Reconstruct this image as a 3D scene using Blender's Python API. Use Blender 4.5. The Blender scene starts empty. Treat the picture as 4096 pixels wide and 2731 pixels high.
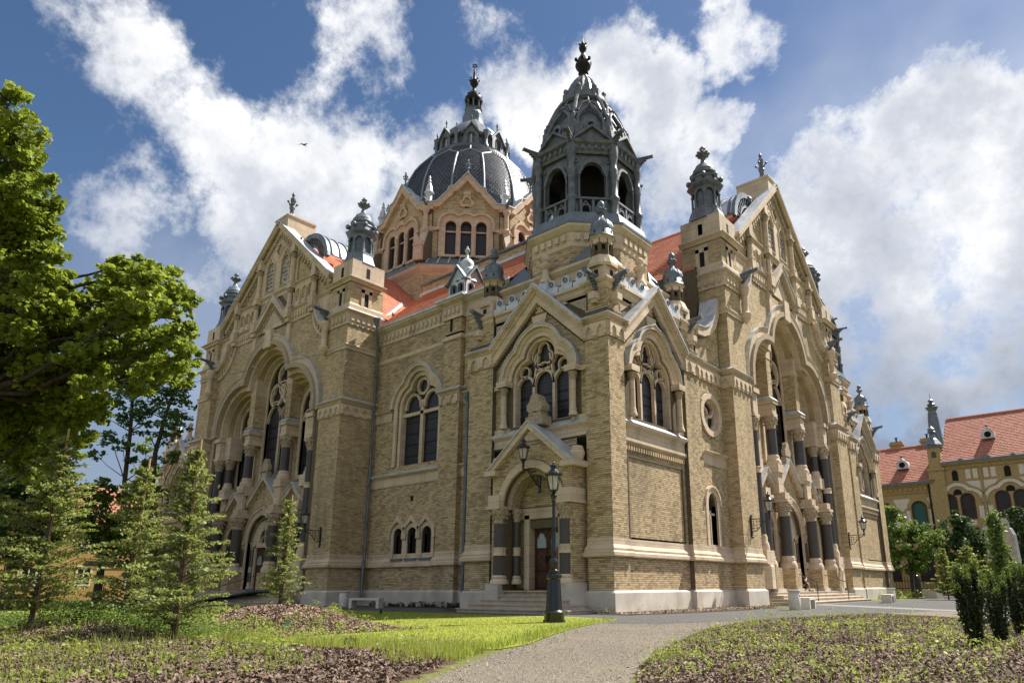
import bpy, math, random
import numpy as np
from mathutils import Vector, Matrix
from mathutils.geometry import tessellate_polygon
random.seed(7); rng = np.random.default_rng(7)
sc = bpy.context.scene; COL = sc.collection
R_ = math.radians; PI = math.pi

# ------------------------------------------------------------------ camera
CAM = (13.421, -19.381, 0.868)
YAW, PITCH, ROLL = -0.68909, 0.25858, -0.00435
f = Vector((math.sin(YAW)*math.cos(PITCH), math.cos(YAW)*math.cos(PITCH), math.sin(PITCH)))
r0 = Vector((math.cos(YAW), -math.sin(YAW), 0)); u0 = r0.cross(f)
r2 = r0*math.cos(ROLL)+u0*math.sin(ROLL); u2 = -r0*math.sin(ROLL)+u0*math.cos(ROLL)
cd = bpy.data.cameras.new('camera'); cam = bpy.data.objects.new('camera', cd); COL.objects.link(cam)
mw = Matrix(((r2.x, u2.x, -f.x, CAM[0]), (r2.y, u2.y, -f.y, CAM[1]), (r2.z, u2.z, -f.z, CAM[2]), (0, 0, 0, 1)))
cam.matrix_world = mw
cd.sensor_width = 36; cd.lens = 2733.16/4096*36
cd.shift_x = -(2217.6-2048)/4096; cd.shift_y = (1623.9-1365.5)/4096
cd.clip_start = .05; cd.clip_end = 3000
sc.camera = cam
sc.view_settings.view_transform = 'Standard'; sc.view_settings.look = 'None'
sc.view_settings.gamma = 1; sc.view_settings.exposure = 1.78
# ------------------------------------------------------------------ sun
SUN_EL = R_(53); SH = (-0.37, -0.929)       # direction in which shadows run on the ground
sdir = Vector((-SH[0]*math.cos(SUN_EL), -SH[1]*math.cos(SUN_EL), math.sin(SUN_EL)))
sl = bpy.data.lights.new('sun', 'SUN'); sl.energy = 2.75; sl.angle = R_(.53); sl.color = (1, .95, .87)
so = bpy.data.objects.new('sun', sl); COL.objects.link(so)
so.rotation_euler = (-sdir).to_track_quat('-Z', 'Y').to_euler()
# ------------------------------------------------------------------ world: sky and clouds
wd = bpy.data.worlds.new('World'); sc.world = wd; wd.use_nodes = True
nt = wd.node_tree; nt.nodes.clear(); L = nt.links.new
def nn(t, **k):
    n = nt.nodes.new(t)
    for a, b in k.items(): setattr(n, a, b)
    return n
out = nn('ShaderNodeOutputWorld'); bg = nn('ShaderNodeBackground'); bg.inputs[1].default_value = .15
sky = nn('ShaderNodeTexSky', sky_type='NISHITA', sun_disc=False)
sky.sun_elevation = SUN_EL; sky.sun_rotation = math.atan2(sdir.x, sdir.y); sky.altitude = 100; sky.air_density = .9; sky.dust_density = .4; sky.ozone_density = 2.2
tc = nn('ShaderNodeTexCoord')
def math_(op, a, b=None, c=None):
    n = nn('ShaderNodeMath', operation=op)
    for i, x in enumerate((a, b, c)):
        if x is None: continue
        if isinstance(x, (int, float)): n.inputs[i].default_value = x
        else: L(x, n.inputs[i])
    return n.outputs[0]
# domain warp
nz1 = nn('ShaderNodeTexNoise'); nz1.inputs['Scale'].default_value = 7; nz1.inputs['Detail'].default_value = 10; nz1.inputs['Roughness'].default_value = .66
L(tc.outputs['Generated'], nz1.inputs['Vector'])
nz2 = nn('ShaderNodeTexNoise'); nz2.inputs['Scale'].default_value = 2.3; nz2.inputs['Detail'].default_value = 6; nz2.inputs['Roughness'].default_value = .55
L(tc.outputs['Generated'], nz2.inputs['Vector'])
# cloud banks: direction on the sky, angular radius in degrees, weight
BL = [(-0.798, 0.136, 0.586, 3.0, 0.86), (-0.796, 0.188, 0.575, 3.7, 0.86), (-0.791, 0.249, 0.558, 4.0, 0.86), (-0.79, 0.303, 0.533, 4.0, 0.86), (-0.785, 0.36, 0.505, 4.4, 0.86), (-0.73, 0.396, 0.557, 4.0, 0.86), (-0.696, 0.396, 0.599, 3.7, 0.77), (-0.649, 0.399, 0.648, 3.0, 0.69), (-0.611, 0.408, 0.678, 2.0, 0.52), (-0.81, 0.38, 0.447, 4.4, 0.86), (-0.751, 0.442, 0.491, 5.4, 0.86), (-0.69, 0.492, 0.531, 4.0, 0.86), (-0.845, 0.357, 0.399, 2.0, 0.7), (-0.677, 0.307, 0.669, 2.0, 0.5), (-0.535, 0.516, 0.669, 2.4, 0.9), (-0.519, 0.558, 0.648, 3.4, 1.1), (-0.484, 0.605, 0.632, 3.0, 1), (-0.427, 0.636, 0.643, 3.0, 1), (-0.385, 0.674, 0.631, 3.0, 1.05), (-0.521, 0.604, 0.603, 2.4, 0.8), (-0.64, 0.493, 0.589, 2.4, 0.6), (-0.379, 0.728, 0.572, 2.4, 0.55), (-0.434, 0.744, 0.508, 3.7, 0.9), (-0.327, 0.74, 0.588, 1.7, 0.8), (-0.277, 0.698, 0.66, 2.0, 1), (-0.269, 0.771, 0.577, 1.0, 0.6), (-0.342, 0.753, 0.562, 2.0, 0.5), (-0.176, 0.815, 0.552, 3.4, 1.1), (-0.118, 0.836, 0.536, 4.0, 1.2), (-0.062, 0.85, 0.523, 3.7, 1.1), (-0.014, 0.849, 0.528, 2.7, 0.9), (-0.225, 0.833, 0.506, 3.7, 1), (-0.15, 0.862, 0.484, 5.7, 1.2), (-0.072, 0.886, 0.458, 5.7, 1.2), (-0.217, 0.882, 0.418, 5.7, 1.1), (-0.116, 0.917, 0.38, 7.4, 1.2), (-0.218, 0.924, 0.314, 6.7, 1), (-0.105, 0.958, 0.268, 7.4, 1), (-0.282, 0.89, 0.358, 3.7, 0.7), (-0.855, 0.238, 0.461, 3.0, 0.5), (-0.854, 0.203, 0.479, 2.0, 0.45), (-0.876, 0.28, 0.393, 4.0, 0.45), (-0.876, 0.358, 0.323, 4.4, 0.5), (-0.353, 0.895, 0.274, 4.0, 0.8), (-0.262, 0.94, 0.218, 5.7, 0.9), (-0.145, 0.974, 0.171, 6.7, 0.9), (-0.073, 0.966, 0.247, 5.4, 1)]
wn = nn('ShaderNodeTexNoise'); wn.inputs['Scale'].default_value = 3.2; wn.inputs['Detail'].default_value = 7; wn.inputs['Roughness'].default_value = .6; L(tc.outputs['Generated'], wn.inputs['Vector'])
wo_ = nn('ShaderNodeVectorMath', operation='SUBTRACT'); L(wn.outputs['Color'], wo_.inputs[0]); wo_.inputs[1].default_value = (.5, .5, .5)
ws = nn('ShaderNodeVectorMath', operation='SCALE'); L(wo_.outputs[0], ws.inputs[0]); ws.inputs['Scale'].default_value = .26
wa_ = nn('ShaderNodeVectorMath', operation='ADD'); L(tc.outputs['Generated'], wa_.inputs[0]); L(ws.outputs[0], wa_.inputs[1])
wv = nn('ShaderNodeVectorMath', operation='NORMALIZE'); L(wa_.outputs[0], wv.inputs[0])
acc = None
for (dx_, dy_, dz_, rad, wgt) in BL:
    d = (dx_, dy_, dz_)
    ca = math.cos(R_(rad))
    dp = nn('ShaderNodeVectorMath', operation='DOT_PRODUCT'); L(wv.outputs[0], dp.inputs[0]); dp.inputs[1].default_value = d
    # falloff 1 at centre, 0 at about 1.5 radius
    mr = nn('ShaderNodeMapRange', interpolation_type='SMOOTHSTEP'); L(dp.outputs['Value'], mr.inputs[0])
    mr.inputs[1].default_value = 1-(1-ca)*3.4; mr.inputs[2].default_value = 1; mr.inputs[3].default_value = 0; mr.inputs[4].default_value = wgt
    acc = mr.outputs[0] if acc is None else math_('MAXIMUM', acc, mr.outputs[0])
# outside the frame: scattered clouds of the same kind
zz = nn('ShaderNodeSeparateXYZ'); L(tc.outputs['Generated'], zz.inputs[0])
dpv = nn('ShaderNodeVectorMath', operation='DOT_PRODUCT'); L(tc.outputs['Generated'], dpv.inputs[0]); dpv.inputs[1].default_value = (-0.613, 0.650, 0.450)
outm = nn('ShaderNodeMapRange'); L(dpv.outputs['Value'], outm.inputs[0]); outm.inputs[1].default_value = .72; outm.inputs[2].default_value = .5; outm.inputs[3].default_value = 0; outm.inputs[4].default_value = .72
acc = math_('MAXIMUM', acc, outm.outputs[0])
den = math_('ADD', math_('MULTIPLY', acc, .70), math_('MULTIPLY', math_('SUBTRACT', nz1.outputs['Fac'], .5), 2.5))
den = math_('ADD', den, math_('MULTIPLY', math_('SUBTRACT', nz2.outputs['Fac'], .5), .8))
msk = nn('ShaderNodeMapRange', interpolation_type='SMOOTHSTEP'); L(den, msk.inputs[0]); msk.inputs[1].default_value = .24; msk.inputs[2].default_value = .80
# thin veil
vz = nn('ShaderNodeTexNoise'); vz.inputs['Scale'].default_value = 1.7; vz.inputs['Detail'].default_value = 4; L(tc.outputs['Generated'], vz.inputs['Vector'])
veil = nn('ShaderNodeMapRange'); L(math_('ADD', vz.outputs['Fac'], math_('MULTIPLY', math_('SUBTRACT', .45, zz.outputs['Z']), .55)), veil.inputs[0])
veil.inputs[1].default_value = .40; veil.inputs[2].default_value = .80; veil.inputs[3].default_value = .0; veil.inputs[4].default_value = .75
mask = math_('MAXIMUM', msk.outputs[0], veil.outputs[0])
# cloud brightness: thick parts greyer, rims bright
nz3 = nn('ShaderNodeTexNoise'); nz3.inputs['Scale'].default_value = 4.2; nz3.inputs['Detail'].default_value = 9; nz3.inputs['Roughness'].default_value = .6
mp3 = nn('ShaderNodeMapping'); mp3.inputs['Location'].default_value = (3.1, 1.7, .4); L(tc.outputs['Generated'], mp3.inputs[0]); L(mp3.outputs[0], nz3.inputs['Vector'])
thick = nn('ShaderNodeMapRange'); L(den, thick.inputs[0]); thick.inputs[1].default_value = .45; thick.inputs[2].default_value = 1.1
low = nn('ShaderNodeMapRange'); L(zz.outputs['Z'], low.inputs[0]); low.inputs[1].default_value = .46; low.inputs[2].default_value = .12
shade = math_('ADD', math_('MULTIPLY', nz3.outputs['Fac'], 1.05), math_('ADD', math_('MULTIPLY', thick.outputs[0], .14), math_('MULTIPLY', low.outputs[0], .5)))
cr = nn('ShaderNodeValToRGB'); L(shade, cr.inputs[0])
e = cr.color_ramp.elements; e[0].position = .46; e[0].color = (2.45, 2.43, 2.39, 1); e[1].position = 1.0; e[1].color = (.62, .70, .88, 1)
e2 = e.new(.68); e2.color = (1.35, 1.42, 1.56, 1)
hs = nn('ShaderNodeHueSaturation'); hs.inputs['Saturation'].default_value = 1.10; hs.inputs['Value'].default_value = .22; L(sky.outputs[0], hs.inputs['Color'])
mx = nn('ShaderNodeMix', data_type='RGBA'); L(mask, mx.inputs[0]); L(hs.outputs[0], mx.inputs[6]); L(cr.outputs[0], mx.inputs[7])
L(mx.outputs[2], bg.inputs[0]); L(bg.outputs[0], out.inputs[0])

# ------------------------------------------------------------------ materials
MATS = {}
def mat(name, col, rough=.8, metal=0, var=.12, vscale=6, bump=0, bscale=40, spec=.4, col2=None, stain=0, stain_col=(.12, .11, .09), sscale=.5, transl=0, rnd=0, coat=0, streak=False, joints=False):
    m = bpy.data.materials.new(name); m.use_nodes = True; t = m.node_tree; N = t.nodes; K = t.links.new
    b = N['Principled BSDF']; b.inputs['Roughness'].default_value = rough; b.inputs['Metallic'].default_value = metal
    b.inputs['Specular IOR Level'].default_value = spec
    if coat: b.inputs['Coat Weight'].default_value = coat
    tc = N.new('ShaderNodeTexCoord'); geo = N.new('ShaderNodeNewGeometry')
    P = geo.outputs['Position']
    n1 = N.new('ShaderNodeTexNoise'); n1.inputs['Scale'].default_value = vscale; n1.inputs['Detail'].default_value = 5; K(P, n1.inputs['Vector'])
    mix = N.new('ShaderNodeMix'); mix.data_type = 'RGBA'
    c2 = col2 or tuple(c*(1-var*2.2) for c in col); c1 = tuple(min(1, c*(1+var)) for c in col)
    rmp = N.new('ShaderNodeMapRange'); rmp.inputs[1].default_value = .3; rmp.inputs[2].default_value = .7; K(n1.outputs['Fac'], rmp.inputs[0])
    fac = rmp.outputs[0]
    if rnd:
        at = N.new('ShaderNodeAttribute'); at.attribute_name = 'tone'
        if rnd == 2:
            oi = N.new('ShaderNodeObjectInfo'); src = oi.outputs['Random']
        else: src = at.outputs['Fac']
        ad = N.new('ShaderNodeMath'); ad.operation = 'MULTIPLY_ADD'; K(src, ad.inputs[0]); ad.inputs[1].default_value = .75; 
        ml = N.new('ShaderNodeMath'); ml.operation = 'MULTIPLY'; K(fac, ml.inputs[0]); ml.inputs[1].default_value = .3; K(ml.outputs[0], ad.inputs[2]); fac = ad.outputs[0]
    K(fac, mix.inputs[0]); mix.inputs[6].default_value = (*c1, 1); mix.inputs[7].default_value = (*c2, 1)
    colout = mix.outputs[2]
    if stain:
        n2 = N.new('ShaderNodeTexNoise'); n2.inputs['Scale'].default_value = sscale; n2.inputs['Detail'].default_value = 7; n2.inputs['Roughness'].default_value = .65
        if streak:
            mp = N.new('ShaderNodeMapping'); mp.inputs['Scale'].default_value = (1, 1, .22); K(P, mp.inputs[0]); K(mp.outputs[0], n2.inputs['Vector'])
        else: K(P, n2.inputs['Vector'])
        mr = N.new('ShaderNodeMapRange'); mr.inputs[1].default_value = .52; mr.inputs[2].default_value = .75; mr.inputs[4].default_value = stain; K(n2.outputs['Fac'], mr.inputs[0])
        mx = N.new('ShaderNodeMix'); mx.data_type = 'RGBA'; K(mr.outputs[0], mx.inputs[0]); K(colout, mx.inputs[6]); mx.inputs[7].default_value = (*stain_col, 1); colout = mx.outputs[2]
    if joints:
        tg = N.new('ShaderNodeVectorMath'); tg.operation = 'CROSS_PRODUCT'; tg.inputs[0].default_value = (0, 0, 1); K(geo.outputs['True Normal'], tg.inputs[1])
        dt = N.new('ShaderNodeVectorMath'); dt.operation = 'DOT_PRODUCT'; K(tg.outputs[0], dt.inputs[0]); K(P, dt.inputs[1])
        sp = N.new('ShaderNodeSeparateXYZ'); K(P, sp.inputs[0]); cbn = N.new('ShaderNodeCombineXYZ'); K(dt.outputs['Value'], cbn.inputs[0]); K(sp.outputs[2], cbn.inputs[1])
        bt_ = N.new('ShaderNodeTexBrick'); bt_.inputs['Scale'].default_value = 1; bt_.inputs['Brick Width'].default_value = .82; bt_.inputs['Row Height'].default_value = .40; bt_.inputs['Mortar Size'].default_value = .007; K(cbn.outputs[0], bt_.inputs['Vector'])
        bt_.inputs['Color1'].default_value = (1.04, 1.03, 1.0, 1); bt_.inputs['Color2'].default_value = (.88, .87, .86, 1); bt_.inputs['Mortar'].default_value = (.5, .46, .42, 1)
        mm = N.new('ShaderNodeMix'); mm.data_type = 'RGBA'; mm.blend_type = 'MULTIPLY'; mm.inputs[0].default_value = 1; K(colout, mm.inputs[6]); K(bt_.outputs['Color'], mm.inputs[7]); colout = mm.outputs[2]
    K(colout, b.inputs['Base Color'])
    if bump:
        n3 = N.new('ShaderNodeTexNoise'); n3.inputs['Scale'].default_value = bscale; n3.inputs['Detail'].default_value = 4; K(P, n3.inputs['Vector'])
        bp = N.new('ShaderNodeBump'); bp.inputs['Strength'].default_value = bump; bp.inputs['Distance'].default_value = .02; K(n3.outputs['Fac'], bp.inputs['Height']); K(bp.outputs[0], b.inputs['Normal'])
    if transl:
        tr = N.new('ShaderNodeBsdfTranslucent'); ms = N.new('ShaderNodeMixShader'); ms.inputs[0].default_value = transl
        hsn = N.new('ShaderNodeHueSaturation'); hsn.inputs['Value'].default_value = 1.7; hsn.inputs['Hue'].default_value = .49; K(colout, hsn.inputs['Color']); K(hsn.outputs[0], tr.inputs[0])
        K(b.outputs[0], ms.inputs[1]); K(tr.outputs[0], ms.inputs[2]); K(ms.outputs[0], N['Material Output'].inputs[0])
    MATS[name] = m
    return m
STN = (.65, .52, .38)
mat('stone', STN, .85, var=.06, vscale=1.2, bump=.25, bscale=30, stain=.75, stain_col=(.30, .23, .155), sscale=.8, streak=True, joints=True)
mat('pink_stone', (.60, .45, .33), .85, var=.05, vscale=2, bump=.15, bscale=30, stain=.2, stain_col=(.45, .33, .25), joints=True)
mat('carved', (.44, .35, .24), .9, var=.2, vscale=14, bump=.9, bscale=16)
mat('limestone', (.56, .51, .44), .8, var=.12, vscale=1.1, bump=.2, bscale=25, stain=.7, stain_col=(.33, .27, .21), sscale=1.1, streak=True)
mat('step_stone', (.50, .42, .32), .85, var=.1, vscale=3, bump=.3, bscale=30, stain=.4, stain_col=(.25, .21, .15), sscale=1.4)
mat('mortar', (.135, .105, .065), .95, var=.1, bump=.2)
BR1, BR2 = (.60, .455, .265), (.27, .20, .115)
mat('brick', BR1, .8, col2=BR2, vscale=1.4, bump=.12, bscale=60, rnd=1, stain=.8, stain_col=(.17, .135, .085), sscale=.6, streak=True)
mat('brick_single', BR1, .8, col2=BR2, vscale=1.4, bump=.12, bscale=60, rnd=2, stain=.8, stain_col=(.17, .135, .085), sscale=.6, streak=True)
mat('zinc', (.55, .57, .59), .5, metal=.35, var=.1, vscale=3, bump=.15, bscale=8, stain=.5, stain_col=(.22, .25, .28), sscale=1.5)
mat('zinc_dull', (.17, .20, .225), .5, metal=.45, var=.12, vscale=3, bump=.2, bscale=9, stain=.4, stain_col=(.09, .10, .11), sscale=2)
mat('dark_metal', (.15, .158, .17), .5, metal=.3, var=.15, vscale=4, bump=.3, bscale=12, stain=.4, stain_col=(.028, .028, .028), sscale=2)
mat('rib_metal', (.27, .30, .33), .5, metal=.3, var=.1)
mat('iron_dark', (.012, .009, .008), .5, metal=.3)
mat('slate', (.105, .115, .14), .45, metal=.1, rnd=1, col2=(.055, .062, .08), spec=.5)
mat('tile', (.66, .25, .14), .75, rnd=1, col2=(.50, .17, .09), bump=.2)
mat('tile_far', (.46, .19, .125), .8, rnd=1, col2=(.34, .125, .08), stain=.35, stain_col=(.16, .07, .05), sscale=.4)
mat('granite', (.072, .062, .060), .45, var=.25, vscale=60, spec=.5, stain=.3, stain_col=(.13, .11, .10), sscale=2)
mat('wood', (.085, .030, .014), .5, var=.3, vscale=9, bump=.3, bscale=30, spec=.4)
mat('black_paint', (.012, .012, .014), .3, spec=.5, coat=.3)
mat('lamp_glass', (.62, .60, .55), .35, spec=.5, transl=.3)
mat('pane_light', (.30, .36, .34), .15, spec=.6)
mat('void', (.012, .011, .010), .9)
mat('concrete', (.66, .62, .53), .7, var=.05, vscale=5, stain=.3, stain_col=(.45, .41, .33), sscale=2)
mat('bark', (.07, .055, .04), .95, var=.3, vscale=12, bump=.8, bscale=25)
mat('pale_bark', (.14, .11, .08), .9, var=.3, vscale=20, bump=.4)
mat('stake', (.42, .27, .12), .8, var=.2, vscale=20)
mat('ochre_wall', (.42, .25, .09), .9, var=.06, stain=.2)
mat('ochre_brick', (.44, .32, .15), .85, var=.16, vscale=9, bump=.3, bscale=30)
mat('render_white', (.70, .64, .54), .9, var=.08)
mat('green_door', (.02, .12, .10), .5)
mat('skin', (.55, .30, .20), .55); mat('black_cloth', (.008, .008, .009), .9); mat('hair', (.006, .005, .005), .5)
mat('steel', (.5, .5, .5), .35, metal=.8)
mat('tablet', (.46, .40, .34), .7, var=.05); mat('lettering', (.12, .10, .10), .7)
# leaded window glass
m = mat('leaded_glass', (.013, .013, .015), .35, var=.2, vscale=8, spec=.35); t = m.node_tree
bt = t.nodes.new('ShaderNodeTexBrick'); bt.offset = 0; bt.inputs['Scale'].default_value = 1; bt.inputs['Brick Width'].default_value = .14; bt.inputs['Row Height'].default_value = .14; bt.inputs['Mortar Size'].default_value = .012
ge = t.nodes.new('ShaderNodeNewGeometry'); sx = t.nodes.new('ShaderNodeSeparateXYZ'); t.links.new(ge.outputs['Position'], sx.inputs[0])
ad = t.nodes.new('ShaderNodeMath'); ad.operation = 'ADD'; t.links.new(sx.outputs[0], ad.inputs[0]); t.links.new(sx.outputs[1], ad.inputs[1])
cb = t.nodes.new('ShaderNodeCombineXYZ'); t.links.new(ad.outputs[0], cb.inputs[0]); t.links.new(sx.outputs[2], cb.inputs[1]); t.links.new(cb.outputs[0], bt.inputs['Vector'])
bt.inputs['Color1'].default_value = (.011, .011, .014, 1); bt.inputs['Color2'].default_value = (.02, .019, .028, 1); bt.inputs['Mortar'].default_value = (.055, .055, .06, 1)
t.links.new(bt.outputs['Color'], t.nodes['Principled BSDF'].inputs['Base Color'])
# foliage
def leafmat(name, a, b_, tr=.35): return mat(name, a, .5, col2=b_, rnd=1, transl=tr, spec=.3, vscale=1.5)
leafmat('leaf_maple', (.26, .31, .036), (.065, .11, .016), .45)
leafmat('leaf_locust', (.10, .18, .045), (.035, .08, .025), .35)
leafmat('leaf_dark', (.040, .085, .018), (.012, .030, .008), .25)
leafmat('leaf_mid', (.15, .22, .035), (.045, .09, .018), .35)
leafmat('leaf_linden', (.075, .13, .035), (.025, .05, .014), .25)
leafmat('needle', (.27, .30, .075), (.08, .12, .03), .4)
leafmat('yew', (.035, .060, .012), (.008, .016, .006), .15)
leafmat('yew_tip', (.16, .22, .03), (.05, .09, .015), .25)
leafmat('birch_leaf', (.17, .24, .06), (.06, .11, .025), .35)
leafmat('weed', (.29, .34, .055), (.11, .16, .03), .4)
leafmat('grass_blade', (.34, .37, .07), (.14, .19, .03), .4)
leafmat('seed_head', (.40, .36, .22), (.22, .22, .09), .3)
mat('chip', (.27, .19, .135), .85, rnd=1, col2=(.045, .026, .017))
mat('chip_pale', (.44, .31, .23), .85, rnd=1, col2=(.12, .07, .045))
mat('pebble', (.40, .35, .28), .85, rnd=1, col2=(.13, .115, .10))
# ------------------------------------------------------------------ geometry helpers
class Fr:
    """A local frame: s along the wall, d outwards, z up."""
    def __init__(s, o, r, n, kx=1.0): s.o = o; s.r = r; s.n = n; s.kx = kx
    def P(s, a, d, z):
        a *= s.kx
        return (s.o[0]+s.r[0]*a+s.n[0]*d, s.o[1]+s.r[1]*a+s.n[1]*d, z)
W = Fr((0, 0), (1, 0), (0, 1))
class M:
    def __init__(s): s.v = []; s.f = []; s.tone = None
    def add(s, vs, fs):
        b = len(s.v); s.v.extend(vs); s.f.extend([tuple(i+b for i in q) for q in fs])
    def box(s, F, a0, a1, d0, d1, z0, z1):
        vs = [F.P(a, d, z) for z in (z0, z1) for d in (d0, d1) for a in (a0, a1)]
        s.add(vs, [(0, 1, 3, 2), (4, 6, 7, 5), (0, 4, 5, 1), (2, 3, 7, 6), (0, 2, 6, 4), (1, 5, 7, 3)]); return s
    def prism(s, F, outer, holes, d0, d1, back=True):
        """polygon(s) in (s,z) extruded from depth d0 to d1 (d1 = front)."""
        loops = [outer]+list(holes)
        flat = [p for l in loops for p in l]
        tris = tessellate_polygon([[Vector((p[0], p[1], 0)) for p in l] for l in loops])
        n = len(flat)
        vs = [F.P(p[0], d1, p[1]) for p in flat]+[F.P(p[0], d0, p[1]) for p in flat]
        fs = [tuple(t) for t in tris]
        if back: fs += [tuple(i+n for i in t) for t in tris]
        k = 0
        for l in loops:
            m = len(l)
            for i in range(m): a = k+i; b = k+(i+1) % m; fs.append((a, b, b+n, a+n))
            k += m
        s.add(vs, fs); return s
    def band(s, F, pin, pout, d0, d1, closed=False):
        """strip between two equal-length polylines in (s,z), extruded."""
        n = len(pin)
        vs = [F.P(*q) for q in [(p[0], d, p[1]) for l in (pin, pout) for d in (d0, d1) for p in l]]
        fs = []; I = lambda l, d, i: (l*2+d)*n+i
        rng_ = range(n if closed else n-1)
        for i in rng_:
            j = (i+1) % n
            fs += [(I(0, 1, i), I(0, 1, j), I(1, 1, j), I(1, 1, i)), (I(0, 0, i), I(1, 0, i), I(1, 0, j), I(0, 0, j)),
                   (I(0, 0, i), I(0, 0, j), I(0, 1, j), I(0, 1, i)), (I(1, 0, i), I(1, 1, i), I(1, 1, j), I(1, 0, j))]
        if not closed:
            for i in (0, n-1): fs.append((I(0, 0, i), I(0, 1, i), I(1, 1, i), I(1, 0, i)))
        s.add(vs, fs); return s
    def bar(s, F, path, w, d0, d1, closed=False):
        a, b = offset(path, w/2, closed), offset(path, -w/2, closed)
        return s.band(F, a, b, d0, d1, closed)
    def sweep(s, F, path, prof, closed=False, caps=True):
        """profile [(out, z)] along a plan path [(s,d)] (clockwise from above as s grows along the front)."""
        n = len(path); m = len(prof); vs = []
        for i in range(n):
            p = path[i]
            pa = path[i-1] if (i > 0 or closed) else None; pb = path[(i+1) % n] if (i < n-1 or closed) else None
            ns = []
            for a, b in ((pa, p), (p, pb)):
                if a is None or b is None: continue
                dx, dy = (b[0]-a[0])*F.kx, b[1]-a[1]; l = math.hypot(dx, dy) or 1; ns.append((-dy/l, dx/l))
            if len(ns) == 1: nx, ny = ns[0]
            else:
                nx, ny = ns[0][0]+ns[1][0], ns[0][1]+ns[1][1]; q = nx*nx+ny*ny
                k = 2/q if q > .05 else 1; nx *= k; ny *= k
            for o, z in prof: vs.append(F.P(p[0]+nx*o/F.kx, p[1]+ny*o, z))
        fs = []
        for i in range(n if closed else n-1):
            j = (i+1) % n
            for k in range(m-1): fs.append((i*m+k, j*m+k, j*m+k+1, i*m+k+1))
        if caps and not closed:
            fs.append(tuple(range(m))); fs.append(tuple((n-1)*m+k for k in range(m)))
        if closed and caps:
            fs.append(tuple(i*m+m-1 for i in range(n)))
        s.add(vs, fs); return s
    def lathe(s, x, y, prof, n=16, ph=0, cap=True):
        vs = []; m = len(prof)
        for i in range(n):
            a = ph+2*PI*i/n
            for r, z in prof: vs.append((x+r*math.cos(a), y+r*math.sin(a), z))
        fs = [(i*m+k, ((i+1) % n)*m+k, ((i+1) % n)*m+k+1, i*m+k+1) for i in range(n) for k in range(m-1)]
        if cap: fs += [tuple(i*m for i in range(n)), tuple(i*m+m-1 for i in range(n))]
        s.add(vs, fs); return s
    def lat(s, F, a, d, prof, n=12, ph=0):
        p = F.P(a, d, 0); return s.lathe(p[0], p[1], prof, n, ph)
    def tube(s, pts, r, n=6, r1=None):
        pts = [Vector(p) for p in pts]; m = len(pts); vs = []
        for i, p in enumerate(pts):
            t = (pts[min(i+1, m-1)]-pts[max(i-1, 0)]).normalized()
            a = t.orthogonal().normalized() if i == 0 else (pa-t*pa.dot(t)).normalized()
            pa = a; b = t.cross(a); rr = r if r1 is None else r+(r1-r)*i/(m-1)
            for k in range(n): vs.append(tuple(p+a*math.cos(2*PI*k/n)*rr+b*math.sin(2*PI*k/n)*rr))
        fs = [(i*n+k, i*n+(k+1) % n, (i+1)*n+(k+1) % n, (i+1)*n+k) for i in range(m-1) for k in range(n)]
        fs += [tuple(range(n)), tuple((m-1)*n+k for k in range(n))]
        s.add(vs, fs); return s
    def ball(s, c, r, n=8, sz=1):
        return s.lathe(c[0], c[1], [(r*math.sin(PI*k/6)+.0005, c[2]-r*sz*math.cos(PI*k/6)) for k in range(7)], n)
    def quad(s, *p): s.add(list(p), [tuple(range(len(p)))]); return s
    def pieces(s):
        par = list(range(len(s.v)))
        def fd(i):
            while par[i] != i: par[i] = par[par[i]]; i = par[i]
            return i
        for q in s.f:
            a = fd(q[0])
            for i in q[1:]: par[fd(i)] = a
        gr = {}
        for q in s.f: gr.setdefault(fd(q[0]), []).append(q)
        res = []
        for fs in gr.values():
            ids = sorted({i for q in fs for i in q}); mp = {i: k for k, i in enumerate(ids)}; m = M(); m.v = [s.v[i] for i in ids]; m.f = [tuple(mp[i] for i in q) for q in fs]; res.append(m)
        return res
    def obj(s, name, m, parent=None, smooth=None, kind=None, label=None):
        me = bpy.data.meshes.new(name); me.from_pydata(s.v, [], s.f)
        me.materials.append(MATS[m] if isinstance(m, str) else m)
        if s.tone is not None:
            a = me.attributes.new('tone', 'FLOAT', 'FACE'); a.data.foreach_set('value', s.tone)
        me.update()
        if smooth: me.shade_smooth(); me.set_sharp_from_angle(angle=R_(smooth))
        o = bpy.data.objects.new(name, me); COL.objects.link(o)
        if parent: o.parent = parent
        if kind: o['kind'] = kind
        if label: o['label'] = label
        return o
def offset(path, w, closed=False):
    n = len(path); res = []
    for i in range(n):
        a = path[i-1] if (i > 0 or closed) else None; b = path[(i+1) % n] if (i < n-1 or closed) else None; p = path[i]; ns = []
        for u, v in ((a, p), (p, b)):
            if u is None or v is None: continue
            dx, dy = v[0]-u[0], v[1]-u[1]; l = math.hypot(dx, dy)
            if l > 1e-6: ns.append((-dy/l, dx/l))
        if len(ns) == 1: x, y = ns[0]
        else:
            x, y = ns[0][0]+ns[1][0], ns[0][1]+ns[1][1]; q = x*x+y*y; k = 2/q if q > .4 else 2/.4*.5; x *= k; y *= k
        res.append((p[0]+x*w, p[1]+y*w))
    return res
def arc(cx, cz, r, a0, a1, n=10, rz=None):
    rz = rz or r
    return [(cx+r*math.cos(R_(a0+(a1-a0)*i/n)), cz+rz*math.sin(R_(a0+(a1-a0)*i/n))) for i in range(n+1)]
def archp(cx, hw, zb, zs, n=12, k=1.0, tip=0):
    """bottom left, up, round head, down: opening of half width hw, spring zs."""
    h = arc(cx, zs, hw, 180, 0, n, hw*k)
    if tip: h[n//2] = (cx, h[n//2][1]+tip)
    return [(cx-hw, zb)]+h+[(cx+hw, zb)]
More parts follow.
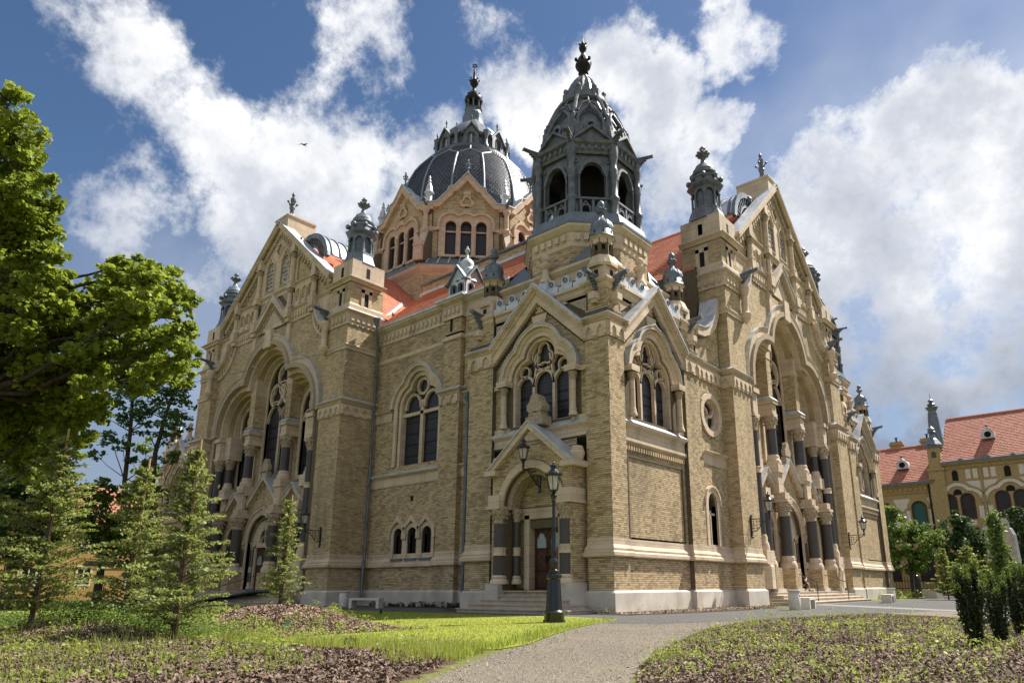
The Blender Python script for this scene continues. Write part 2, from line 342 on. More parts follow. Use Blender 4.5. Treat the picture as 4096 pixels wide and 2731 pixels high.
def trefoil(cx, zc, rc, dx, zs, rs, zb, n=7, tip=0):
    """three-lobed arch."""
    ax, az, bx, bz = 0, zc, dx, zs; d = math.hypot(bx-ax, bz-az); a = (rc*rc-rs*rs+d*d)/(2*d); h = math.sqrt(max(0, rc*rc-a*a))
    mx, mz = ax+a*(bx-ax)/d, az+a*(bz-az)/d
    c1 = (mx+h*(bz-az)/d, mz-h*(bx-ax)/d); c2 = (mx-h*(bz-az)/d, mz+h*(bx-ax)/d)
    c = max((c1, c2), key=lambda p: p[0]+p[1])
    ang_c = math.degrees(math.atan2(c[1]-zc, c[0])); ang_s = math.degrees(math.atan2(c[1]-zs, c[0]-dx))
    right_c = arc(0, zc, rc, 90, ang_c, n); right_s = arc(dx, zs, rs, ang_s, 0, n)
    if tip: right_c[0] = (0, zc+rc+tip)
    half = right_c+right_s[1:]+[(dx+rs, zb)]
    left = [(-x, z) for x, z in reversed(half)]
    return [(cx+x, z) for x, z in left[:-1]+half]
def line_intervals(loops, z):
    xs = []
    for l in loops:
        n = len(l)
        for i in range(n):
            (x0, z0), (x1, z1) = l[i], l[(i+1) % n]
            if (z0 <= z) != (z1 <= z): xs.append(x0+(z-z0)*(x1-x0)/(z1-z0))
    xs.sort(); return list(zip(xs[::2], xs[1::2]))
BW_, BH, MT = .25, .0755, .011; OFFS = np.random.default_rng(11).random(997)
BV = []; BT = []          # joined brick quads and tones
SINGLE = []
def bricks(F, outer, holes, d, z0=None, z1=None, single=False, sink=None, proud=.004):
    """courses of bricks laid over a wall face, trimmed at openings."""
    loops = [outer]+list(holes); k = F.kx; BW = .165 if abs(F.r[1]) > .9 and abs(F.o[0]) < 1 else .25
    far = math.hypot(F.o[0]-CAM[0], F.o[1]-CAM[1]) > 30; HJ = MT*.2 if far else MT*.35
    za = min(p[1] for p in outer) if z0 is None else z0; zb = max(p[1] for p in outer) if z1 is None else z1
    c0 = int(math.floor(za/BH)); tgt = BV if sink is None else sink[0]; tn = BT if sink is None else sink[1]
    for c in range(c0, int(math.ceil(zb/BH))):
        gj = MT*(.45 if far else .6); lo, hi = max(c*BH, za)+gj, min((c+1)*BH, zb)-gj
        if hi-lo < .02: continue
        for a, b in line_intervals(loops, (lo+hi)/2):
            off = OFFS[c % 997]*BW; a_, b_ = a*k, b*k
            i = math.floor((a_-off)/BW)
            while True:
                x0 = off+i*BW; x1 = x0+BW; i += 1
                if x0 >= b_-.02: break
                if c % 2 and True: pass
                x0 = max(x0, a_)+HJ; x1 = min(x1, b_)-HJ
                if x1-x0 < .03: continue
                x0 /= k; x1 /= k
                if single and len(SINGLE) < 300: SINGLE.append((F, x0, x1, d, d+proud, lo, hi)); continue
                g = [F.P(x, dd, z) for x, dd, z in ((x0, d+proud, lo), (x1, d+proud, lo), (x1, d+proud, hi), (x0, d+proud, hi), (x0, d-.01, lo), (x1, d-.01, lo), (x1, d-.01, hi), (x0, d-.01, hi))]
                tgt.append(g); t = .9*rng.random()**1.3; t = t if rng.random() > .04 else 1.1; tn.append(.05+t*.8 if far else t)
def flush_bricks(name, m, parent, store=None):
    V, T = store or (BV, BT)
    if not V: return
    n = len(V); co = np.array(V, dtype=np.float32).reshape(-1)
    base = (np.arange(n)*8)[:, None]
    fc = np.array([0, 1, 2, 3, 3, 2, 6, 7, 0, 4, 5, 1, 0, 3, 7, 4, 1, 5, 6, 2])
    idx = (base+fc[None, :]).reshape(-1).astype(np.int32); nf = n*5
    me = bpy.data.meshes.new(name); me.vertices.add(n*8); me.vertices.foreach_set('co', co)
    me.loops.add(nf*4); me.loops.foreach_set('vertex_index', idx); me.polygons.add(nf)
    me.polygons.foreach_set('loop_start', (np.arange(nf)*4).astype(np.int32))
    a = me.attributes.new('tone', 'FLOAT', 'FACE'); a.data.foreach_set('value', np.repeat(np.array(T, dtype=np.float32), 5))
    me.update(calc_edges=True); me.materials.append(MATS[m]); me.shade_flat()
    o = bpy.data.objects.new(name, me); COL.objects.link(o); o.parent = parent; o['kind'] = 'stuff'
    V.clear(); T.clear(); return o
def quads_mesh(name, V, T, m, parent=None, kind=None):
    """V (n,4,3) quads with a tone each."""
    V = np.asarray(V, dtype=np.float32); n = len(V)
    me = bpy.data.meshes.new(name); me.vertices.add(n*4); me.vertices.foreach_set('co', V.reshape(-1))
    me.loops.add(n*4); me.loops.foreach_set('vertex_index', np.arange(n*4, dtype=np.int32)); me.polygons.add(n)
    me.polygons.foreach_set('loop_start', (np.arange(n)*4).astype(np.int32))
    a = me.attributes.new('tone', 'FLOAT', 'FACE'); a.data.foreach_set('value', np.asarray(T, dtype=np.float32))
    me.update(calc_edges=True); me.materials.append(MATS[m])
    o = bpy.data.objects.new(name, me); COL.objects.link(o)
    if parent: o.parent = parent
    if kind: o['kind'] = kind
    return o
def tag(o, label=None, cat=None, group=None, kind=None):
    if label: o['label'] = label
    if cat: o['category'] = cat
    if group: o['group'] = group
    if kind: o['kind'] = kind
    return o
def empty(name, loc=(0, 0, 0)):
    o = bpy.data.objects.new(name, None); COL.objects.link(o); o.location = loc; o.empty_display_size = .3; return o
def copy_tree(o, parent=None):
    c = o.copy(); COL.objects.link(c); c.parent = parent
    for ch in list(KIDS.get(o.name, o.children)): copy_tree(ch, c)
    return c
KIDS = {}
def rect(a0, a1, z0, z1): return [(a0, z0), (a1, z0), (a1, z1), (a0, z1)]
# ------------------------------------------------------------------ the synagogue
SYN = empty('synagogue', (-20, 14, 0))
tag(SYN, 'yellow brick synagogue with slate dome, dark belfry turret and stone trimmed gables', 'synagogue')
EACH = {'colonnette', 'merlon', 'roundel', 'broach_roof', 'pilaster', 'niche', 'opening', 'slot', 'bolt', 'sill_block', 'knob', 'stone_block', 'white_panel', 'light', 'flute', 'capital_block'}
TINY = {'dentil', 'bracket', 'standing_seam', 'balustrade', 'cresting', 'battlement', 'clip', 'joint', 'trim', 'saddle_bar', 'lattice', 'gutter_crest'}
def part(m, name, mt, parent=None, **k):
    if name in TINY: k['kind'] = 'stuff'
    if name in EACH and len(m.f) > 6:
        ps = m.pieces()
        if len(ps) > 1: return [part_(p, name, mt, parent, **k) for p in ps][0]
    return part_(m, name, mt, parent, **k)
def part_(m, name, mt, parent=None, **k):
    o = m.obj(name, mt, parent or SYN, **k)
    if parent is None or parent is SYN: o.matrix_parent_inverse = SYN.matrix_world.inverted() if False else Matrix.Translation((20, -14, 0))
    return o
def sub(m, name, mt, par, **k):
    if name in TINY: k['kind'] = 'stuff'
    if name in EACH and len(m.f) > 6:
        ps = m.pieces()
        if len(ps) > 1: return [sub_(p, name, mt, par, **k) for p in ps][0]
    return sub_(m, name, mt, par, **k)
def sub_(m, name, mt, par, **k):
    o = m.obj(name, mt, par, **k); o.matrix_parent_inverse = Matrix.Identity(4); return o

PLINTH = [(.10, 0), (.10, .67), (.0, .755)]
BASE = [(.13, 1.86), (.15, 1.90), (.15, 2.0), (.09, 2.06), (.10, 2.14), (.05, 2.22), (.02, 2.27), (.02, 2.5)]
LEDGE = [(.0, -.22), (.03, -.2), (.06, -.12), (.14, -.08), (.2, -.04), (.2, 0)]
def led(z, k=1.0): return [(o*k, z+h*k) for o, h in LEDGE]
def cap(z, o=.2, back=-.1, rise=.2): return [(o+.015, z-.02), (o+.015, z+.004), (back, z+rise)]
def stonework(F, path, closed=False, prof_list=()):
    m = M()
    for p in prof_list: m.sweep(F, path, p, closed)
    return m
def corbel_row(F, a0, a1, d, z0, z1, pitch=.62, parent=None):
    """little trefoil-headed blind arches, raised on a stone band."""
    n = max(1, round(abs(a1-a0)*F.kx/pitch)); w = (a1-a0)/n; m = M(); h = z1-z0
    for i in range(n):
        c = a0+(i+.5)*w; hw = abs(w)*.27
        ap = archp(c, hw, z0+.02, z0+h*.42, 8, .9, h*.14)
        outer = [(c-abs(w)/2, z1), (c-abs(w)/2, z0), (c-hw, z0)]+ap[1:-1]+[(c+hw, z0), (c+abs(w)/2, z0), (c+abs(w)/2, z1)]
        m.prism(F, outer, [], d, d+.075, back=False)
    return m
def dentil_row(F, a0, a1, d, z0, z1, pitch=.36, depth=.08, m=None):
    m = m or M(); n = max(1, round(abs(a1-a0)*F.kx/pitch)); w = (a1-a0)/n
    for i in range(n):
        c = a0+(i+.5)*w; q = abs(w)*.27
        m.box(F, c-q, c+q, d, d+depth, z0, z1); m.box(F, c-q*.6, c+q*.6, d, d+depth*.55, z0-.06, z0)
    return m
def column(F, a, d, z0, z1, r, shaft='granite', capital=.55, base=.35, ring=None, n=14, name='column', capr=1.55):
    """base, shaft and carved capital; base and capital are its pieces."""
    sh = M().lat(F, a, d, [(r*1.02, z0+base-.01), (r, z0+base+.2), (r*.97, z1-capital+.01)], n)
    o = part(sh, name, shaft, smooth=40)
    b = M().lat(F, a, d, [(r*1.5, z0), (r*1.5, z0+base*.22), (r*1.38, z0+base*.45), (r*1.15, z0+base*.6), (r*1.22, z0+base*.8), (r*1.03, z0+base)], n)
    c = M().lat(F, a, d, [(r*1.02, z1-capital), (r*1.12, z1-capital+.05), (r*1.0, z1-capital+.09), (r*1.1, z1-capital*.6), (r*1.35, z1-capital*.3), (r*capr, z1-capital*.12), (r*capr*.93, z1-.03), (r*1.2, z1)], n)
    px, py, _ = F.P(a, d, 0)
    for k in range(8):                                        # leaf knobs on the capital
        an = 2*PI*k/8; c.ball((px+math.cos(an)*r*1.38, py+math.sin(an)*r*1.38, z1-capital*.32), r*.27, 6)
        c.ball((px+math.cos(an+.39)*r*1.2, py+math.sin(an+.39)*r*1.2, z1-capital*.62), r*.2, 6)
    if ring:
        rg_ = M()
        for zr in ring: rg_.lat(F, a, d, [(r*1.02, zr-.16), (r*1.2, zr-.14), (r*1.1, zr-.08), (r*1.1, zr+.08), (r*1.2, zr+.14), (r*1.02, zr+.16)], n)
    if ring: sub(rg_, 'ring', 'stone', o, smooth=40)
    sub(b, 'base', 'stone', o, smooth=40); sub(c, 'capital', 'carved', o, smooth=50)
    return o
def side(F, a, sgn=1):
    """frame of the flank of a pier: s runs inwards (away from the front)."""
    p = F.P(a, 0, 0)
    # flank facing +s: right direction is -n ; outward normal is r*sgn
    if sgn > 0: return Fr((p[0], p[1]), (-F.n[0], -F.n[1]), (F.r[0], F.r[1]))
    return Fr((p[0], p[1]), (F.n[0], F.n[1]), (-F.r[0], -F.r[1]))
def finial(m, x, y, z, s=1.0, arms=True):
    m.lathe(x, y, [(.16*s, z), (.10*s, z+.25*s), (.07*s, z+.5*s), (.14*s, z+.6*s), (.06*s, z+.68*s), (.09*s, z+1.0*s), (.17*s, z+1.2*s), (.17*s, z+1.35*s), (.05*s, z+1.45*s), (.11*s, z+1.6*s), (.09*s, z+1.72*s), (.01, z+1.85*s)], 8)
    if arms:
        for k in range(4):
            a = k*PI/2; dx, dy = math.cos(a), math.sin(a)
            m.tube([(x, y, z+.8*s), (x+dx*.2*s, y+dy*.2*s, z+.86*s), (x+dx*.3*s, y+dy*.3*s, z+.98*s)], .045*s, 5); m.ball((x+dx*.32*s, y+dy*.32*s, z+1.02*s), .085*s, 6)
def gargoyle(F, a, d, z, length=.9, m=None, dirx=0):
    """zinc water spout on a scrolled bracket, standing out of the wall."""
    m = m or M(); q = Fr(F.P(a, d, 0)[:2], F.r, F.n) if dirx == 0 else Fr(F.P(a, d, 0)[:2], (-F.n[0]*dirx, -F.n[1]*dirx), (F.r[0]*dirx, F.r[1]*dirx))
    sec = lambda dd, w, zz, h: [q.P(-w, dd, zz+h), q.P(-w, dd, zz), q.P(0, dd, zz-w*.7), q.P(w, dd, zz), q.P(w, dd, zz+h)]
    rows = [sec(-.1, .12, z, .10), sec(length*.5, .10, z+.06, .10), sec(length*.82, .09, z+.10, .10), sec(length*.83, .13, z+.09, .14)]
    for i in range(3):
        b = len(m.v); m.v.extend(rows[i]); m.v.extend(rows[i+1]); m.f.extend([(b+k, b+(k+1) % 5, b+5+(k+1) % 5, b+5+k) for k in range(5)])
    b = len(m.v); m.v.extend(rows[3]); m.f.append(tuple(b+k for k in range(5)))
    for k in range(5):
        t = k/4; m.box(q, -.08, .08, -.05, .08+.30*t**1.5, z-.48+t*.38, z-.48+t*.38+.11)
    return m
def bulb_turret(x, y, z, s=1.0, ph=PI/8):
    """brick lantern under a ribbed zinc cap with a bud finial."""
    st = M(); st.lathe(x, y, [(.62*s, z), (.62*s, z+.12*s), (.50*s, z+.42*s), (.46*s, z+.5*s)], 8, ph)
    o = part(st, 'turret', 'stone')
    br = M().lathe(x, y, [(.30*s, z+.4*s), (.30*s, z+1.25*s)], 8, ph); sub(br, 'turret_core', 'void', o)
    pl = M()
    for k in range(8):
        a = ph+2*PI*k/8; pl.lathe(x+.37*s*math.cos(a), y+.37*s*math.sin(a), [(.085*s, z+.48*s), (.085*s, z+1.2*s)], 4, a)
        a2 = a+PI/8; pl.lathe(x+.345*s*math.cos(a2), y+.345*s*math.sin(a2), [(.07*s, z+.48*s), (.07*s, z+.72*s)], 4, a2)
    sub(pl, 'pilaster', 'mortar', o)
    hd = M().lathe(x, y, [(.36*s, z+1.0*s), (.44*s, z+1.03*s), (.44*s, z+1.22*s), (.52*s, z+1.28*s), (.52*s, z+1.33*s)], 8, ph); sub(hd, 'lintel', 'stone', o)
    cp = M().lathe(x, y, [(.54*s, z+1.33*s), (.48*s, z+1.42*s), (.45*s, z+1.62*s), (.42*s, z+1.66*s), (.45*s, z+1.8*s), (.42*s, z+1.98*s), (.30*s, z+2.13*s), (.14*s, z+2.24*s), (.09*s, z+2.36*s), (.08*s, z+2.45*s), (.17*s, z+2.5*s), (.19*s, z+2.62*s), (.1*s, z+2.72*s), (.15*s, z+2.82*s), (.13*s, z+2.95*s), (.02, z+3.06*s)], 16, 0)
    for k in range(8):
        a = ph+2*PI*k/8
        cp.tube([(x+.46*s*math.cos(a), y+.46*s*math.sin(a), z+1.8*s), (x+.40*s*math.cos(a), y+.40*s*math.sin(a), z+2.02*s), (x+.16*s*math.cos(a), y+.16*s*math.sin(a), z+2.24*s)], .025*s, 4)
        cp.ball((x+.18*s*math.cos(a), y+.18*s*math.sin(a), z+2.62*s), .06*s, 5)
    sub(cp, 'cap', 'zinc_dull', o, smooth=40)
    dk = M()
    for k in range(8):
        a = ph+PI/8+2*PI*k/8; dk.lathe(x+.455*s*math.cos(a), y+.455*s*math.sin(a), [(.035*s, z+1.45*s), (.035*s, z+1.56*s)], 6)
    sub(dk, 'opening', 'void', o)
    return o
def zinc_turret(x, y, z, mt='zinc_dull', ph=PI/8):
    """octagonal metal lantern with round cap and urn finial, 4.6 m high."""
    b = M().lathe(x, y, [(1.06, z), (.98, z+.12), (.80, z+.62), (.80, z+.78), (.74, z+.82)], 8, ph); o = part(b, 'metal_turret', mt)
    c = M().lathe(x, y, [(.60, z+.8), (.60, z+1.95)], 8, ph); sub(c, 'lantern', mt, o)
    p = M()
    for k in range(8):
        a = ph+2*PI*k/8; p.lathe(x+.68*math.cos(a), y+.68*math.sin(a), [(.10, z+.8), (.07, z+.9), (.06, z+1.55), (.10, z+1.68)], 8)
        a2 = a+PI/8; r = .66
        t = (-math.sin(a2), math.cos(a2)); F = Fr((x+.61*math.cos(a2), y+.61*math.sin(a2)), t, (math.cos(a2), math.sin(a2)))
        ap = archp(0, .17, z+1.62, z+1.66, 8)
        p.prism(F, [(-.28, z+2.0), (-.28, z+1.62)]+ap+[(.28, z+1.62), (.28, z+2.0)], [], 0, .07, back=False)
    sub(p, 'colonnette', mt, o, smooth=40)
    dk = M()
    for k in range(8):
        a2 = ph+PI/8+2*PI*k/8; t = (-math.sin(a2), math.cos(a2)); F = Fr((x+.556*math.cos(a2), y+.556*math.sin(a2)), t, (math.cos(a2), math.sin(a2)))
        dk.prism(F, archp(0, .15, z+.92, z+1.62, 8), [], 0, .008, back=False)
    sub(dk, 'niche', 'dark_metal', o)
    r = M().lathe(x, y, [(.74, z+1.98), (.92, z+2.08), (.95, z+2.16), (.78, z+2.22), (.76, z+2.5), (.80, z+2.55)], 8, ph); sub(r, 'cornice', mt, o)
    q = M().lathe(x, y, [(.66, z+2.5), (.62, z+2.78), (.68, z+2.82), (.70, z+2.9), (.60, z+2.98), (.58, z+3.15), (.52, z+3.2), (.42, z+3.42), (.22, z+3.58), (.16, z+3.68), (.12, z+3.85), (.12, z+3.95), (.25, z+4.05), (.33, z+4.15), (.24, z+4.28), (.10, z+4.32), (.13, z+4.42), (.17, z+4.52), (.10, z+4.62), (.02, z+4.72)], 16)
    for k in range(8):
        a = ph+2*PI*k/8; q.ball((x+.84*math.cos(a), y+.84*math.sin(a), z+2.52), .13, 8, 1.25); q.ball((x+.31*math.cos(a), y+.31*math.sin(a), z+4.2), .08, 6)
    sub(q, 'cap', mt, o, smooth=40)
    return o
def window(F, outline, d, parts_=None, bars=(), name='window', w=.13, rails=(), surround=.12):
    """dark leaded pane with stone tracery and iron saddle bars."""
    fr = M().band(F, outline, offset(outline, surround), d, d+.16); fr.bar(F, [outline[0], outline[-1]], .12, d, d+.2)
    for b in bars:
        pts, bw, cl = b if len(b) == 3 else (b[0], b[1], False)
        fr.bar(F, pts, bw, d, d+.15, cl)
    o = part(fr, name, 'stone')
    pn = M().prism(F, outline, [], d-.06, d-.03, back=False); sub(pn, 'pane', 'leaded_glass', o)
    if rails:
        rl = M()
        for a0, a1, z in rails: rl.box(F, a0, a1, d-.03, d-.005, z-.018, z+.018)
        sub(rl, 'saddle_bar', 'iron_dark', o)
    return o
def circ(cx, cz, r, n=20): return [(cx+r*math.cos(2*PI*i/n), cz+r*math.sin(2*PI*i/n)) for i in range(n)]
def foil3(cx, cz, r, n=6):
    """three-lobed closed outline."""
    pts = []
    for k in range(3):
        a = 90-120*k; c = (cx+r*.5*math.cos(R_(a)), cz+r*.5*math.sin(R_(a)))
        pts += arc(c[0], c[1], r*.52, a+98, a-98, n)
    return pts
# ------------------------------------------------------------------ gabled wing with its two flanking piers
def stone_arch(F, t0, t1, d0, d1, name='arch', mt='stone'):
    return part(M().band(F, t0, t1, d0, d1), name, mt)
def pier(F, a0, a1, stages, depth, d=0.0, name='pier'):
    """rectangular pier with brick faces; stages = [(z0, z1, setback)]"""
    m = M()
    for z0, z1, sb in stages: m.box(F, a0+sb/F.kx, a1-sb/F.kx, d-depth, d-sb, z0, z1)
    o = part(m, name, 'mortar')
    for z0, z1, sb in stages:
        bricks(F, rect(a0+sb/F.kx, a1-sb/F.kx, z0, z1), [], d-sb)
        for sg in (1, -1):
            S = side(F, (a1-sb/F.kx) if sg > 0 else (a0+sb/F.kx), sg); s0, s1 = (-(d-sb), depth-d) if sg > 0 else (-(depth-d), d-sb)
            bricks(S, rect(min(s0, s1), max(s0, s1), z0, z1), [], 0)
    return o
def upath(a0, a1, depth, d=0.0): return [(a0, d-depth), (a0, d), (a1, d), (a1, d-depth)]

def wing(F, lit=False):
    k = F.kx; GD = -.38
    X0, X1 = 6.9, 8.95
    for sg in (-1, 1):
        a0, a1 = (X0, X1) if sg > 0 else (-X1, -X0)
        pier(F, a0, a1, [(0.7, 9.8, 0), (10.75, 14.95, .06), (15.85, 17.4, .12)], 2.3)
        pth = upath(a0, a1, 2.3)
        part(stonework(F, pth, prof_list=[PLINTH]), 'plinth', 'limestone')
        part(stonework(F, pth, prof_list=[BASE]), 'moulded_base', 'stone')
        b = stonework(F, pth, prof_list=[[(.05, 9.75), (.05, 10.36)], led(10.6)])
        b = part(b, 'cornice', 'stone')
        sub(stonework(F, pth, prof_list=[cap(10.6)]), 'flashing', 'zinc', b)
        cr = corbel_row(F, a0, a1, .05, 9.82, 10.3, .52)
        sub(cr, 'corbel_table', 'stone', b)
        S = side(F, a1 if sg > 0 else a0, sg)
        cr = corbel_row(S, 0, 2.3, .05, 9.82, 10.3, .52) if sg > 0 else corbel_row(S, -2.3, 0, .05, 9.82, 10.3, .52)
        sub(cr, 'corbel_table', 'stone', b)
        b = part(stonework(F, pth, prof_list=[[(-.02, 13.45), (0, 13.47), (0, 13.62), (.05, 13.68), (.05, 13.74), (-.06, 13.8)]]), 'string_course', 'stone')
        # upper frieze and ledge
        b = part(stonework(F, pth, prof_list=[[(.0, 14.9), (.0, 15.5)], led(15.7, .9), [(-.12, 15.75), (-.03, 15.8), (-.03, 16.1), (-.12, 16.25)]]), 'cornice', 'stone')
        sub(stonework(F, pth, prof_list=[cap(15.7, .18)]), 'flashing', 'zinc', b)
        dm = dentil_row(F, a0+.1, a1-.1, .0, 15.12, 15.4, .34, .07)
        dentil_row(S, *((.1, 2.2) if sg > 0 else (-2.2, -.1)), 0, 15.12, 15.4, .34, .07, dm); sub(dm, 'dentil', 'stone', b)
        # stone quoins with slot windows on the upper stage
        q = M()
        mid = (a0+a1)/2
        for c in (mid,): q.box(F, c-.34, c-.14, -.13, -.07, 15.9, 17.2); q.box(F, c+.14, c+.34, -.13, -.07, 15.9, 17.2); q.box(F, c-.34, c+.34, -.13, -.07, 17.0, 17.4)
        q = part(q, 'slot_frame', 'stone'); sub(M().box(F, mid-.13, mid+.13, -.12, -.105, 16.15, 17.0), 'slot', 'void', q)
        cs = 1.15 if sg > 0 else -1.15
        q = M(); q.box(S, cs-.34, cs-.14, -.12, -.06, 15.9, 17.2); q.box(S, cs+.14, cs+.34, -.12, -.06, 15.9, 17.2); q.box(S, cs-.34, cs+.34, -.12, -.06, 17.0, 17.4)
        q = part(q, 'slot_frame', 'stone'); sub(M().box(S, cs-.13, cs+.13, -.115, -.1, 16.15, 17.0), 'slot', 'void', q)
        # top block
        b = stonework(F, pth, prof_list=[[(-.1, 17.3), (-.1, 17.5)], led(17.66, 1.0)])
        b = part(b, 'cornice', 'stone'); sub(stonework(F, pth, prof_list=[cap(17.66, .18, -.14, .1)]), 'flashing', 'zinc', b)
        tb = M().box(F, a0+.08, a1-.08, -2.25, -.08, 17.7, 18.86); tb = part(tb, 'pier_top', 'stone')
        s_ = M().box(F, mid-.12, mid+.12, -.1, -.074, 17.95, 18.55); s_.box(S, cs-.12, cs+.12, -.1, -.074, 17.95, 18.55); sub(s_, 'slot', 'void', tb)
        jn = M(); 
        for zz in (18.2, 18.55): jn.box(F, a0+.07, a1-.07, -.09, -.077, zz, zz+.012)
        for xx in (a0+.5, a1-.5): jn.box(F, xx, xx+.012, -.09, -.077, 17.7, 18.86)
        sub(jn, 'joint', 'carved', tb)
        p = F.P((a0+a1)/2, -1.15, 0); zinc_turret(p[0], p[1], 18.86, 'zinc_dull' if not lit else 'dark_metal')
        # bracket column and spout at the inner corner
        ai = a0 if sg > 0 else a1
        bc = M().lat(F, ai+sg*.1, .16, [(.03, 13.35), (.2, 13.6), (.28, 13.75), (.28, 13.88), (.2, 13.95), (.17, 14.05), (.15, 14.8), (.2, 14.9), (.26, 15.1), (.28, 15.25), (.28, 15.4)], 12)
        part(bc, 'bracket_column', 'stone', smooth=40)
        part(gargoyle(F, ai+sg*.1, .15, 15.95, 1.0), 'gargoyle', 'dark_metal')
    # main wall of the gable with the great three-lobed arch cut through
    AR = lambda g: trefoil(0, 13.15, 2.75+g, 3.05, 10.9, 2.85+g, 10.55)
    def opening(g, zb): t = AR(g); return [(t[0][0], zb)]+t[1:-1]+[(t[-1][0], zb)]
    apex, foot = 24.05, 18.45
    body = [(-7.0, .7), (-7.0, 18.6), (-6.55, 18.6), (0, apex+.1), (6.55, 18.6), (7.0, 18.6), (7.0, .7)]
    h0 = opening(0, .72); h0[0] = (-5.9, .72); h0[-1] = (5.9, .72)
    part(M().prism(F, body, [h0], GD-.5, GD), 'gable_wall', 'mortar')
    hb = opening(.42, .72)
    halfarc = lambda r: arc(7.0, 17.05, r, 180, 270, 10)
    excl = [hb]
    # brick fields (stone bands are left out)
    bricks(F, [(-7, .75), (-7, 16.75), (7, 16.75), (7, .75)], [hb], GD)
    bricks(F, [(-6.4, 17.75), (-6.4, 18.5), (-1.0, 23.1), (0, 23.9), (1.0, 23.1), (6.4, 18.5), (6.4, 17.75)], [rect(-2.5, 2.5, 17.76, 22.6)], GD)
    # rake copings
    for sg in (-1, 1):
        p0, p1 = (sg*6.75, 18.55), (0, apex+.35)
        rk = M(); 
        def par(o0, o1, x0=0.0, x1=1.0):
            dx, dz = p1[0]-p0[0], p1[1]-p0[1]; l = math.hypot(dx, dz); nx, nz = (-dz/l, dx/l) if sg < 0 else (dz/l, -dx/l)
            q = lambda t, o: (p0[0]+dx*t+nx*o, p0[1]+dz*t+nz*o)
            return [q(x0, o0), q(x1, o0), q(x1, o1), q(x0, o1)]
        rk.prism(F, par(-.62, -.30), [], GD, GD+.16); rk.prism(F, par(-.30, .02), [], GD-.3, GD+.42)
        o = part(rk, 'rake_coping', 'stone')
        sub(M().prism(F, par(.02, .07), [], GD-.32, GD+.46), 'flashing', 'zinc', o); sub(M().prism(F, par(-.30, -.2), [], GD+.1, GD+.3).prism(F, par(-.16, -.1), [], GD+.3, GD+.47), 'moulding', 'stone', o)
        dn = M(); n = 22
        for i in range(n):
            t = (i+.5)/n; x = p0[0]+(p1[0]-p0[0])*t; z = p0[1]+(p1[1]-p0[1])*t-1.02
            dn.box(F, x-.07, x+.07, GD, GD+.1, z-.18, z+.12)
            dn.box(F, x-.11, x+.11, GD, GD+.2, z+.1, z+.3)
        sub(dn, 'bracket', 'carved', o)
    fb = M().box(F, -.78, .78, -2.2, -.2, 23.5, 24.75); fb.sweep(F, [(-.78, -2.2), (-.78, -.2), (.78, -.2), (.78, -2.2)], [(0, 24.6), (.07, 24.68), (.07, 24.78), (-.3, 24.9), (-.78, 24.92)])
    part(fb, 'finial_block', 'stone')
    fm = M(); p = F.P(0, -.8, 0); fm.lathe(p[0], p[1], [(.42, 24.8), (.2, 25.2), (.12, 25.35)], 4, PI/4); finial(fm, p[0], p[1], 25.1, 1.0); fm.lathe(p[0], p[1], [(.13, 25.1), (.14, 25.6), (.2, 25.75), (.12, 25.9), (.14, 26.2)], 8); part(fm, 'finial', 'dark_metal', smooth=40)
    # tablets in the top of the gable
    tp = [(-2.45, 19.35), (-2.45, 21.35), (-.9, 22.9), (0, 23.75), (.9, 22.9), (2.45, 21.35), (2.45, 19.35)]
    holes = []
    for c in (-.92, .92): holes.append([(c-.52, 19.68), (c-.52, 21.3), (c-.25, 21.78), (c+.25, 21.78), (c+.52, 21.3), (c+.52, 19.68)])
    dm = [(0, 21.9), (-.45, 22.45), (0, 23.0), (.45, 22.45)]
    tw = part(M().prism(F, tp, holes+[dm], GD-.05, GD+.08), 'tablet_frame', 'stone')
    fx = M()
    for hh in holes: fx.bar(F, hh, .06, GD+.08, GD+.13, True)
    for c in (-.92, .92): fx.bar(F, [(c-.52, 21.45), (c, 22.15), (c+.52, 21.45)], .07, GD+.08, GD+.18)
    fx.bar(F, dm, .07, GD+.08, GD+.14, True); sub(fx, 'frame', 'stone', tw)
    for c, rows in ((-.92, ('לא תרצח', 'לא תנאף', 'לא תגנב', 'לא תענה', 'לא תחמד')), (.92, ('אנכי יי', 'לא יהיה', 'לא תשא', 'זכור', 'כבד'))):
        tb = part(M().prism(F, [(c-.5, 19.7), (c-.5, 21.28), (c-.24, 21.74), (c+.24, 21.74), (c+.5, 21.28), (c+.5, 19.7)], [], GD-.04, GD+.01), 'tablet', 'tablet')
        bo = M()
        for bx, bz in ((c-.34, 19.86), (c+.34, 19.86), (c, 21.52)): bo.box(F, bx-.03, bx+.03, GD+.01, GD+.03, bz-.03, bz+.03)
        sub(bo, 'bolt', 'void', tb)
        for i, t in enumerate(rows):
            cu = bpy.data.curves.new('inscription', 'FONT'); cu.body = t[::-1]; cu.size = .27; cu.align_x = 'CENTER'; cu.extrude = .004; cu.resolution_u = 1
            o = bpy.data.objects.new('inscription', cu); COL.objects.link(o); cu.materials.append(MATS['lettering'])
            q = F.P(c, GD+.018, 21.12-i*.28); rr, n_ = F.r, F.n
            o.parent = tb; o.matrix_basis = Matrix(((rr[0], 0, n_[0], q[0]), (rr[1], 0, n_[1], q[1]), (0, 1, 0, q[2]), (0, 0, 0, 1)))
    sub(M().prism(F, [(0, 22.0), (-.36, 22.45), (0, 22.9), (.36, 22.45)], [], GD-.04, GD+.03), 'relief', 'carved', tw)
    # ledges
    b = part(stonework(F, [(-4.9, GD), (4.9, GD)], prof_list=[[(.06, 19.0), (.06, 19.2)], led(19.36, .9)]), 'string_course', 'stone')
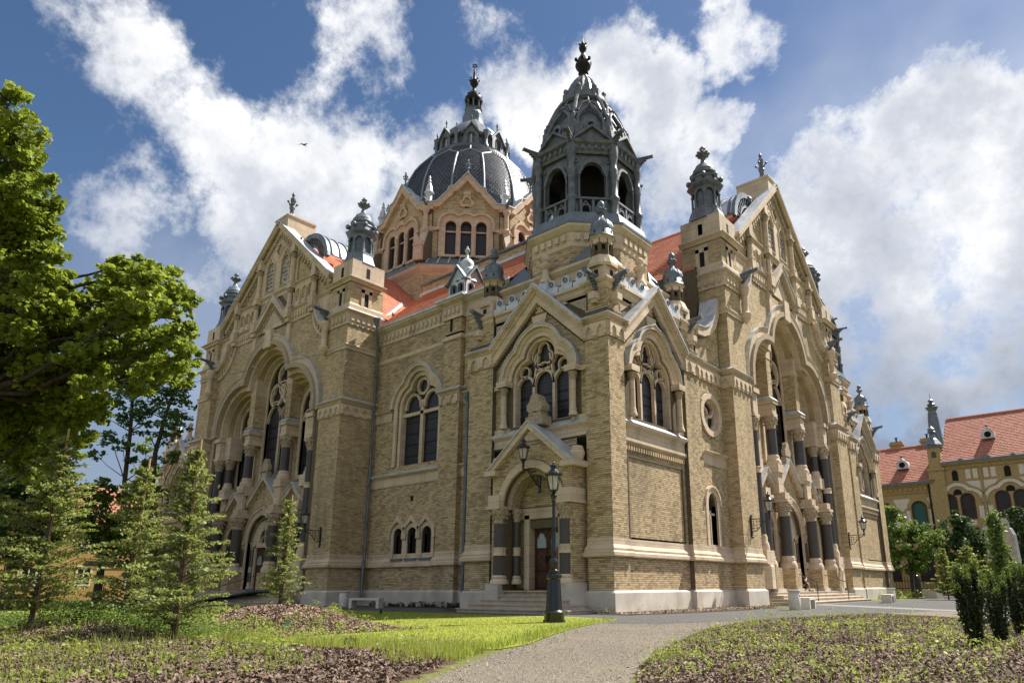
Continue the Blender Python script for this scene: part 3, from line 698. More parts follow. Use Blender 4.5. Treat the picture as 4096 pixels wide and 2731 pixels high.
    for sg in (-1, 1):
        s0, s1 = sorted((sg*1.75, sg*6.9))
        b = part(stonework(F, [(s0, GD), (s1, GD)], prof_list=[[(.06, 16.72), (.06, 17.45)], led(17.62, .95)]), 'cornice', 'stone')
        sub(dentil_row(F, *sorted((sg*2.3, sg*4.7)), GD+.06, 16.98, 17.28, .3, .08), 'dentil', 'stone', b)
        sub(stonework(F, [(s0, GD), (s1, GD)], prof_list=[cap(17.62, .19, 0, .06)]), 'flashing', 'zinc', b)
        # blind arcade of three
        s0, s1 = sorted((sg*2.45, sg*4.55)); w3 = (s1-s0)/3; hs_ = [archp(s0+(i+.5)*w3, w3*.33, 18.05, 18.62, 8) for i in range(3)]
        o = part(M().prism(F, rect(s0, s1, 17.7, 19.02), hs_, GD, GD+.1, back=False), 'blind_arcade', 'stone')
        cc = M()
        for i in range(4): cc.lat(F, s0+i*w3, GD+.13, [(.1, 17.75), (.06, 17.9), (.055, 18.5), (.1, 18.62)], 8)
        sub(cc, 'colonnette', 'stone', o)
        # columns and the piers above and below them
        for a, z0, z1, zt in ((2.1, 19.42, 21.45, 22.2), (4.8, 17.72, 19.0, 19.9)):
            a *= sg; column(F, a, GD+.2, z0, z1, .155, 'stone', .4, .25)
            part(M().box(F, a-.22, a+.22, GD, GD+.36, z1, zt).box(F, a-.27, a+.27, GD, GD+.42, z1, z1+.09), 'pier_block', 'stone')
        column(F, sg*2.1, GD+.2, 17.72, 19.0, .15, 'stone', .35, .25)
        part(M().box(F, sg*2.1-.25, sg*2.1+.25, GD, GD+.4, 19.0, 19.38), 'pier_block', 'stone')
        for a in (2.1, 4.8):
            a *= sg; m = M().box(F, a-.26, a+.26, GD, GD+.4, 17.05, 17.7); m.box(F, a-.22, a+.22, GD, GD+.3, 16.75, 17.05)
            if abs(a) < 3: m.box(F, a-.2, a+.2, GD, GD+.14, 14.7, 16.75)
            part(m, 'corbelled_pier', 'stone')
        # relief panels
        s0, s1 = sorted((sg*1.0, sg*1.85)); part(M().prism(F, [(sg*.8, 19.0), (sg*1.85, 19.0), (sg*1.85, 17.95)], [], GD, GD+.05, back=False), 'relief_panel', 'carved')
        # quarter-round moulding sweeping from the cornice down to the flanking pier
        ha = [(sg*x, z) for x, z in halfarc(2.35)]; hb2 = [(sg*x, z) for x, z in halfarc(1.75)]; hc = [(sg*x, z) for x, z in halfarc(1.62)]
        o = part(M().band(F, ha, hb2, GD, GD+.12), 'quarter_moulding', 'stone')
        sub(M().band(F, hb2, hc, GD, GD+.38), 'lip', 'stone', o)
        sub(M().band(F, hc, [(sg*x, z) for x, z in halfarc(1.57)], GD, GD+.42), 'flashing', 'zinc', o)
        dn = M()
        for i in range(9):
            t = R_(183+i*10.5); x, z = 7.0+2.05*math.cos(t), 17.05+2.05*math.sin(t); dn.box(F, sg*x-.06, sg*x+.06, GD+.1, GD+.19, z-.13, z+.13)
        sub(dn, 'dentil', 'carved', o)
        part(M().prism(F, [(sg*x, z) for x, z in halfarc(1.55)]+[(sg*7, 17.4), (sg*5.45, 17.4)], [], GD, GD+.05, back=False), 'spandrel_panel', 'stone')
    # small central gable
    sg_ = M().bar(F, [(-2.15, 17.15), (-1.75, 17.3), (0, 18.95), (1.75, 17.3), (2.15, 17.15)], .36, GD, GD+.3)
    sgo = part(sg_, 'small_gable', 'stone'); sub(M().bar(F, [(-1.75, 17.5), (0, 19.15), (1.75, 17.5)], .05, GD, GD+.36), 'flashing', 'zinc', sgo)
    part(M().prism(F, [(-1.7, 16.9), (0, 18.75), (1.7, 16.9)], [], GD, GD+.06, back=False), 'tympanum', 'stone')
    dn = M()
    for i in range(14):
        t = (i+.5)/14*2-1; x = t*1.6; z = 18.5-abs(t)*1.52; dn.box(F, x-.06, x+.06, GD+.05, GD+.16, z-.3, z-.05)
    sub(dn, 'dentil', 'carved', sgo)
    # arch mouldings stepping inwards
    t = lambda g, b=10.55: AR(g)
    o = part(M().band(F, t(.42), t(.12), GD, GD+.16), 'great_arch', 'stone')
    sub(M().band(F, t(.52), t(.42), GD, GD+.22), 'hood_mould', 'stone', o)
    zs = t(.55); half = [p for p in zs if p[0] > .05]
    sub(M().band(F, zs, t(.52), GD, GD+.26), 'flashing', 'zinc', o)
    sub(M().band(F, t(.12), t(-.16), GD-.1, GD+.30), 'carved_roll', 'carved', o)
    sub(M().band(F, t(-.16), t(-.42), GD-.62, GD-.02), 'inner_order', 'stone', o)
    sub(M().band(F, t(-.42), t(-.66), GD-.95, GD-.35), 'inner_order', 'brick_single', o)
    sub(M().band(F, t(-.66), t(-.8), GD-1.2, GD-.7), 'inner_order', 'stone', o)
    ks = M().prism(F, [(-.45, 15.55), (-.36, 16.75), (.36, 16.75), (.45, 15.55)], [], GD, GD+.33); sub(ks, 'keystone', 'stone', o)
    # back wall with three windows
    WD = GD-1.08
    hc_ = archp(0, 1.62, 7.3, 13.2, 16, 1.08)
    hl = [archp(c, 1.0, 7.25, 11.3, 12, 1.15) for c in (-3.75, 3.75)]
    bw = opening(.05, 5.2); part(M().prism(F, bw, [hc_]+hl, WD-.3, WD), 'window_wall', 'mortar')
    bricks(F, [(p[0]*.97, p[1]) for p in opening(-.7, 5.25)], [offset(hc_, .22), offset(hl[0], .2), offset(hl[1], .2)], WD)
    for h_, g in ((hc_, .24), (hl[0], .22), (hl[1], .22)): part(M().band(F, h_, offset(h_, g), WD, WD+.1), 'window_surround', 'stone')
    def lancets(c, hw, zb, zs, zt):
        b = [([(c, zb), (c, zs)], .19)]
        for sg in (-1, 1): b.append((arc(c+sg*hw/2, zs, hw/2, 0, 180, 8, hw/2*1.3), .1))
        return b
    cb_ = lancets(0, 1.6, 7.3, 11.1, 0)+[(foil3(-.76, 12.85, .62), .08, True), (foil3(.76, 12.85, .62), .08, True), (foil3(0, 14.1, .60), .08, True), (circ(-.77, 12.85, .72), .16, True), (circ(.77, 12.85, .72), .16, True), (circ(0, 14.1, .70), .16, True), (arc(-1.6, 10.9, 1.6, 0, 60, 6), .12), (arc(1.6, 10.9, 1.6, 180, 120, 6), .12)]
    window(F, hc_, WD-.14, bars=cb_, rails=[(-1.6, 1.6, z) for z in (8.0, 8.7, 9.4, 10.1, 10.8)])
    for c in (-3.75, 3.75):
        window(F, archp(c, 1.0, 7.25, 11.3, 12, 1.15), WD-.14, bars=lancets(c, 1.0, 7.25, 10.6, 0)+[(circ(c, 11.6, .46), .09, True), (foil3(c, 11.6, .40), .07, True)], rails=[(c-1, c+1, z) for z in (7.9, 8.5, 9.1, 9.7, 10.3)])
    sl_ = part(stonework(F, [(-5.6, WD), (5.6, WD)], prof_list=[[(.05, 6.75), (.05, 6.95), (.14, 7.0), (.22, 7.08), (.22, 7.16)]]), 'sill_course', 'stone'); sub(stonework(F, [(-5.6, WD), (5.6, WD)], prof_list=[cap(7.16, .22, 0, .1)]), 'flashing', 'zinc', sl_)
    # piers between the windows
    for sg in (-1, 1):
        a = sg*2.2; PD = WD+.62
        column(F, a, PD, 7.05, 9.65, .27, 'granite', .72, .5, capr=1.5)
        part(M().box(F, a-.4, a+.4, WD, PD+.38, 6.6, 7.05).box(F, a-.34, a+.34, WD, PD+.3, 5.5, 6.6), 'pedestal', 'stone')
        im = M().box(F, a-.33, a+.33, WD, PD+.32, 9.65, 9.8).box(F, a-.3, a+.3, WD, PD+.28, 9.8, 10.3).box(F, a-.4, a+.4, WD, PD+.38, 10.3, 10.5)
        im = part(im, 'impost', 'stone'); sub(M().prism(Fr(F.P(a-.42/k, 0, 0)[:2], F.n, (F.r[0], F.r[1])), [(WD, 10.5), (PD+.42, 10.5), (PD+.2, 10.72), (WD, 10.72)], [], 0, .84), 'flashing', 'zinc', im)
        bz = M().box(F, a-.3, a+.3, WD, PD+.16, 10.7, 14.2); part(bz, 'brick_pier', 'mortar')
        bricks(F, rect(a-.3, a+.3, 12.1, 14.2), [], PD+.16); bricks(F, rect(a-.3, a+.3, 10.78, 12.1), [], PD+.16)
        for s_ in (-1, 1):
            S = side(F, a+s_*.3, s_); q0, q1 = sorted((-(PD+.16)*s_, -WD*s_)); bricks(S, rect(q0, q1, 10.78, 14.0), [], 0)
        part(M().box(F, a-.32, a+.32, WD, PD+.19, 12.9, 13.9), 'stone_block', 'stone')
        # jamb columns: a tall ringed one and a shorter one
        J = sg*5.52
        jb = M().box(F, *sorted((J-sg*.45, sg*7.0)), WD, GD-.48, .75, 10.55); part(jb, 'jamb', 'mortar')
        JF = GD-.5
        bricks(F, rect(*sorted((sg*5.05, sg*5.95)), 2.5, 9.0), [], JF)
        column(F, J, JF+.34, 2.5, 9.0, .235, 'granite', .72, .75, ring=[6.35])
        part(M().lat(F, J, JF+.34, [(.5, .75), (.5, 1.75), (.42, 1.9)], 8, PI/8).box(F, J-.5, J+.5, JF, JF+.75, 1.86, 2.5), 'pedestal', 'stone')
        im = M().box(F, J-.34, J+.34, WD, JF+.64, 9.0, 9.15).box(F, J-.3, J+.3, WD, JF+.58, 9.15, 10.2).box(F, J-.38, J+.38, WD, JF+.7, 10.2, 10.45)
        part(im, 'impost', 'stone')
        J2 = sg*4.85; JF2 = WD+.35
        column(F, J2, JF2+.2, 7.05, 9.0, .215, 'granite', .62, .45)
        part(M().box(F, J2-.34, J2+.34, WD, JF2+.5, 9.0, 10.5), 'impost', 'stone'); part(M().box(F, J2-.4, J2+.4, WD, JF2+.55, 6.4, 7.05), 'pedestal', 'stone')
    # ------------------ portal
    PF = -1.0
    part(M().box(F, -5.95, 5.95, WD-.3, WD, .7, 6.8), 'portal_back_wall', 'mortar')
    ca = trefoil(0, 3.75, 1.15, .25, 3.5, 1.3, .78, 6)
    ca = archp(0, 1.55, .78, 3.55, 14, 1.0, .06); na = [archp(c, .78, 2.05, 3.75, 10, 1.05, .05) for c in (-3.42, 3.42)]
    gz = [(-5.4, .76), (-5.4, 5.25), (-4.95, 5.25), (-3.42, 6.55), (-2.1, 5.6), (0, 7.35), (2.1, 5.6), (3.42, 6.55), (4.95, 5.25), (5.4, 5.25), (5.4, .76)]
    part(M().prism(F, gz, [ca]+na, PF-.42, PF), 'portal_wall', 'mortar')
    bricks(F, gz, [offset(ca, .34), offset(na[0], .22), offset(na[1], .22)], PF)
    for h_, g, g2 in ((ca, .34, .42), (na[0], .22, .28), (na[1], .22, .28)):
        o = part(M().band(F, h_, offset(h_, g), PF-.2, PF+.08), 'arch', 'stone'); sub(M().band(F, offset(h_, g), offset(h_, g2), PF, PF+.14), 'hood_mould', 'stone', o)
    rv = archp(0, 1.32, .78, 3.55, 14, 1.0); part(M().band(F, rv, ca, PF-.7, PF-.22), 'carved_order', 'carved')
    for (x0, z0), (x1, z1), (x2, z2) in (((-2.0, 5.62), (0, 7.45), (2.0, 5.62)), ((-4.95, 5.25), (-3.42, 6.6), (-2.2, 5.65)), ((2.2, 5.65), (3.42, 6.6), (4.95, 5.25))):
        o = part(M().bar(F, [(x0, z0), (x1, z1), (x2, z2)], .26, PF-.45, PF+.26), 'portal_gable', 'stone')
        sub(M().bar(F, [(x0, z0+.17), (x1, z1+.17), (x2, z2+.17)], .05, PF-.5, PF+.32), 'flashing', 'zinc', o)
        dn = M()
        for i in range(10):
            t_ = (i+.5)/10*2-1; x = x1+(x2-x1)*t_ if t_ > 0 else x1+(x1-x0)*t_; z = z1-abs(t_)*((z1-z2) if t_ > 0 else (z1-z0))
            dn.box(F, x-.06, x+.06, PF, PF+.12, z-.42, z-.2)
        sub(dn, 'bracket', 'carved', o)
    om = M().box(F, -.28, .28, PF-.1, PF+.2, 7.4, 7.75).prism(F, foil3(0, 8.1, .46), [], PF, PF+.22).box(F, -.2, .2, PF, PF+.2, 7.7, 7.85); part(om, 'gable_ornament', 'carved')
    for a, r in ((-4.75, .265), (-2.1, .29), (2.1, .29), (4.75, .265)):
        column(F, a, PF+.45, 1.72, 5.05, r, 'granite', .72, .62, capr=1.5)
        pd = M().box(F, a-.43, a+.43, PF, PF+.9, .74, 1.72); pd = part(pd, 'pedestal', 'mortar'); bricks(F, rect(a-.43, a+.43, .76, 1.72), [], PF+.9)
        for s_ in (-1, 1):
            S = side(F, a+s_*.43, s_); q0, q1 = sorted((-(PF+.9)*s_, -PF*s_)); bricks(S, rect(q0, q1, .76, 1.72), [], 0)
        part(M().box(F, a-.48, a+.48, PF, PF+.97, .0, .757), 'plinth', 'limestone')
        b = M().box(F, a-.38, a+.38, PF, PF+.82, 5.05, 5.2).box(F, a-.31, a+.31, PF, PF+.7, 5.2, 5.55); b = part(b, 'impost', 'stone')
        bz = M().box(F, a-.34, a+.34, PF-.4, PF+.3, 5.6, 6.45); part(bz, 'brick_pier', 'mortar'); bricks(F, rect(a-.34, a+.34, 5.62, 6.4), [], PF+.3)
        part(M().box(F, a-.42, a+.42, PF-.5, PF+.38, 6.42, 6.6), 'string_course', 'stone')
    for sg in (-1, 1):
        for a in (1.55, 1.95): column(F, sg*(a-.12), PF-.05-(.25 if a < 1.7 else -.12), .78, 3.6, .12, 'granite', .45, .45, ring=[1.95], n=10)
        c = sg*3.42
        window(F, archp(c, .5, 2.3, 3.7, 10, 1.05), WD+.05, name='niche_window', surround=.2)
        for s_ in (-1, 1): column(F, c+s_*.72, PF-.12, 2.08, 3.8, .09, 'granite', .35, .25, n=8)
        part(M().box(F, c-.85, c+.85, PF-.45, PF+.1, 1.9, 2.06), 'niche_sill', 'stone')
    # door
    DD = WD+.12
    door_leaves(F, 0, .82, .78, 3.25, DD)
    tm = archp(0, 1.35, 3.3, 3.6, 12); o = part(M().prism(F, tm, [archp(0, .55, 3.5, 3.75, 10)], DD, DD+.12), 'tympanum', 'stone')
    sub(M().prism(F, archp(0, .55, 3.5, 3.75, 10), [], DD, DD+.02), 'pane', 'leaded_glass', o)
    sub(M().bar(F, [(0, 3.5), (0, 4.3)], .08, DD, DD+.1).bar(F, arc(0, 3.5, .42, 0, 180, 8), .07, DD, DD+.1), 'tracery', 'stone', o)
    part(M().box(F, -.98, -.82, DD, DD+.16, .78, 3.4).box(F, .82, .98, DD, DD+.16, .78, 3.4).box(F, -.98, .98, DD, DD+.16, 3.24, 3.42), 'door_frame', 'stone')
    # floor of the porch and the flight of steps
    part(M().box(F, -6.0, 6.0, WD, -.35, .0, .745), 'landing', 'step_stone')
    for i in range(4):
        z1 = .60-.148*i; e = .35+.38*i; w = 5.55+.17*i
        part(M().sweep(F, [(-w, -.4), (-w, -.35+e), (w, -.35+e), (w, -.4)], [(0, 0), (0, z1-.03), (.02, z1-.03), (.02, z1-.004), (0, z1)]).box(F, -w, w, -.4, -.35+e, z1-.02, z1), 'step', 'step_stone')
    # barrel shaped metal roofs behind the rakes
    for sg in (-1, 1):
        c = (sg*2.65, 20.45)
        prof = arc(c[0], c[1], 2.25, 10 if sg > 0 else 170, 100 if sg > 0 else 80, 12)
        m = M().band(F, prof, arc(c[0], c[1], 2.13, 10 if sg > 0 else 170, 100 if sg > 0 else 80, 12), -3.4, GD-.55)
        o = part(m, 'barrel_roof', 'zinc')
        fa = M().band(F, arc(c[0], c[1], 2.33, 5 if sg > 0 else 175, 105 if sg > 0 else 75, 14), arc(c[0], c[1], 2.0, 5 if sg > 0 else 175, 105 if sg > 0 else 75, 14), GD-.6, GD-.4)
        sub(fa, 'face_ring', 'zinc_dull', o)
        lat = M()
        for i in range(9):
            a_ = R_(12+i*10) if sg > 0 else R_(168-i*10); lat.bar(F, [(c[0]+1.45*math.cos(a_), c[1]+1.45*math.sin(a_)), (c[0]+2.05*math.cos(a_+.07*sg), c[1]+2.05*math.sin(a_+.07*sg))], .06, GD-.58, GD-.44)
        lat.band(F, arc(c[0], c[1], 1.55, 5 if sg > 0 else 175, 105 if sg > 0 else 75, 12), arc(c[0], c[1], 1.42, 5 if sg > 0 else 175, 105 if sg > 0 else 75, 12), GD-.6, GD-.42)
        sub(lat, 'lattice', 'zinc_dull', o)
        rb = M()
        for i in range(5):
            dd = GD-.75-i*.6; rb.band(F, arc(c[0], c[1], 2.33, 10 if sg > 0 else 170, 100 if sg > 0 else 80, 12), arc(c[0], c[1], 2.25, 10 if sg > 0 else 170, 100 if sg > 0 else 80, 12), dd-.13, dd)
        sub(rb, 'standing_seam', 'zinc_dull', o)
        q = F.P(sg*2.6, GD-.5, 0); sub(M().ball((q[0], q[1], 22.55), .26, 10).band(F, circ(sg*2.55, 22.55, .3), circ(sg*2.55, 22.55, .15), GD-.9, GD-.42, True), 'scroll', 'zinc_dull', o)

def door_leaves(F, c, hw, z0, z1, d):
    for sg in (-1, 1):
        s0, s1 = sorted((c, c+sg*hw)); m = M().box(F, s0+.01, s1-.01, d, d+.06, z0, z1)
        for za, zb in ((z0+.1, z0+.62), (z0+.75, z0+(z1-z0)*.55)):
            m.bar(F, [(s0+.1, za), (s1-.1, za), (s1-.1, zb), (s0+.1, zb)], .05, d+.06, d+.085, True); m.box(F, s0+.16, s1-.16, d+.06, d+.075, za+.07, zb-.07)
        m.box(F, s0+.04, s1-.04, d+.06, d+.09, z1-.34, z1-.26)
        o = part(m, 'door_leaf', 'wood')
        zc = z0+(z1-z0)*.66
        gp = trefoil((s0+s1)/2, zc+.2, hw*.2, hw*.12, zc+.08, hw*.19, zc-.22, 4)
        sub(M().prism(F, gp, [], d+.06, d+.07, back=False), 'pane', 'pane_light', o)
        h = M()
        for zz in (z0+.07, z0+.68, z0+(z1-z0)*.57): h.box(F, s0+.03, s1-.03, d+.062, d+.095, zz-.022, zz+.022)
        h.box(F, c+sg*.07-.02, c+sg*.07+.02, d+.09, d+.13, z0+1.0, z0+1.22); h.box(F, min(c+sg*.07, c+sg*.2), max(c+sg*.07, c+sg*.2), d+.12, d+.14, z0+1.1, z0+1.13)
        sub(h, 'handle', 'iron_dark', o)
# ------------------------------------------------------------------ corner pavilions
def pav_face(F, c, gl, gr, kind, single=False, z_light=True):
    """one face of a pavilion: piers gl=(a0,a1) and gr, gable between, centre c, front plane d=0."""
    k = F.kx; FD = -.2; hwid = (gr[0]-gl[1])/2; x0, x1 = gl[1], gr[0]
    for (a0, a1), nm in ((gl, 'l'), (gr, 'r')):
        bricks(F, rect(a0, a1, .76, 1.86), [], 0, single=single); bricks(F, rect(a0, a1, 2.5, 9.8), [], 0, single=single)
        bricks(F, rect(a0+.1, a1-.1, 11.0, 12.0), [], -.1)
        cr = corbel_row(F, a0, a1, .05, 9.84, 10.34, .6); part(cr, 'corbel_table', 'stone')
    # field with the gable
    wo = lambda g: trefoil(c, 9.72, .86+g, .66, 9.0, .86+g, 7.05, 7, .0)
    apex = 12.05
    holes = [wo(0)]
    field = [(x0, .7), (x0, 12.0), (x1, 12.0), (x1, .7)]
    dh = []
    if kind == 'porch': dh = [[(c-.95, .78), (c-.95, 3.0), (c+.95, 3.0), (c+.95, .78)]]
    part(M().prism(F, field, holes+dh, FD-.5, FD), 'wall', 'mortar')
    bf = [(x0, 6.9), (x0, 9.65), (c, apex+.1), (x1, 9.65), (x1, 6.9)]
    hb = wo(.5); hb = [(hb[0][0], 6.8)]+hb[1:-1]+[(hb[-1][0], 6.8)]
    bricks(F, bf, [hb], FD)
    # above the gable: plain band and side fields
    bricks(F, [(x0, 10.95), (x0, 11.9), (x0+.9, 11.9)], [], FD); bricks(F, [(x1, 10.95), (x1-.9, 11.9), (x1, 11.9)], [], FD)
    for sg in (-1, 1):
        xe = x0 if sg < 0 else x1
        part(M().prism(F, [(xe, 11.0), (xe, 12.0), (c+sg*.9, 12.0)], [], FD, FD+.05, back=False), 'relief_panel', 'carved')
    # gable coping with dentils
    e0, e1 = x0-.02, x1+.02
    def chev(o): return [(e0, 10.2+o), (c, 12.42+o*1.0), (e1, 10.2+o)]
    o = part(M().bar(F, [(e0, 9.98), (c, 12.2), (e1, 9.98)], .34, FD, FD+.26), 'gable_coping', 'stone')
    sub(M().bar(F, [(e0, 10.24), (c, 12.46), (e1, 10.24)], .12, FD-.2, FD+.34).bar(F, [(e0, 10.34), (c, 12.56), (e1, 10.34)], .08, FD-.2, FD+.40).bar(F, [(e0, 10.45), (c, 12.67), (e1, 10.45)], .14, FD-.2, FD+.47), 'cornice', 'stone', o)
    sub(M().bar(F, [(e0, 10.52), (c, 12.74), (e1, 10.52)], .06, FD-.25, FD+.5), 'flashing', 'zinc', o)
    dn = M()
    for i in range(46):
        t = (i+.5)/46*2-1; x = c+t*hwid; z = 12.0-abs(t)*2.2-.03; dn.box(F, x-.026, x+.026, FD, FD+.13, z-.12, z)
    sub(dn, 'dentil', 'mortar', o)
    part(M().prism(F, [(c-.42, 11.5), (c+.42, 11.5), (c+.24, 10.98), (c-.24, 10.98)], [], FD, FD+.09, back=False), 'keystone', 'stone')
    # hood mould and window
    o = part(M().band(F, trefoil(c, 9.72, .86, .66, 9.0, .86, 9.0), trefoil(c, 9.72, 1.06, .66, 9.0, 1.06, 9.0), FD-.12, FD+.07), 'window_arch', 'stone'); sub(M().band(F, trefoil(c, 9.72, 1.06, .66, 9.0, 1.06, 9.0), trefoil(c, 9.72, 1.2, .66, 9.0, 1.2, 9.0), FD-.12, FD+.13), 'moulding', 'stone', o)
    sub(M().band(F, trefoil(c, 9.72, 1.2, .66, 9.0, 1.2, 9.0), trefoil(c, 9.72, 1.32, .66, 9.0, 1.32, 9.0, tip=.1), FD, FD+.24), 'hood_mould', 'stone', o)
    sub(M().band(F, trefoil(c, 9.72, 1.32, .66, 9.0, 1.32, 9.0, tip=.1), trefoil(c, 9.72, 1.35, .66, 9.0, 1.35, 9.0, tip=.12), FD, FD+.28), 'flashing', 'zinc', o)
    rv = M().band(F, wo(-.14), wo(0), FD-.42, FD-.06); sub(rv, 'reveal', 'stone', o)
    V = lambda s, z: (c+s, z)
    bars = [([V(-.52, 7.05), V(-.52, 8.7)], .12), ([V(.52, 7.05), V(.52, 8.7)], .12), ([V(-1.5, 7.06), V(1.5, 7.06)], .1),
            (arc(c, 8.62, .52, 180, 0, 10, .62), .11), (arc(c-.97, 8.62, .45, 180, 0, 8, .5), .1), (arc(c+.97, 8.62, .45, 180, 0, 8, .5), .1),
            (foil3(c, 9.88, .50), .06, True), (circ(c, 9.88, .60), .06, True), ([V(-.52, 8.7), V(-.42, 9.3), V(-.3, 9.9)], .08), ([V(.52, 8.7), V(.42, 9.3), V(.3, 9.9)], .08),
            (circ(c-1.0, 9.3, .24, 12), .05, True), (circ(c+1.0, 9.3, .24, 12), .05, True), ([V(-.2, 9.22), V(-.62, 9.75)], .08), ([V(.2, 9.22), V(.62, 9.75)], .08)]
    window(F, wo(-.02), FD-.34, bars=bars, rails=[(c-1.48, c+1.48, z) for z in (7.45, 7.85, 8.25)], surround=.05)
    for sg in (-1, 1):
        a = c+sg*1.78; column(F, a, FD+.2, 7.0, 8.72, .115, 'stone', .36, .3, n=10)
        part(M().box(F, a-.28, a+.28, FD, FD+.4, 8.72, 8.96).box(F, *sorted((a-sg*.2, (x1 if sg > 0 else x0))), FD, FD+.12, 8.72, 8.9), 'impost', 'stone')
    sc_ = part(stonework(F, [(x0, FD), (x1, FD)], prof_list=[[(.06, 6.15 if kind != 'porch' else 6.25), (.06, 6.55), (.1, 6.6), (.2, 6.68), (.2, 6.76)]]), 'sill_course', 'stone')
    sub(stonework(F, [(x0, FD), (x1, FD)], prof_list=[cap(6.76, .2, 0, .18)]), 'flashing', 'zinc', sc_)
    part(M().box(F, x0, c-1.6, FD, FD+.06, 6.8, 7.05).box(F, c+1.6, x1, FD, FD+.06, 6.8, 7.05), 'sill_block', 'stone')
    if kind == 'panel':
        part(stonework(F, [(x0, FD), (x1, FD)], prof_list=[[(.04, 5.95), (.14, 6.05), (.14, 6.15)]]), 'string_course', 'stone')
        sub_ = dentil_row(F, x0+.1, x1-.1, FD, 5.72, 5.92, .17, .09); part(sub_, 'dentil', 'brick_single')
        bricks(F, rect(x0, x1, 2.5, 5.7), [rect(x0+.25, x1-.35, 2.55, 5.5)], FD); bricks(F, rect(x0+.25, x1-.35, 2.5, 5.5), [], FD+.0)
        part(M().bar(F, [(x0+.3, 2.5), (x0+.3, 5.5), (x1-.3, 5.5), (x1-.3, 2.5)], .07, FD, FD+.05), 'panel_frame', 'mortar')
        bricks(F, rect(x0, x1, .76, 1.86), [], FD)
    elif kind == 'pair':
        part(stonework(F, [(x0, FD), (x1, FD)], prof_list=[[(.04, 5.95), (.14, 6.05), (.14, 6.15)]]), 'string_course', 'stone')
        hs_ = [archp(c+q, .42, 2.6, 3.9, 10) for q in (-.6, .6)]; bricks(F, rect(x0, x1, 2.5, 5.9), [offset(h_, .2) for h_ in hs_], FD); bricks(F, rect(x0, x1, .76, 1.86), [], FD)
        for h_ in hs_: window(F, h_, FD+.02, surround=.2)
    else:
        bricks(F, rect(x0, x1, 5.0, 6.2), [], FD); bricks(F, rect(x0, x0+.5, .76, 6.2), [], FD); bricks(F, rect(x1-.6, x1, .76, 6.2), [], FD)
    # parapet cornice and crest of zinc merlons
    A0, A1 = gl[0]+.0, gr[1]-.0
    b = part(stonework(F, [(gl[1], FD), (gr[0], FD)], prof_list=[[(.05, 11.6), (.05, 11.72), (.12, 11.8), (.12, 11.95), (.22, 12.02), (.22, 12.12)]]), 'cornice', 'stone')
    cm = M()
    for i in range(7):
        if i == 3: continue
        s = x0+.25+(x1-x0-.5)*i/6
        body = [(s-.33, 12.12), (s-.33, 12.36), (s-.2, 12.36)]+arc(s, 12.58, .19, 180, 0, 8)+[(s+.2, 12.42), (s+.33, 12.42), (s+.33, 12.12)]
        cm.prism(F, body, [], FD-.02, FD+.14)
    o = part(cm, 'merlon', 'zinc')
    rg = M()
    for i in range(7):
        if i == 3: continue
        s = x0+.25+(x1-x0-.5)*i/6; rg.band(F, circ(s, 12.58, .115, 12), circ(s, 12.58, .07, 12), FD+.1, FD+.19, True)
    sub(rg, 'roundel', 'zinc_dull', o)
    # stone urn behind the gable tip
    p = F.P(c, FD-.35, 0)
    u = M(); u.lathe(p[0], p[1], [(.48, 12.3), (.46, 12.75), (.25, 13.05)], 4, PI/4); part(u, 'urn_base', 'zinc')
    u = M().lathe(p[0], p[1], [(.27, 13.0), (.26, 13.12), (.19, 13.25), (.16, 13.3), (.17, 13.62), (.24, 13.68), (.29, 13.76), (.29, 13.82), (.18, 13.88), (.13, 13.94), (.19, 14.05), (.2, 14.14), (.13, 14.25), (.03, 14.32)], 12)
    part(u, 'urn', 'stone', smooth=40)

def pav_ring(path, F=W):
    part(stonework(F, path, prof_list=[PLINTH]), 'plinth', 'limestone')
    part(stonework(F, path, prof_list=[BASE]), 'moulded_base', 'stone')

def pav_corner(x, y, sx, sy, wx, wy):
    """upper corner pier with lantern turret: occupies from corner inward."""
    X = sorted((x-sx*.12, x-sx*wx)); Y = sorted((y-sy*.12, y-sy*wy))
    o = part(M().box(W, X[0], X[1], Y[0], Y[1], 10.5, 12.1), 'corner_pier', 'mortar')
    st = M().box(W, X[0]-.03, X[1]+.03, Y[0]-.03, Y[1]+.03, 10.6, 11.0); sub(st, 'stone_block', 'stone', o)
    rc = [(X[0], Y[0]), (X[0], Y[1]), (X[1], Y[1]), (X[1], Y[0])]
    sub(M().sweep(W, rc, [(.0, 11.75), (.08, 11.85), (.08, 12.0), (.18, 12.08), (.18, 12.16), (0, 12.2)], True), 'cornice', 'stone', o)
    sub(M().box(W, X[0]+.05, X[1]-.05, Y[0]+.05, Y[1]-.05, 12.2, 12.95), 'stone_block', 'stone', o)
    cx, cy = (X[0]+X[1])/2, (Y[0]+Y[1])/2
    vd = M()
    for (F2, a) in ((Fr((cx, Y[0]+.04), (1, 0), (0, -1)), .24), (Fr((X[1]-.04, cy), (0, 1), (1, 0)), .24)): vd.box(F2, -.09, .09, 0, .012, 12.4, 12.6)
    sub(vd, 'opening', 'void', o)
    bulb_turret(cx, cy, 12.72, 1.0)

FL = Fr((0, 0), (1, 0), (0, -1)); FR = Fr((0, 0), (0, 1), (1, 0))
PW, PD_ = -7.25, 6.92
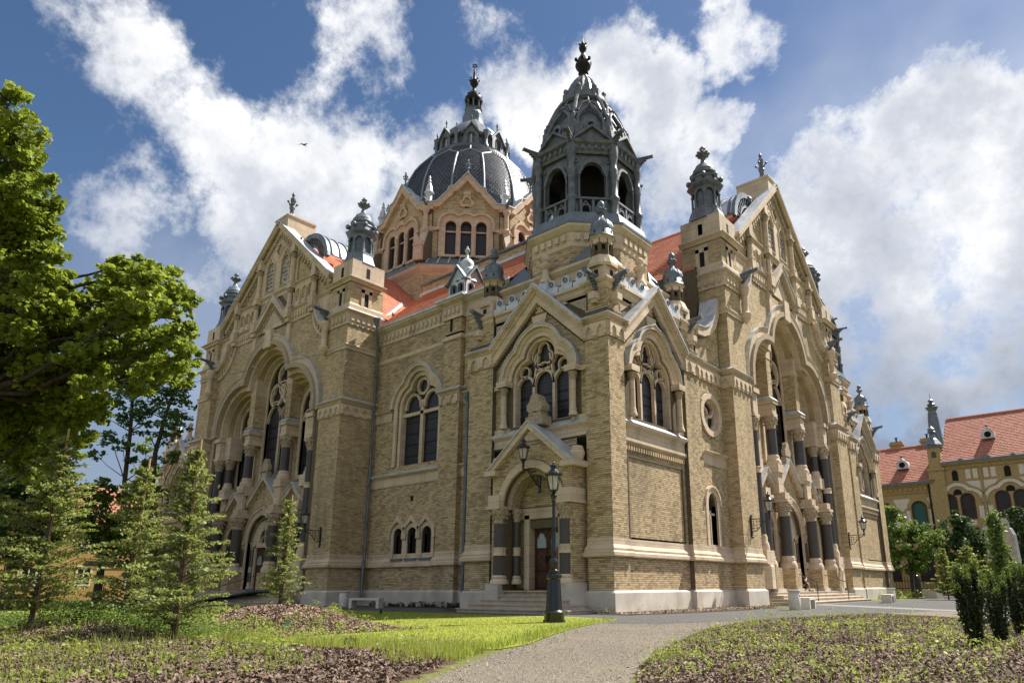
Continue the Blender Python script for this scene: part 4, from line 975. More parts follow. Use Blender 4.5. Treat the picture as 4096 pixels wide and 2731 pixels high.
# near pavilion
part(M().box(W, PW+.02, -.7, .7, PD_-.02, .1, 12.1), 'pavilion_core', 'mortar')
part(M().box(W, PW+.001, -5.85, .001, 1.4, .1, 10.9).box(W, -1.05, -.001, .001, 1.0, .1, 10.9).box(W, -1.4, -.001, 5.6, PD_-.001, .1, 10.9), 'corner_pier', 'mortar')
pav_face(FL, -3.42, (PW, -5.85), (-1.05, 0), 'porch', single=True)
pav_face(FR, 3.28, (0, 1.0), (5.6, PD_), 'panel', single=True)
path = [(PW, 2.7), (PW, 0), (0, 0), (0, PD_), (-.05, PD_), (-.05, 9.22)]
path = [(PW, 2.7), (PW, 0), (-5.85, 0), (-5.85, .2)]; 
for pth in ([(0, PD_), (0, 5.6), (-.2, 5.6), (-.2, 1.0), (0, 1.0), (0, 0), (-1.05, 0), (-1.05, .2)][::-1], ):
    q = [(x, y) for x, y in pth]
# outline sweeps run clockwise seen from above (left flank -> front -> right flank)
def outl(pts): return pts
P_all = [(PW, 2.66), (PW, 0), (-5.85, 0), (-5.85, .2), (-1.05, .2), (-1.05, 0), (0, 0), (0, 1.0), (-.2, 1.0), (-.2, 5.6), (0, 5.6), (0, PD_), (-.07, PD_), (-.07, 9.22)]
def rsweep(m, path, prof):  # sweep with the outward side to the right of travel
    return m.sweep(W, path, [(-o, z) for o, z in prof])
def gap(path, a, b): return path
part(rsweep(M(), P_all[:4], PLINTH), 'plinth', 'limestone'); part(rsweep(M(), P_all[4:], PLINTH), 'plinth', 'limestone')
part(rsweep(M(), P_all[:4], BASE), 'moulded_base', 'stone'); part(rsweep(M(), P_all[4:], BASE), 'moulded_base', 'stone')
for pth in (P_all[:4], P_all[4:9], P_all[9:]):
    o = part(rsweep(rsweep(M(), pth, [(.05, 9.78), (.05, 10.36)]), pth, led(10.6)), 'cornice', 'stone')
    sub(rsweep(M(), pth, cap(10.6, .2, -.12, .22)), 'flashing', 'zinc', o)
pav_corner(0, 0, 1, -1, 1.05, 1.05); pav_corner(PW, 0, -1, -1, 1.2, 1.2); pav_corner(0, PD_, 1, 1, 1.2, 1.2)
part(gargoyle(FL, -.55, -.05, 12.2, .8), 'gargoyle', 'dark_metal'); part(gargoyle(FR, .55, -.05, 12.2, .8), 'gargoyle', 'dark_metal')
part(gargoyle(FL, PW+.55, -.05, 12.2, .7), 'gargoyle', 'dark_metal'); part(gargoyle(FR, PD_-.5, -.05, 12.2, .8), 'gargoyle', 'dark_metal')
for F_, a in ((FL, -.55), (FR, .55), (FL, PW+.55), (FR, PD_-.5)):
    part(M().box(F_, a-.16, a+.16, -.1, .22, 11.3, 11.55).box(F_, a-.11, a+.11, -.1, .13, 11.15, 11.3), 'corbel', 'stone')
# left flank of the near pavilion
S = side(FL, PW, -1); bricks(S, rect(-2.66, 0, .76, 9.8), [], 0)
# porch with its steps
c = -3.2
pz = [(c-1.95, .7), (c-1.95, 5.05), (c, 6.6), (c+1.95, 5.05), (c+1.95, .7)]
po = trefoil(c, 3.95, 1.3, .12, 3.75, 1.42, .77, 6); po = archp(c, 1.35, .77, 3.72, 16, 1.05)
part(M().prism(FL, pz, [po], -.15, .6), 'porch', 'mortar')
bricks(FL, pz, [offset(po, .3)], .6)
for sg in (-1, 1):
    S = side(FL, c+sg*1.95, sg); q0, q1 = sorted((-.6*sg, .2*sg)); bricks(S, rect(q0, q1, .76, 5.0), [], 0)
o = part(M().band(FL, archp(c, 1.35, 3.7, 3.72, 16, 1.05), archp(c, 1.62, 3.7, 3.72, 16, 1.05), .2, .70), 'porch_arch', 'stone')
sub(M().band(FL, archp(c, 1.14, 3.7, 3.72, 16, 1.05), archp(c, 1.35, 3.7, 3.72, 16, 1.05), -.1, .42), 'carved_order', 'carved', o)
o = part(M().bar(FL, [(c-2.0, 5.1), (c, 6.74), (c+2.0, 5.1)], .2, -.1, .80), 'porch_gable', 'stone'); sub(M().bar(FL, [(c-2.06, 5.2), (c, 6.9), (c+2.06, 5.2)], .04, -.15, .86), 'flashing', 'zinc', o)
part(M().prism(FL, [(c-.5, 6.15), (c, 6.55), (c+.5, 6.15)], [], .6, .66, back=False), 'relief_panel', 'stone')
om = M().box(FL, c-.42, c+.42, -.1, .45, 6.8, 7.15).box(FL, c-.3, c+.3, -.05, .4, 7.15, 7.3).prism(FL, foil3(c, 7.62, .42), [], -.02, .42); part(om, 'gable_ornament', 'carved')
for sg in (-1, 1):
    a = c+sg*1.7; pf = Fr(FL.P(a, 0, 0)[:2], FL.n, (FL.r[0]*-1, FL.r[1]*-1))
    m = M().box(FL, *sorted((a-sg*.1, a+sg*.5)), -.1, .86, 5.0, 5.2).lathe(*FL.P(a+sg*.25, .3, 0)[:2], [(.2, 5.2), (.28, 5.5), (.2, 5.75)], 10); part(m, 'scroll_block', 'stone')
    part(M().box(FL, a-.36, a+.36, -.1, .86, 3.72, 3.84).box(FL, a-.3, a+.3, -.1, .8, 3.84, 4.25), 'impost', 'stone')
    column(FL, a-sg*.1, .52, .98, 3.75, .24, 'granite', .58, .32, ring=[2.15])
    column(FL, c+sg*1.12, .1, .98, 3.75, .13, 'granite', .5, .3, ring=[2.15], n=10)
    part(M().box(FL, a-.40, a+.40, -.1, .92, .0, .72).box(FL, a-.33, a+.33, -.1, .84, .72, 1.0), 'plinth', 'limestone')
part(M().box(FL, c-.95, c-.7, -.6, -.12, .77, 3.5).box(FL, c+.7, c+.95, -.6, -.12, .77, 3.5).box(FL, c-1.4, c+1.4, -.6, -.12, 3.35, 3.75), 'door_frame', 'stone')
bricks(FL, rect(c-1.4, c-.95, .8, 3.3), [], -.19); bricks(FL, rect(c+.95, c+1.4, .8, 3.3), [], -.19)
tym = M().prism(FL, archp(c, 1.3, 3.7, 3.74, 12), [], -.3, -.15); part(tym, 'tympanum', 'mortar'); bricks(FL, archp(c, 1.25, 3.8, 3.82, 12), [], -.15)
door_leaves(FL, c, .7, .77, 3.38, -.5)
part(M().box(FL, c-1.4, c+1.4, -.6, .52, .1, .72).box(FL, c-1.4, c+1.4, -.6, .56, .72, .765), 'landing', 'step_stone')
for i in range(4):
    z1 = .6-.15*i; e_ = .85+.3*i; hw_ = 1.42 if i == 0 else 1.7+.3*i; part(M().box(FL, c-hw_+.03, c+hw_-.03, .3, e_-.04, 0, z1-.035).box(FL, c-hw_, c+hw_, .3, e_, z1-.035, z1), 'step', 'step_stone')
# wall lamp bracket is a thing of its own (further down)

# recess between pavilion and left wing
FQ = Fr((0, 2.66), (1, 0), (0, -1))
wa = trefoil(-13.86, 10.95, .95, .55, 10.1, 1.15, 6.95, 6)
tri = [archp(x, .36, 2.28, 3.42, 8, 1.0) for x in (-14.96, -13.86, -12.76)]
part(M().prism(FQ, [(-17.7, .1), (-17.7, 15.0), (-7.2, 15.0), (-7.2, .1)], [wa]+tri, -.5, 0), 'wall', 'mortar')
bricks(FQ, [(-17.6, .76), (-17.6, 14.1), (-7.25, 14.1), (-7.25, .76)], [offset(wa, .38)]+[offset(t, .2) for t in tri]+[rect(-11.85, -10.5, .1, 14.2)], 0)
pier(Fr((0, 2.66), (1, 0), (0, -1)), -11.85, -10.5, [(.7, 10.1, 0), (10.35, 13.1, .05), (13.3, 14.3, .05)], .3, .28, 'pier')
P2 = [(-17.6, 0), (-11.85, 0), (-11.85, .28), (-10.5, .28), (-10.5, 0), (-7.25, 0)]
part(stonework(FQ, P2, prof_list=[PLINTH]), 'plinth', 'limestone'); part(stonework(FQ, P2, prof_list=[BASE]), 'moulded_base', 'stone')
for pth in (P2[:2], P2[2:4]):
    pass
o = part(stonework(FQ, P2[1:5], prof_list=[[(.05, 9.55), (.05, 10.05)], led(10.28)]), 'cornice', 'stone'); sub(stonework(FQ, P2[1:5], prof_list=[cap(10.28)]), 'flashing', 'zinc', o)
part(corbel_row(FQ, -11.85, -10.5, .33, 9.6, 10.02, .55), 'corbel_table', 'stone')
part(stonework(FQ, [(-17.6, 0), (-16.0, 0)], prof_list=[[(.05, 9.5), (.05, 9.9)], led(10.1)]), 'string_course', 'stone')
part(stonework(FQ, P2[4:], prof_list=[[(.05, 9.5), (.05, 9.9)], led(10.1)]), 'string_course', 'stone')
o = part(stonework(FQ, P2, prof_list=[[(.05, 6.05), (.05, 6.4)], led(6.6)]) if False else stonework(FQ, P2[:2], prof_list=[[(.05, 5.95), (.05, 6.35)], led(6.55)]), 'sill_course', 'stone'); sub(stonework(FQ, P2[:2], prof_list=[cap(6.55, .2, 0, .15)]), 'flashing', 'zinc', o)
o = part(stonework(FQ, P2[4:], prof_list=[[(.05, 5.95), (.05, 6.35)], led(6.55)]), 'sill_course', 'stone')
part(stonework(FQ, P2, prof_list=[[(.0, 12.9), (.06, 12.95), (.06, 13.08), (0, 13.16)]]), 'string_course', 'stone')
o = part(stonework(FQ, P2, prof_list=[[(.05, 14.05), (.05, 14.75)], [(.05, 14.7), (.12, 14.8), (.3, 14.92), (.3, 15.02)]]), 'cornice', 'stone')
dn = dentil_row(FQ, -17.5, -11.9, .05, 14.3, 14.6, .34, .08); dentil_row(FQ, -11.8, -10.55, .33, 14.3, 14.6, .34, .08, dn); sub(dn, 'dentil', 'stone', o)
sub(stonework(FQ, P2, prof_list=[[(.3, 15.02), (.36, 15.03), (.36, 15.17), (.26, 15.18), (.2, 15.03)]]), 'gutter', 'zinc', o)
sl_ = M().box(FQ, -11.4, -11.22, .2, .24, 13.4, 14.1); part(sl_, 'slot', 'void')
A_ = lambda g: trefoil(-13.86, 10.95, .95+g, .55, 10.1, 1.15+g, 10.1, 6, .0)
def A2(g): t = A_(g); return [(t[0][0], 6.95)]+t[1:-1]+[(t[-1][0], 6.95)]
o = part(M().band(FQ, A2(0), A2(.24), -.1, .1), 'window_surround', 'stone'); sub(M().band(FQ, A_(.24), A_(.40), 0, .26), 'hood_mould', 'stone', o)
sub(M().band(FQ, A_(.40), A_(.43), 0, .3), 'flashing', 'zinc', o)
sub(M().band(FQ, A2(-.22), A2(0), -.4, -.05), 'reveal', 'stone', o)
cx = -13.86
window(FQ, A2(-.2), -.36, bars=[([(cx, 6.95), (cx, 10.4)], .24), ([(cx-1.5, 9.72), (cx+1.5, 9.72)], .17), (arc(cx-.75, 10.0, .62, 180, 0, 8, .8), .14), (arc(cx+.75, 10.0, .62, 180, 0, 8, .8), .14), (circ(cx, 11.15, .42, 14), .14, True)], rails=[(cx-1.4, cx+1.4, z) for z in (7.5, 8.1, 8.7, 9.3)])
tt = [(-15.7, 2.25)]+[(-15.7, 3.45)]
o = None
for i, t in enumerate(tri):
    o = part(M().band(FQ, t, offset(t, .2), -.05, .07), 'window_surround', 'stone'); x = (-14.96, -13.86, -12.76)[i]
    sub(M().band(FQ, offset(archp(x, .36, 3.2, 3.42, 8, 1.0, .08), .2), offset(archp(x, .36, 3.2, 3.42, 8, 1.0, .12), .34), 0, .18), 'hood_mould', 'stone', o)
    window(FQ, t, -.3, surround=.02, rails=[(x-.34, x+.34, z) for z in (2.6, 2.9, 3.2)])
    part(M().box(FQ, x-.42, x+.42, -.2, .14, 2.14, 2.27), 'window_sill', 'zinc_dull')
for x in (-14.41, -13.31): column(FQ, x, .02, 2.25, 3.5, .1, 'stone', .32, .3, n=10)
vt = M().box(FQ, -14.15, -13.95, 0, .03, 5.1, 5.35); part(vt, 'vent', 'void')
# zinc aedicule on the pier of the recess
def aedicule(x, y, z):
    o = part(M().box(W, x-.85, x+.85, y-.85, y+.85, z, z+.14).lathe(x, y, [(1.15, z+.14), (1.0, z+.36)], 4, PI/4), 'aedicule', 'zinc')
    for F_ in (Fr((x, y-.62), (1, 0), (0, -1)), Fr((x+.62, y), (0, 1), (1, 0)), Fr((x-.62, y), (0, -1), (-1, 0))):
        hs_ = [archp(q, .17, z+.45, z+.82, 8) for q in (-.27, .27)]+[circ(0, z+1.22, .11, 10)]
        sub(M().prism(F_, [(-.66, z+.3), (-.66, z+1.2), (0, z+2.0), (.66, z+1.2), (.66, z+.3)], hs_, -.1, 0), 'face', 'zinc', o)
        sub(M().bar(F_, [(-.84, z+1.05), (-.6, z+1.22), (0, z+2.02), (.6, z+1.22), (.84, z+1.05)], .09, -.1, .14), 'gablet', 'zinc_dull', o)
        rr = M()
        for q in (-.27, .27): rr.band(F_, archp(q, .17, z+.45, z+.82, 8), archp(q, .21, z+.45, z+.82, 8), 0, .05)
        sub(rr, 'hood_mould', 'zinc_dull', o)
    sub(M().box(W, x-.5, x+.5, y-.5, y+.5, z+.3, z+1.1), 'core', 'void', o)
    sub(M().lathe(x, y, [(.7, z+1.2), (.5, z+1.75), (.48, z+1.95), (.40, z+2.0), (.36, z+2.1), (.40, z+2.25), (.36, z+2.45), (.24, z+2.6), (.1, z+2.7), (.06, z+2.85), (.05, z+3.0), (.13, z+3.08), (.14, z+3.2), (.05, z+3.3), (.06, z+3.36), (.01, z+3.42)], 12), 'spire', 'zinc', o, smooth=40)
aedicule(-11.18, 3.25, 15.05)
# drain pipes
def pipe(pts, r=.075, hopper=None):
    m = M().tube(pts, r, 10); o = part(m, 'drain_pipe', 'zinc_dull', smooth=50)
    if hopper: sub(M().lathe(hopper[0], hopper[1], [(.1, hopper[2]), (.22, hopper[2]+.25), (.24, hopper[2]+.42)], 6), 'hopper', 'zinc_dull', o)
    zs = np.arange(2.2, pts[0][2]-.5, 2.0); m = M()
    for z in zs: m.lathe(pts[-1][0], pts[-1][1], [(r*1.25, z), (r*1.25, z+.06)], 10)
    sub(m, 'clip', 'zinc_dull', o)
pipe([(-17.05, 2.0, 15.1), (-17.25, 2.15, 14.5), (-17.42, 2.42, 14.1), (-17.42, 2.42, 2.3), (-17.3, 2.3, 1.9), (-17.3, 2.3, .3)], .07, (-17.05, 2.0, 15.05))
pipe([(-9.95, 2.45, 9.5), (-9.95, 2.45, .15)], .095, (-9.95, 2.45, 9.45))
# recess between pavilion and right wing
FS = Fr((-.07, 0), (0, 1), (1, 0))
oc = circ(7.9, 8.25, .78, 24); ln = archp(7.5, .42, 2.5, 4.2, 10, 1.3)
part(M().prism(FS, [(6.9, .1), (6.9, 12.1), (7.6, 12.2), (8.6, 12.7), (9.1, 13.9), (9.3, 14.3), (9.3, .1)], [oc, ln], -.6, 0), 'wall', 'mortar')
bricks(FS, rect(6.92, 9.22, .76, 9.8), [circ(7.9, 8.25, 1.05, 24), offset(ln, .22)], 0)
bricks(FS, [(6.92, 10.8), (6.92, 11.6), (7.6, 11.8), (8.6, 12.3), (9.1, 13.4), (9.22, 13.8), (9.22, 10.8)], [], 0)
part(corbel_row(FS, 6.92, 9.2, .05, 9.84, 10.34, .5), 'corbel_table', 'stone')
q = [(6.92, 12.0), (7.5, 12.05), (8.1, 12.3), (8.6, 12.75), (8.95, 13.4), (9.15, 14.1)]
o = part(M().bar(FS, q, .4, -.6, .2), 'swept_coping', 'stone'); sub(M().bar(FS, offset(q, .22), .06, -.65, .26), 'flashing', 'zinc', o)
o = part(M().band(FS, circ(7.9, 8.25, .74), circ(7.9, 8.25, 1.0), -.15, .1, True), 'oculus', 'stone'); sub(M().prism(FS, circ(7.9, 8.25, .74), [], -.3, -.25), 'pane', 'leaded_glass', o)
tr = M().bar(FS, circ(7.9, 8.25, .68), .12, -.22, -.08, True)
for a in (90, 210, 330): tr.bar(FS, [(7.9, 8.25)]+[(7.9+.62*t*math.cos(R_(a+60*t)), 8.25+.62*t*math.sin(R_(a+60*t))) for t in (.25, .5, .75, 1)], .12, -.22, -.08)
sub(tr, 'tracery', 'stone', o)
o = part(M().band(FS, ln, offset(ln, .22), -.1, .1), 'window_surround', 'stone'); sub(M().band(FS, offset(ln, .22)[1:-1], offset(ln, .3)[1:-1], 0, .16), 'hood_mould', 'stone', o)
window(FS, ln, -.2, bars=[([(7.5, 2.5), (7.5, 4.0)], .08), ([(7.1, 3.85), (7.9, 3.85)], .09)], surround=.04, rails=[(7.1, 7.9, z) for z in (2.9, 3.3)])
o = part(stonework(FS, [(6.92, 0), (9.22, 0)], prof_list=[[(.04, 5.95), (.04, 6.35)], led(6.55)]), 'string_course', 'stone')

# wings
FWL = Fr((-26.53, .46), (1, 0), (0, -1), 1.0); FWR = Fr((.52, 17.5), (0, 1), (1, 0), .925)
wing(FWL); wing(FWR, True)

# far pavilion beyond the right wing, and the far one beyond the left wing
def far_pav(F, org, lo, hi, c, kind):
    part(M().box(F, lo+.02, hi-.02, -6.5, -.7, .1, 12.1), 'pavilion_core', 'mortar')
    part(M().box(F, lo, lo+1.3, -1.4, -.001, .1, 10.9).box(F, hi-1.2, hi, -1.4, -.001, .1, 10.9), 'corner_pier', 'mortar')
    pav_face(F, c, (lo, lo+1.3), (hi-1.2, hi), kind)
    pth = [(lo, -3), (lo, 0), (lo+1.3, 0), (lo+1.3, -.2), (hi-1.2, -.2), (hi-1.2, 0), (hi, 0), (hi, -4)]
    part(stonework(F, pth, prof_list=[PLINTH]), 'plinth', 'limestone'); part(stonework(F, pth, prof_list=[BASE]), 'moulded_base', 'stone')
    for q in (pth[:4], pth[4:]):
        o = part(stonework(F, q, prof_list=[[(.05, 9.78), (.05, 10.36)], led(10.6)]), 'cornice', 'stone'); sub(stonework(F, q, prof_list=[cap(10.6, .2, -.12, .22)]), 'flashing', 'zinc', o)
    S = side(F, lo, -1); bricks(S, rect(-2.6, 0, .76, 9.8), [], 0)
FFR = Fr((0, 35.0), (0, 1), (1, 0))
far_pav(FFR, None, -6.92, 0, -3.6, 'panel')
pav_corner(0, 35-6.92, 1, -1, 1.2, 1.2); pav_corner(0, 35, 1, 1, 1.05, 1.05)
part(gargoyle(FFR, -.5, -.05, 12.2, .9), 'gargoyle', 'dark_metal'); part(gargoyle(FFR, -6.4, -.05, 12.2, .9), 'gargoyle', 'dark_metal')
part(M().box(W, -3, -.07, 25.7, 28.2, .1, 12.0), 'wall', 'mortar'); bricks(FS, rect(25.8, 28.1, .76, 12), [], .0)
FFL = Fr((-53.0, 3.7), (1, 0), (0, -1))
far_pav(FFL, None, 3.9, 10.9, 7.5, 'pair')
pav_corner(-53+3.9, 3.7, -1, -1, 1.2, 1.2); pav_corner(-53+10.9, 3.7, 1, -1, 1.2, 1.2)
part(M().box(W, -42.2, -35.3, 5.2, 8, .1, 15), 'wall', 'mortar'); bricks(Fr((0, 5.2), (1, 0), (0, -1)), rect(-42.2, -35.4, .8, 15), [], 0)
# round stair turret at the far left corner
x, y = -44.4, 7.2
rt = M().lathe(x, y, [(2.0, 11), (2.0, 16.3), (2.2, 16.5), (2.2, 16.7), (1.75, 16.9), (1.75, 19.6), (2.0, 19.8), (2.05, 20.1)], 20); o = part(rt, 'round_turret', 'stone', smooth=40)
sub(M().lathe(x, y, [(2.15, 20.1), (1.9, 20.4), (1.85, 20.9), (1.7, 21.5), (1.2, 22.1), (.5, 22.5), (.1, 23.3)], 20), 'cap', 'zinc_dull', o, smooth=40)
oc = M()
for k in range(8):
    a = R_(-90+45*k); F_ = Fr((x+1.73*math.cos(a), y+1.73*math.sin(a)), (-math.sin(a), math.cos(a)), (math.cos(a), math.sin(a))); oc.band(F_, circ(0, 18.2, .32), circ(0, 18.2, .48), 0, .12, True)
    oc.lathe(x+1.8*math.cos(a+.39), y+1.8*math.sin(a+.39), [(.14, 17), (.1, 17.2), (.1, 19.0), (.2, 19.3)], 8)
sub(oc, 'oculus_ring', 'stone', o)
oc = M()
for k in range(8):
    a = R_(-90+45*k); F_ = Fr((x+1.735*math.cos(a), y+1.735*math.sin(a)), (-math.sin(a), math.cos(a)), (math.cos(a), math.sin(a))); oc.prism(F_, circ(0, 18.2, .32), [], 0, .02, back=False)
sub(oc, 'opening', 'void', o)

# ------------------------------------------------------------------ belfry turrets
def octp(cx, cy, R, ph=PI/8, n=8): return [(cx+R*math.cos(ph-2*PI*i/n), cy+R*math.sin(ph-2*PI*i/n)) for i in range(n)]
def face_frame(cx, cy, R, k, n=8, ph=PI/8):
    """frame on face k (its normal at angle 360/n*k); half width returned."""
    a = 2*PI*k/n; ap = R*math.cos(PI/n); return Fr((cx+ap*math.cos(a), cy+ap*math.sin(a)), (-math.sin(a), math.cos(a)), (math.cos(a), math.sin(a))), R*math.sin(PI/n)
def csweep(m, path, prof, F=W): return m.sweep(F, path, prof, closed=True, caps=False)
sub_all = sub
def belfry(cx, cy, detail=True):
    sub = sub_all
    sq = 2.62
    s4 = [(cx-sq, cy+sq), (cx+sq, cy+sq), (cx+sq, cy-sq), (cx-sq, cy-sq)]
    o = part(M().box(W, cx-sq, cx+sq, cy-sq, cy+sq, 11.5, 13.4), 'belfry_base', 'mortar')
    for F_ in (Fr((cx, cy-sq), (1, 0), (0, -1)), Fr((cx+sq, cy), (0, 1), (1, 0)), Fr((cx-sq, cy), (0, -1), (-1, 0))): bricks(F_, rect(-sq, sq, 12.0, 12.9), [], 0)
    sub(csweep(M(), s4, [(.04, 12.85), (.04, 13.25), (.1, 13.3), (.22, 13.42), (.22, 13.52), (-.3, 13.62)]), 'cornice', 'stone', o)
    bz = M()
    for sx in (-1, 1):
        for sy in (-1, 1):
            x0_, y0_ = cx+sx*(sq+.1), cy+sy*(sq+.1); q = .95; b = sq*.0
            bz.add([(x0_, y0_, 13.56), (cx+sx*(sq+.1), cy+sy*.9, 13.56), (cx+sx*.9, cy+sy*(sq+.1), 13.56), (cx+sx*2.0, cy+sy*2.0, 14.75)], [(0, 1, 3), (0, 3, 2), (1, 2, 3)])
    sub(bz, 'broach_roof', 'zinc_dull', o)
    R0 = 2.72
    o = part(M().lathe(cx, cy, [(R0, 12.8), (R0, 15.0)], 8, PI/8), 'belfry_drum', 'mortar')
    for k in range(8):
        F_, hw = face_frame(cx, cy, R0, k); bricks(F_, rect(-hw, hw, 13.4, 14.55), [], 0)
        dn = dentil_row(F_, -hw*.9, hw*.9, .04, 14.82, 15.12, .36, .09); sub(dn, 'dentil', 'stone', o)
    P = octp(cx, cy, R0)
    sub(csweep(csweep(M(), P, [(0, 14.52), (.04, 14.56), (.04, 15.2), (.1, 15.25), (.24, 15.42), (.24, 15.52)]), P, [(.24, 15.52), (0, 15.56)]), 'cornice', 'stone', o)
    sub(csweep(M(), P, [(.26, 15.52), (.27, 15.62), (.06, 15.72), (-.05, 16.2), (-.12, 16.25), (-.4, 16.3)]), 'skirt', 'zinc_dull', o)
    # metal arcade
    ZO = [15, 19.3, 19.98, 21.1, 22.66, 23.5, 24.3, 25.3, 26.15, 27.0, 27.66]; ZN = [15, 19.2, 19.82, 20.55, 22.25, 23.1, 23.75, 24.95, 25.75, 26.85, 27.6]
    def sub(m, name, mt, par, **k):
        m.v = [(a, b, float(np.interp(c, ZO, ZN))) for a, b, c in m.v]; return sub_all(m, name, mt, par, **k)
    R1 = 2.42; o = part(M().lathe(cx, cy, [(R1-.1, 15.9), (R1-.1, 16.2)], 8, PI/8), 'belfry_lantern', 'dark_metal')
    sub(M().lathe(cx, cy, [(1.2, 16.2), (1.25, 19.6)], 8, PI/8), 'core', 'void', o)
    for k in range(8):
        F_, hw = face_frame(cx, cy, R1-.12, k)
        ap = trefoil(0, 18.45, .43, .10, 18.2, .44, 16.25, 6)
        sub(M().prism(F_, rect(-hw, hw, 16.2, 19.35), [ap], -.14, 0), 'arcade_panel', 'dark_metal', o)
        m = M().band(F_, ap[1:-1], trefoil(0, 18.45, .56, .10, 18.2, .57, 16.25, 6)[1:-1], 0, .12)
        m.box(F_, -hw, hw, -.05, .12, 17.02, 17.12)
        for q in (-.6, .6): m.lat(F_, q*1.03, .08, [(.06, 17.12), (.045, 17.2), (.045, 18.05), (.08, 18.15)], 8)
        for q in (-.55, .55): m.lat(F_, q, .02, [(.1, 16.25), (.1, 17.0)], 6)
        for q in (-.32, .32):
            m.bar(F_, archp(q, .2, 16.3, 16.55, 8, 1.1), .06, -.05, .08)
            m.bar(F_, [(q-.24, 16.62), (q, 16.95), (q+.24, 16.62)], .05, -.05, .08)
        for q in (0,): m.box(F_, q-.06, q+.06, -.05, .1, 16.25, 17.1)
        for q in (-.7, .7): m.band(F_, circ(q, 19.0, .12, 10), circ(q, 19.0, .04, 10), 0, .06, True)
        sub(m, 'balustrade', 'dark_metal', o)
        m = M()
        for i in range(6): q = -hw*.86+hw*1.72*i/5; m.box(F_, q-.055, q+.055, .1, .26, 19.5, 19.72)
        sub(m, 'dentil', 'dark_metal', o)
        gb = M().prism(F_, [(-hw*1.0, 19.98), (0, 21.05), (hw*1.0, 19.98)], [], -.4, .12); gb.bar(F_, [(-hw*1.05, 19.98), (0, 21.1), (hw*1.05, 19.98)], .1, -.4, .28)
        sub(gb, 'gablet', 'dark_metal', o)
        # corner column, stacked
        a = PI/8+2*PI*k/8; x_, y_ = cx+R1*math.cos(a), cy+R1*math.sin(a)
        cl = M().lathe(x_, y_, [(.24, 15.85), (.25, 16.0), (.18, 16.1), (.17, 16.9), (.22, 17.0), (.23, 17.1), (.155, 17.2), (.15, 18.1), (.2, 18.2), (.17, 18.3), (.22, 18.45), (.15, 18.6), (.14, 18.85), (.2, 19.1), (.22, 19.4), (.22, 19.85)], 10)
        sub(cl, 'column', 'dark_metal', o, smooth=45)
        gf = Fr((cx, cy), (-math.sin(a), math.cos(a)), (math.cos(a), math.sin(a)))
        sub(gargoyle(gf, 0, R1+.1, 20.05, .85), 'gargoyle', 'dark_metal', o)
    P = octp(cx, cy, R1)
    sub(csweep(M(), P, [(.0, 19.3), (.03, 19.35), (.03, 19.45), (.08, 19.5), (.08, 19.72), (.22, 19.8), (.26, 19.95), (-.2, 20.05)]), 'entablature', 'dark_metal', o)
    # crown: ogival dome with eight arched niches
    cr = M().lathe(cx, cy, [(2.25, 19.8), (2.1, 20.5), (1.92, 21.1), (1.7, 21.8), (1.42, 22.4), (1.1, 23.05), (1.08, 23.15)], 8, PI/8); o = part(cr, 'belfry_dome', 'dark_metal')
    for k in range(8):
        a = 2*PI*k/8; a2 = a+PI/8
        # ribs
        rp = [(2.2, 20.6), (2.12, 21.2), (1.95, 21.8), (1.72, 22.4), (1.45, 23.0), (1.16, 23.5)]
        rb = M().tube([(cx+(r+.05)*math.cos(a2), cy+(r+.05)*math.sin(a2), z) for r, z in rp], .09, 6); sub(rb, 'rib', 'dark_metal', o)
        # stepped merlon and ball at the foot of each rib
        F_ = Fr((cx+2.1*math.cos(a2), cy+2.1*math.sin(a2)), (-math.sin(a2), math.cos(a2)), (math.cos(a2), math.sin(a2)))
        m = M().box(F_, -.13, .13, -.25, .08, 20.0, 21.6).box(F_, -.08, .08, -.3, .04, 21.6, 21.85); m.ball((cx+1.97*math.cos(a2), cy+1.97*math.sin(a2), 22.0), .1, 8)
        sub(m, 'merlon', 'dark_metal', o)
        F_ = Fr((cx+2.0*math.cos(a), cy+2.0*math.sin(a)), (-math.sin(a), math.cos(a)), (math.cos(a), math.sin(a)))
        m = M()
        for q0, q1, z0, z1 in ((-.72, -.52, 20.4, 21.5), (.52, .72, 20.4, 21.5), (-.52, -.34, 20.4, 21.15), (.34, .52, 20.4, 21.15), (-.34, .34, 20.9, 21.1), (-.34, -.16, 21.1, 21.4), (.16, .34, 21.1, 21.4)): m.box(F_, q0, q1, -.25, .05, z0, z1)
        m.band(F_, circ(0, 21.35, .26, 14), circ(0, 21.35, .13, 14), -.2, .1, True)
        sub(m, 'cresting', 'dark_metal', o)
        # arched dormer: leaning arch over the niche
        pts = [(-.62, 21.3), (-.58, 21.75), (-.42, 22.15), (-.18, 22.42), (0, 22.58), (.18, 22.42), (.42, 22.15), (.58, 21.75), (.62, 21.3)]
        vs = []
        def on_d(s_, z_, o_=0.12):
            r_ = np.interp(z_, [20.8, 21.4, 22.1, 22.8, 23.4], [2.0, 1.85, 1.66, 1.42, 1.1])+o_
            return (cx+r_*math.cos(a)-s_*math.sin(a), cy+r_*math.sin(a)+s_*math.cos(a), z_)
        sub(M().tube([on_d(*p) for p in pts], .085, 6).ball(on_d(0, 22.66, .2), .1, 6), 'arch', 'dark_metal', o)
        sub(M().tube([on_d(-.55, 22.25), on_d(-.3, 22.75), on_d(0, 22.95), on_d(.3, 22.75), on_d(.55, 22.25)], .06, 5).tube([on_d(0, 22.6), on_d(0, 23.3)], .05, 5), 'tracery', 'dark_metal', o)
    P = octp(cx, cy, 1.15)
    up = M().lathe(cx, cy, [(1.12, 23.4), (1.22, 23.5), (1.22, 23.6), (1.1, 23.66), (1.08, 23.9), (1.0, 24.0)], 16); sub(up, 'collar', 'dark_metal', o)
    m = M()
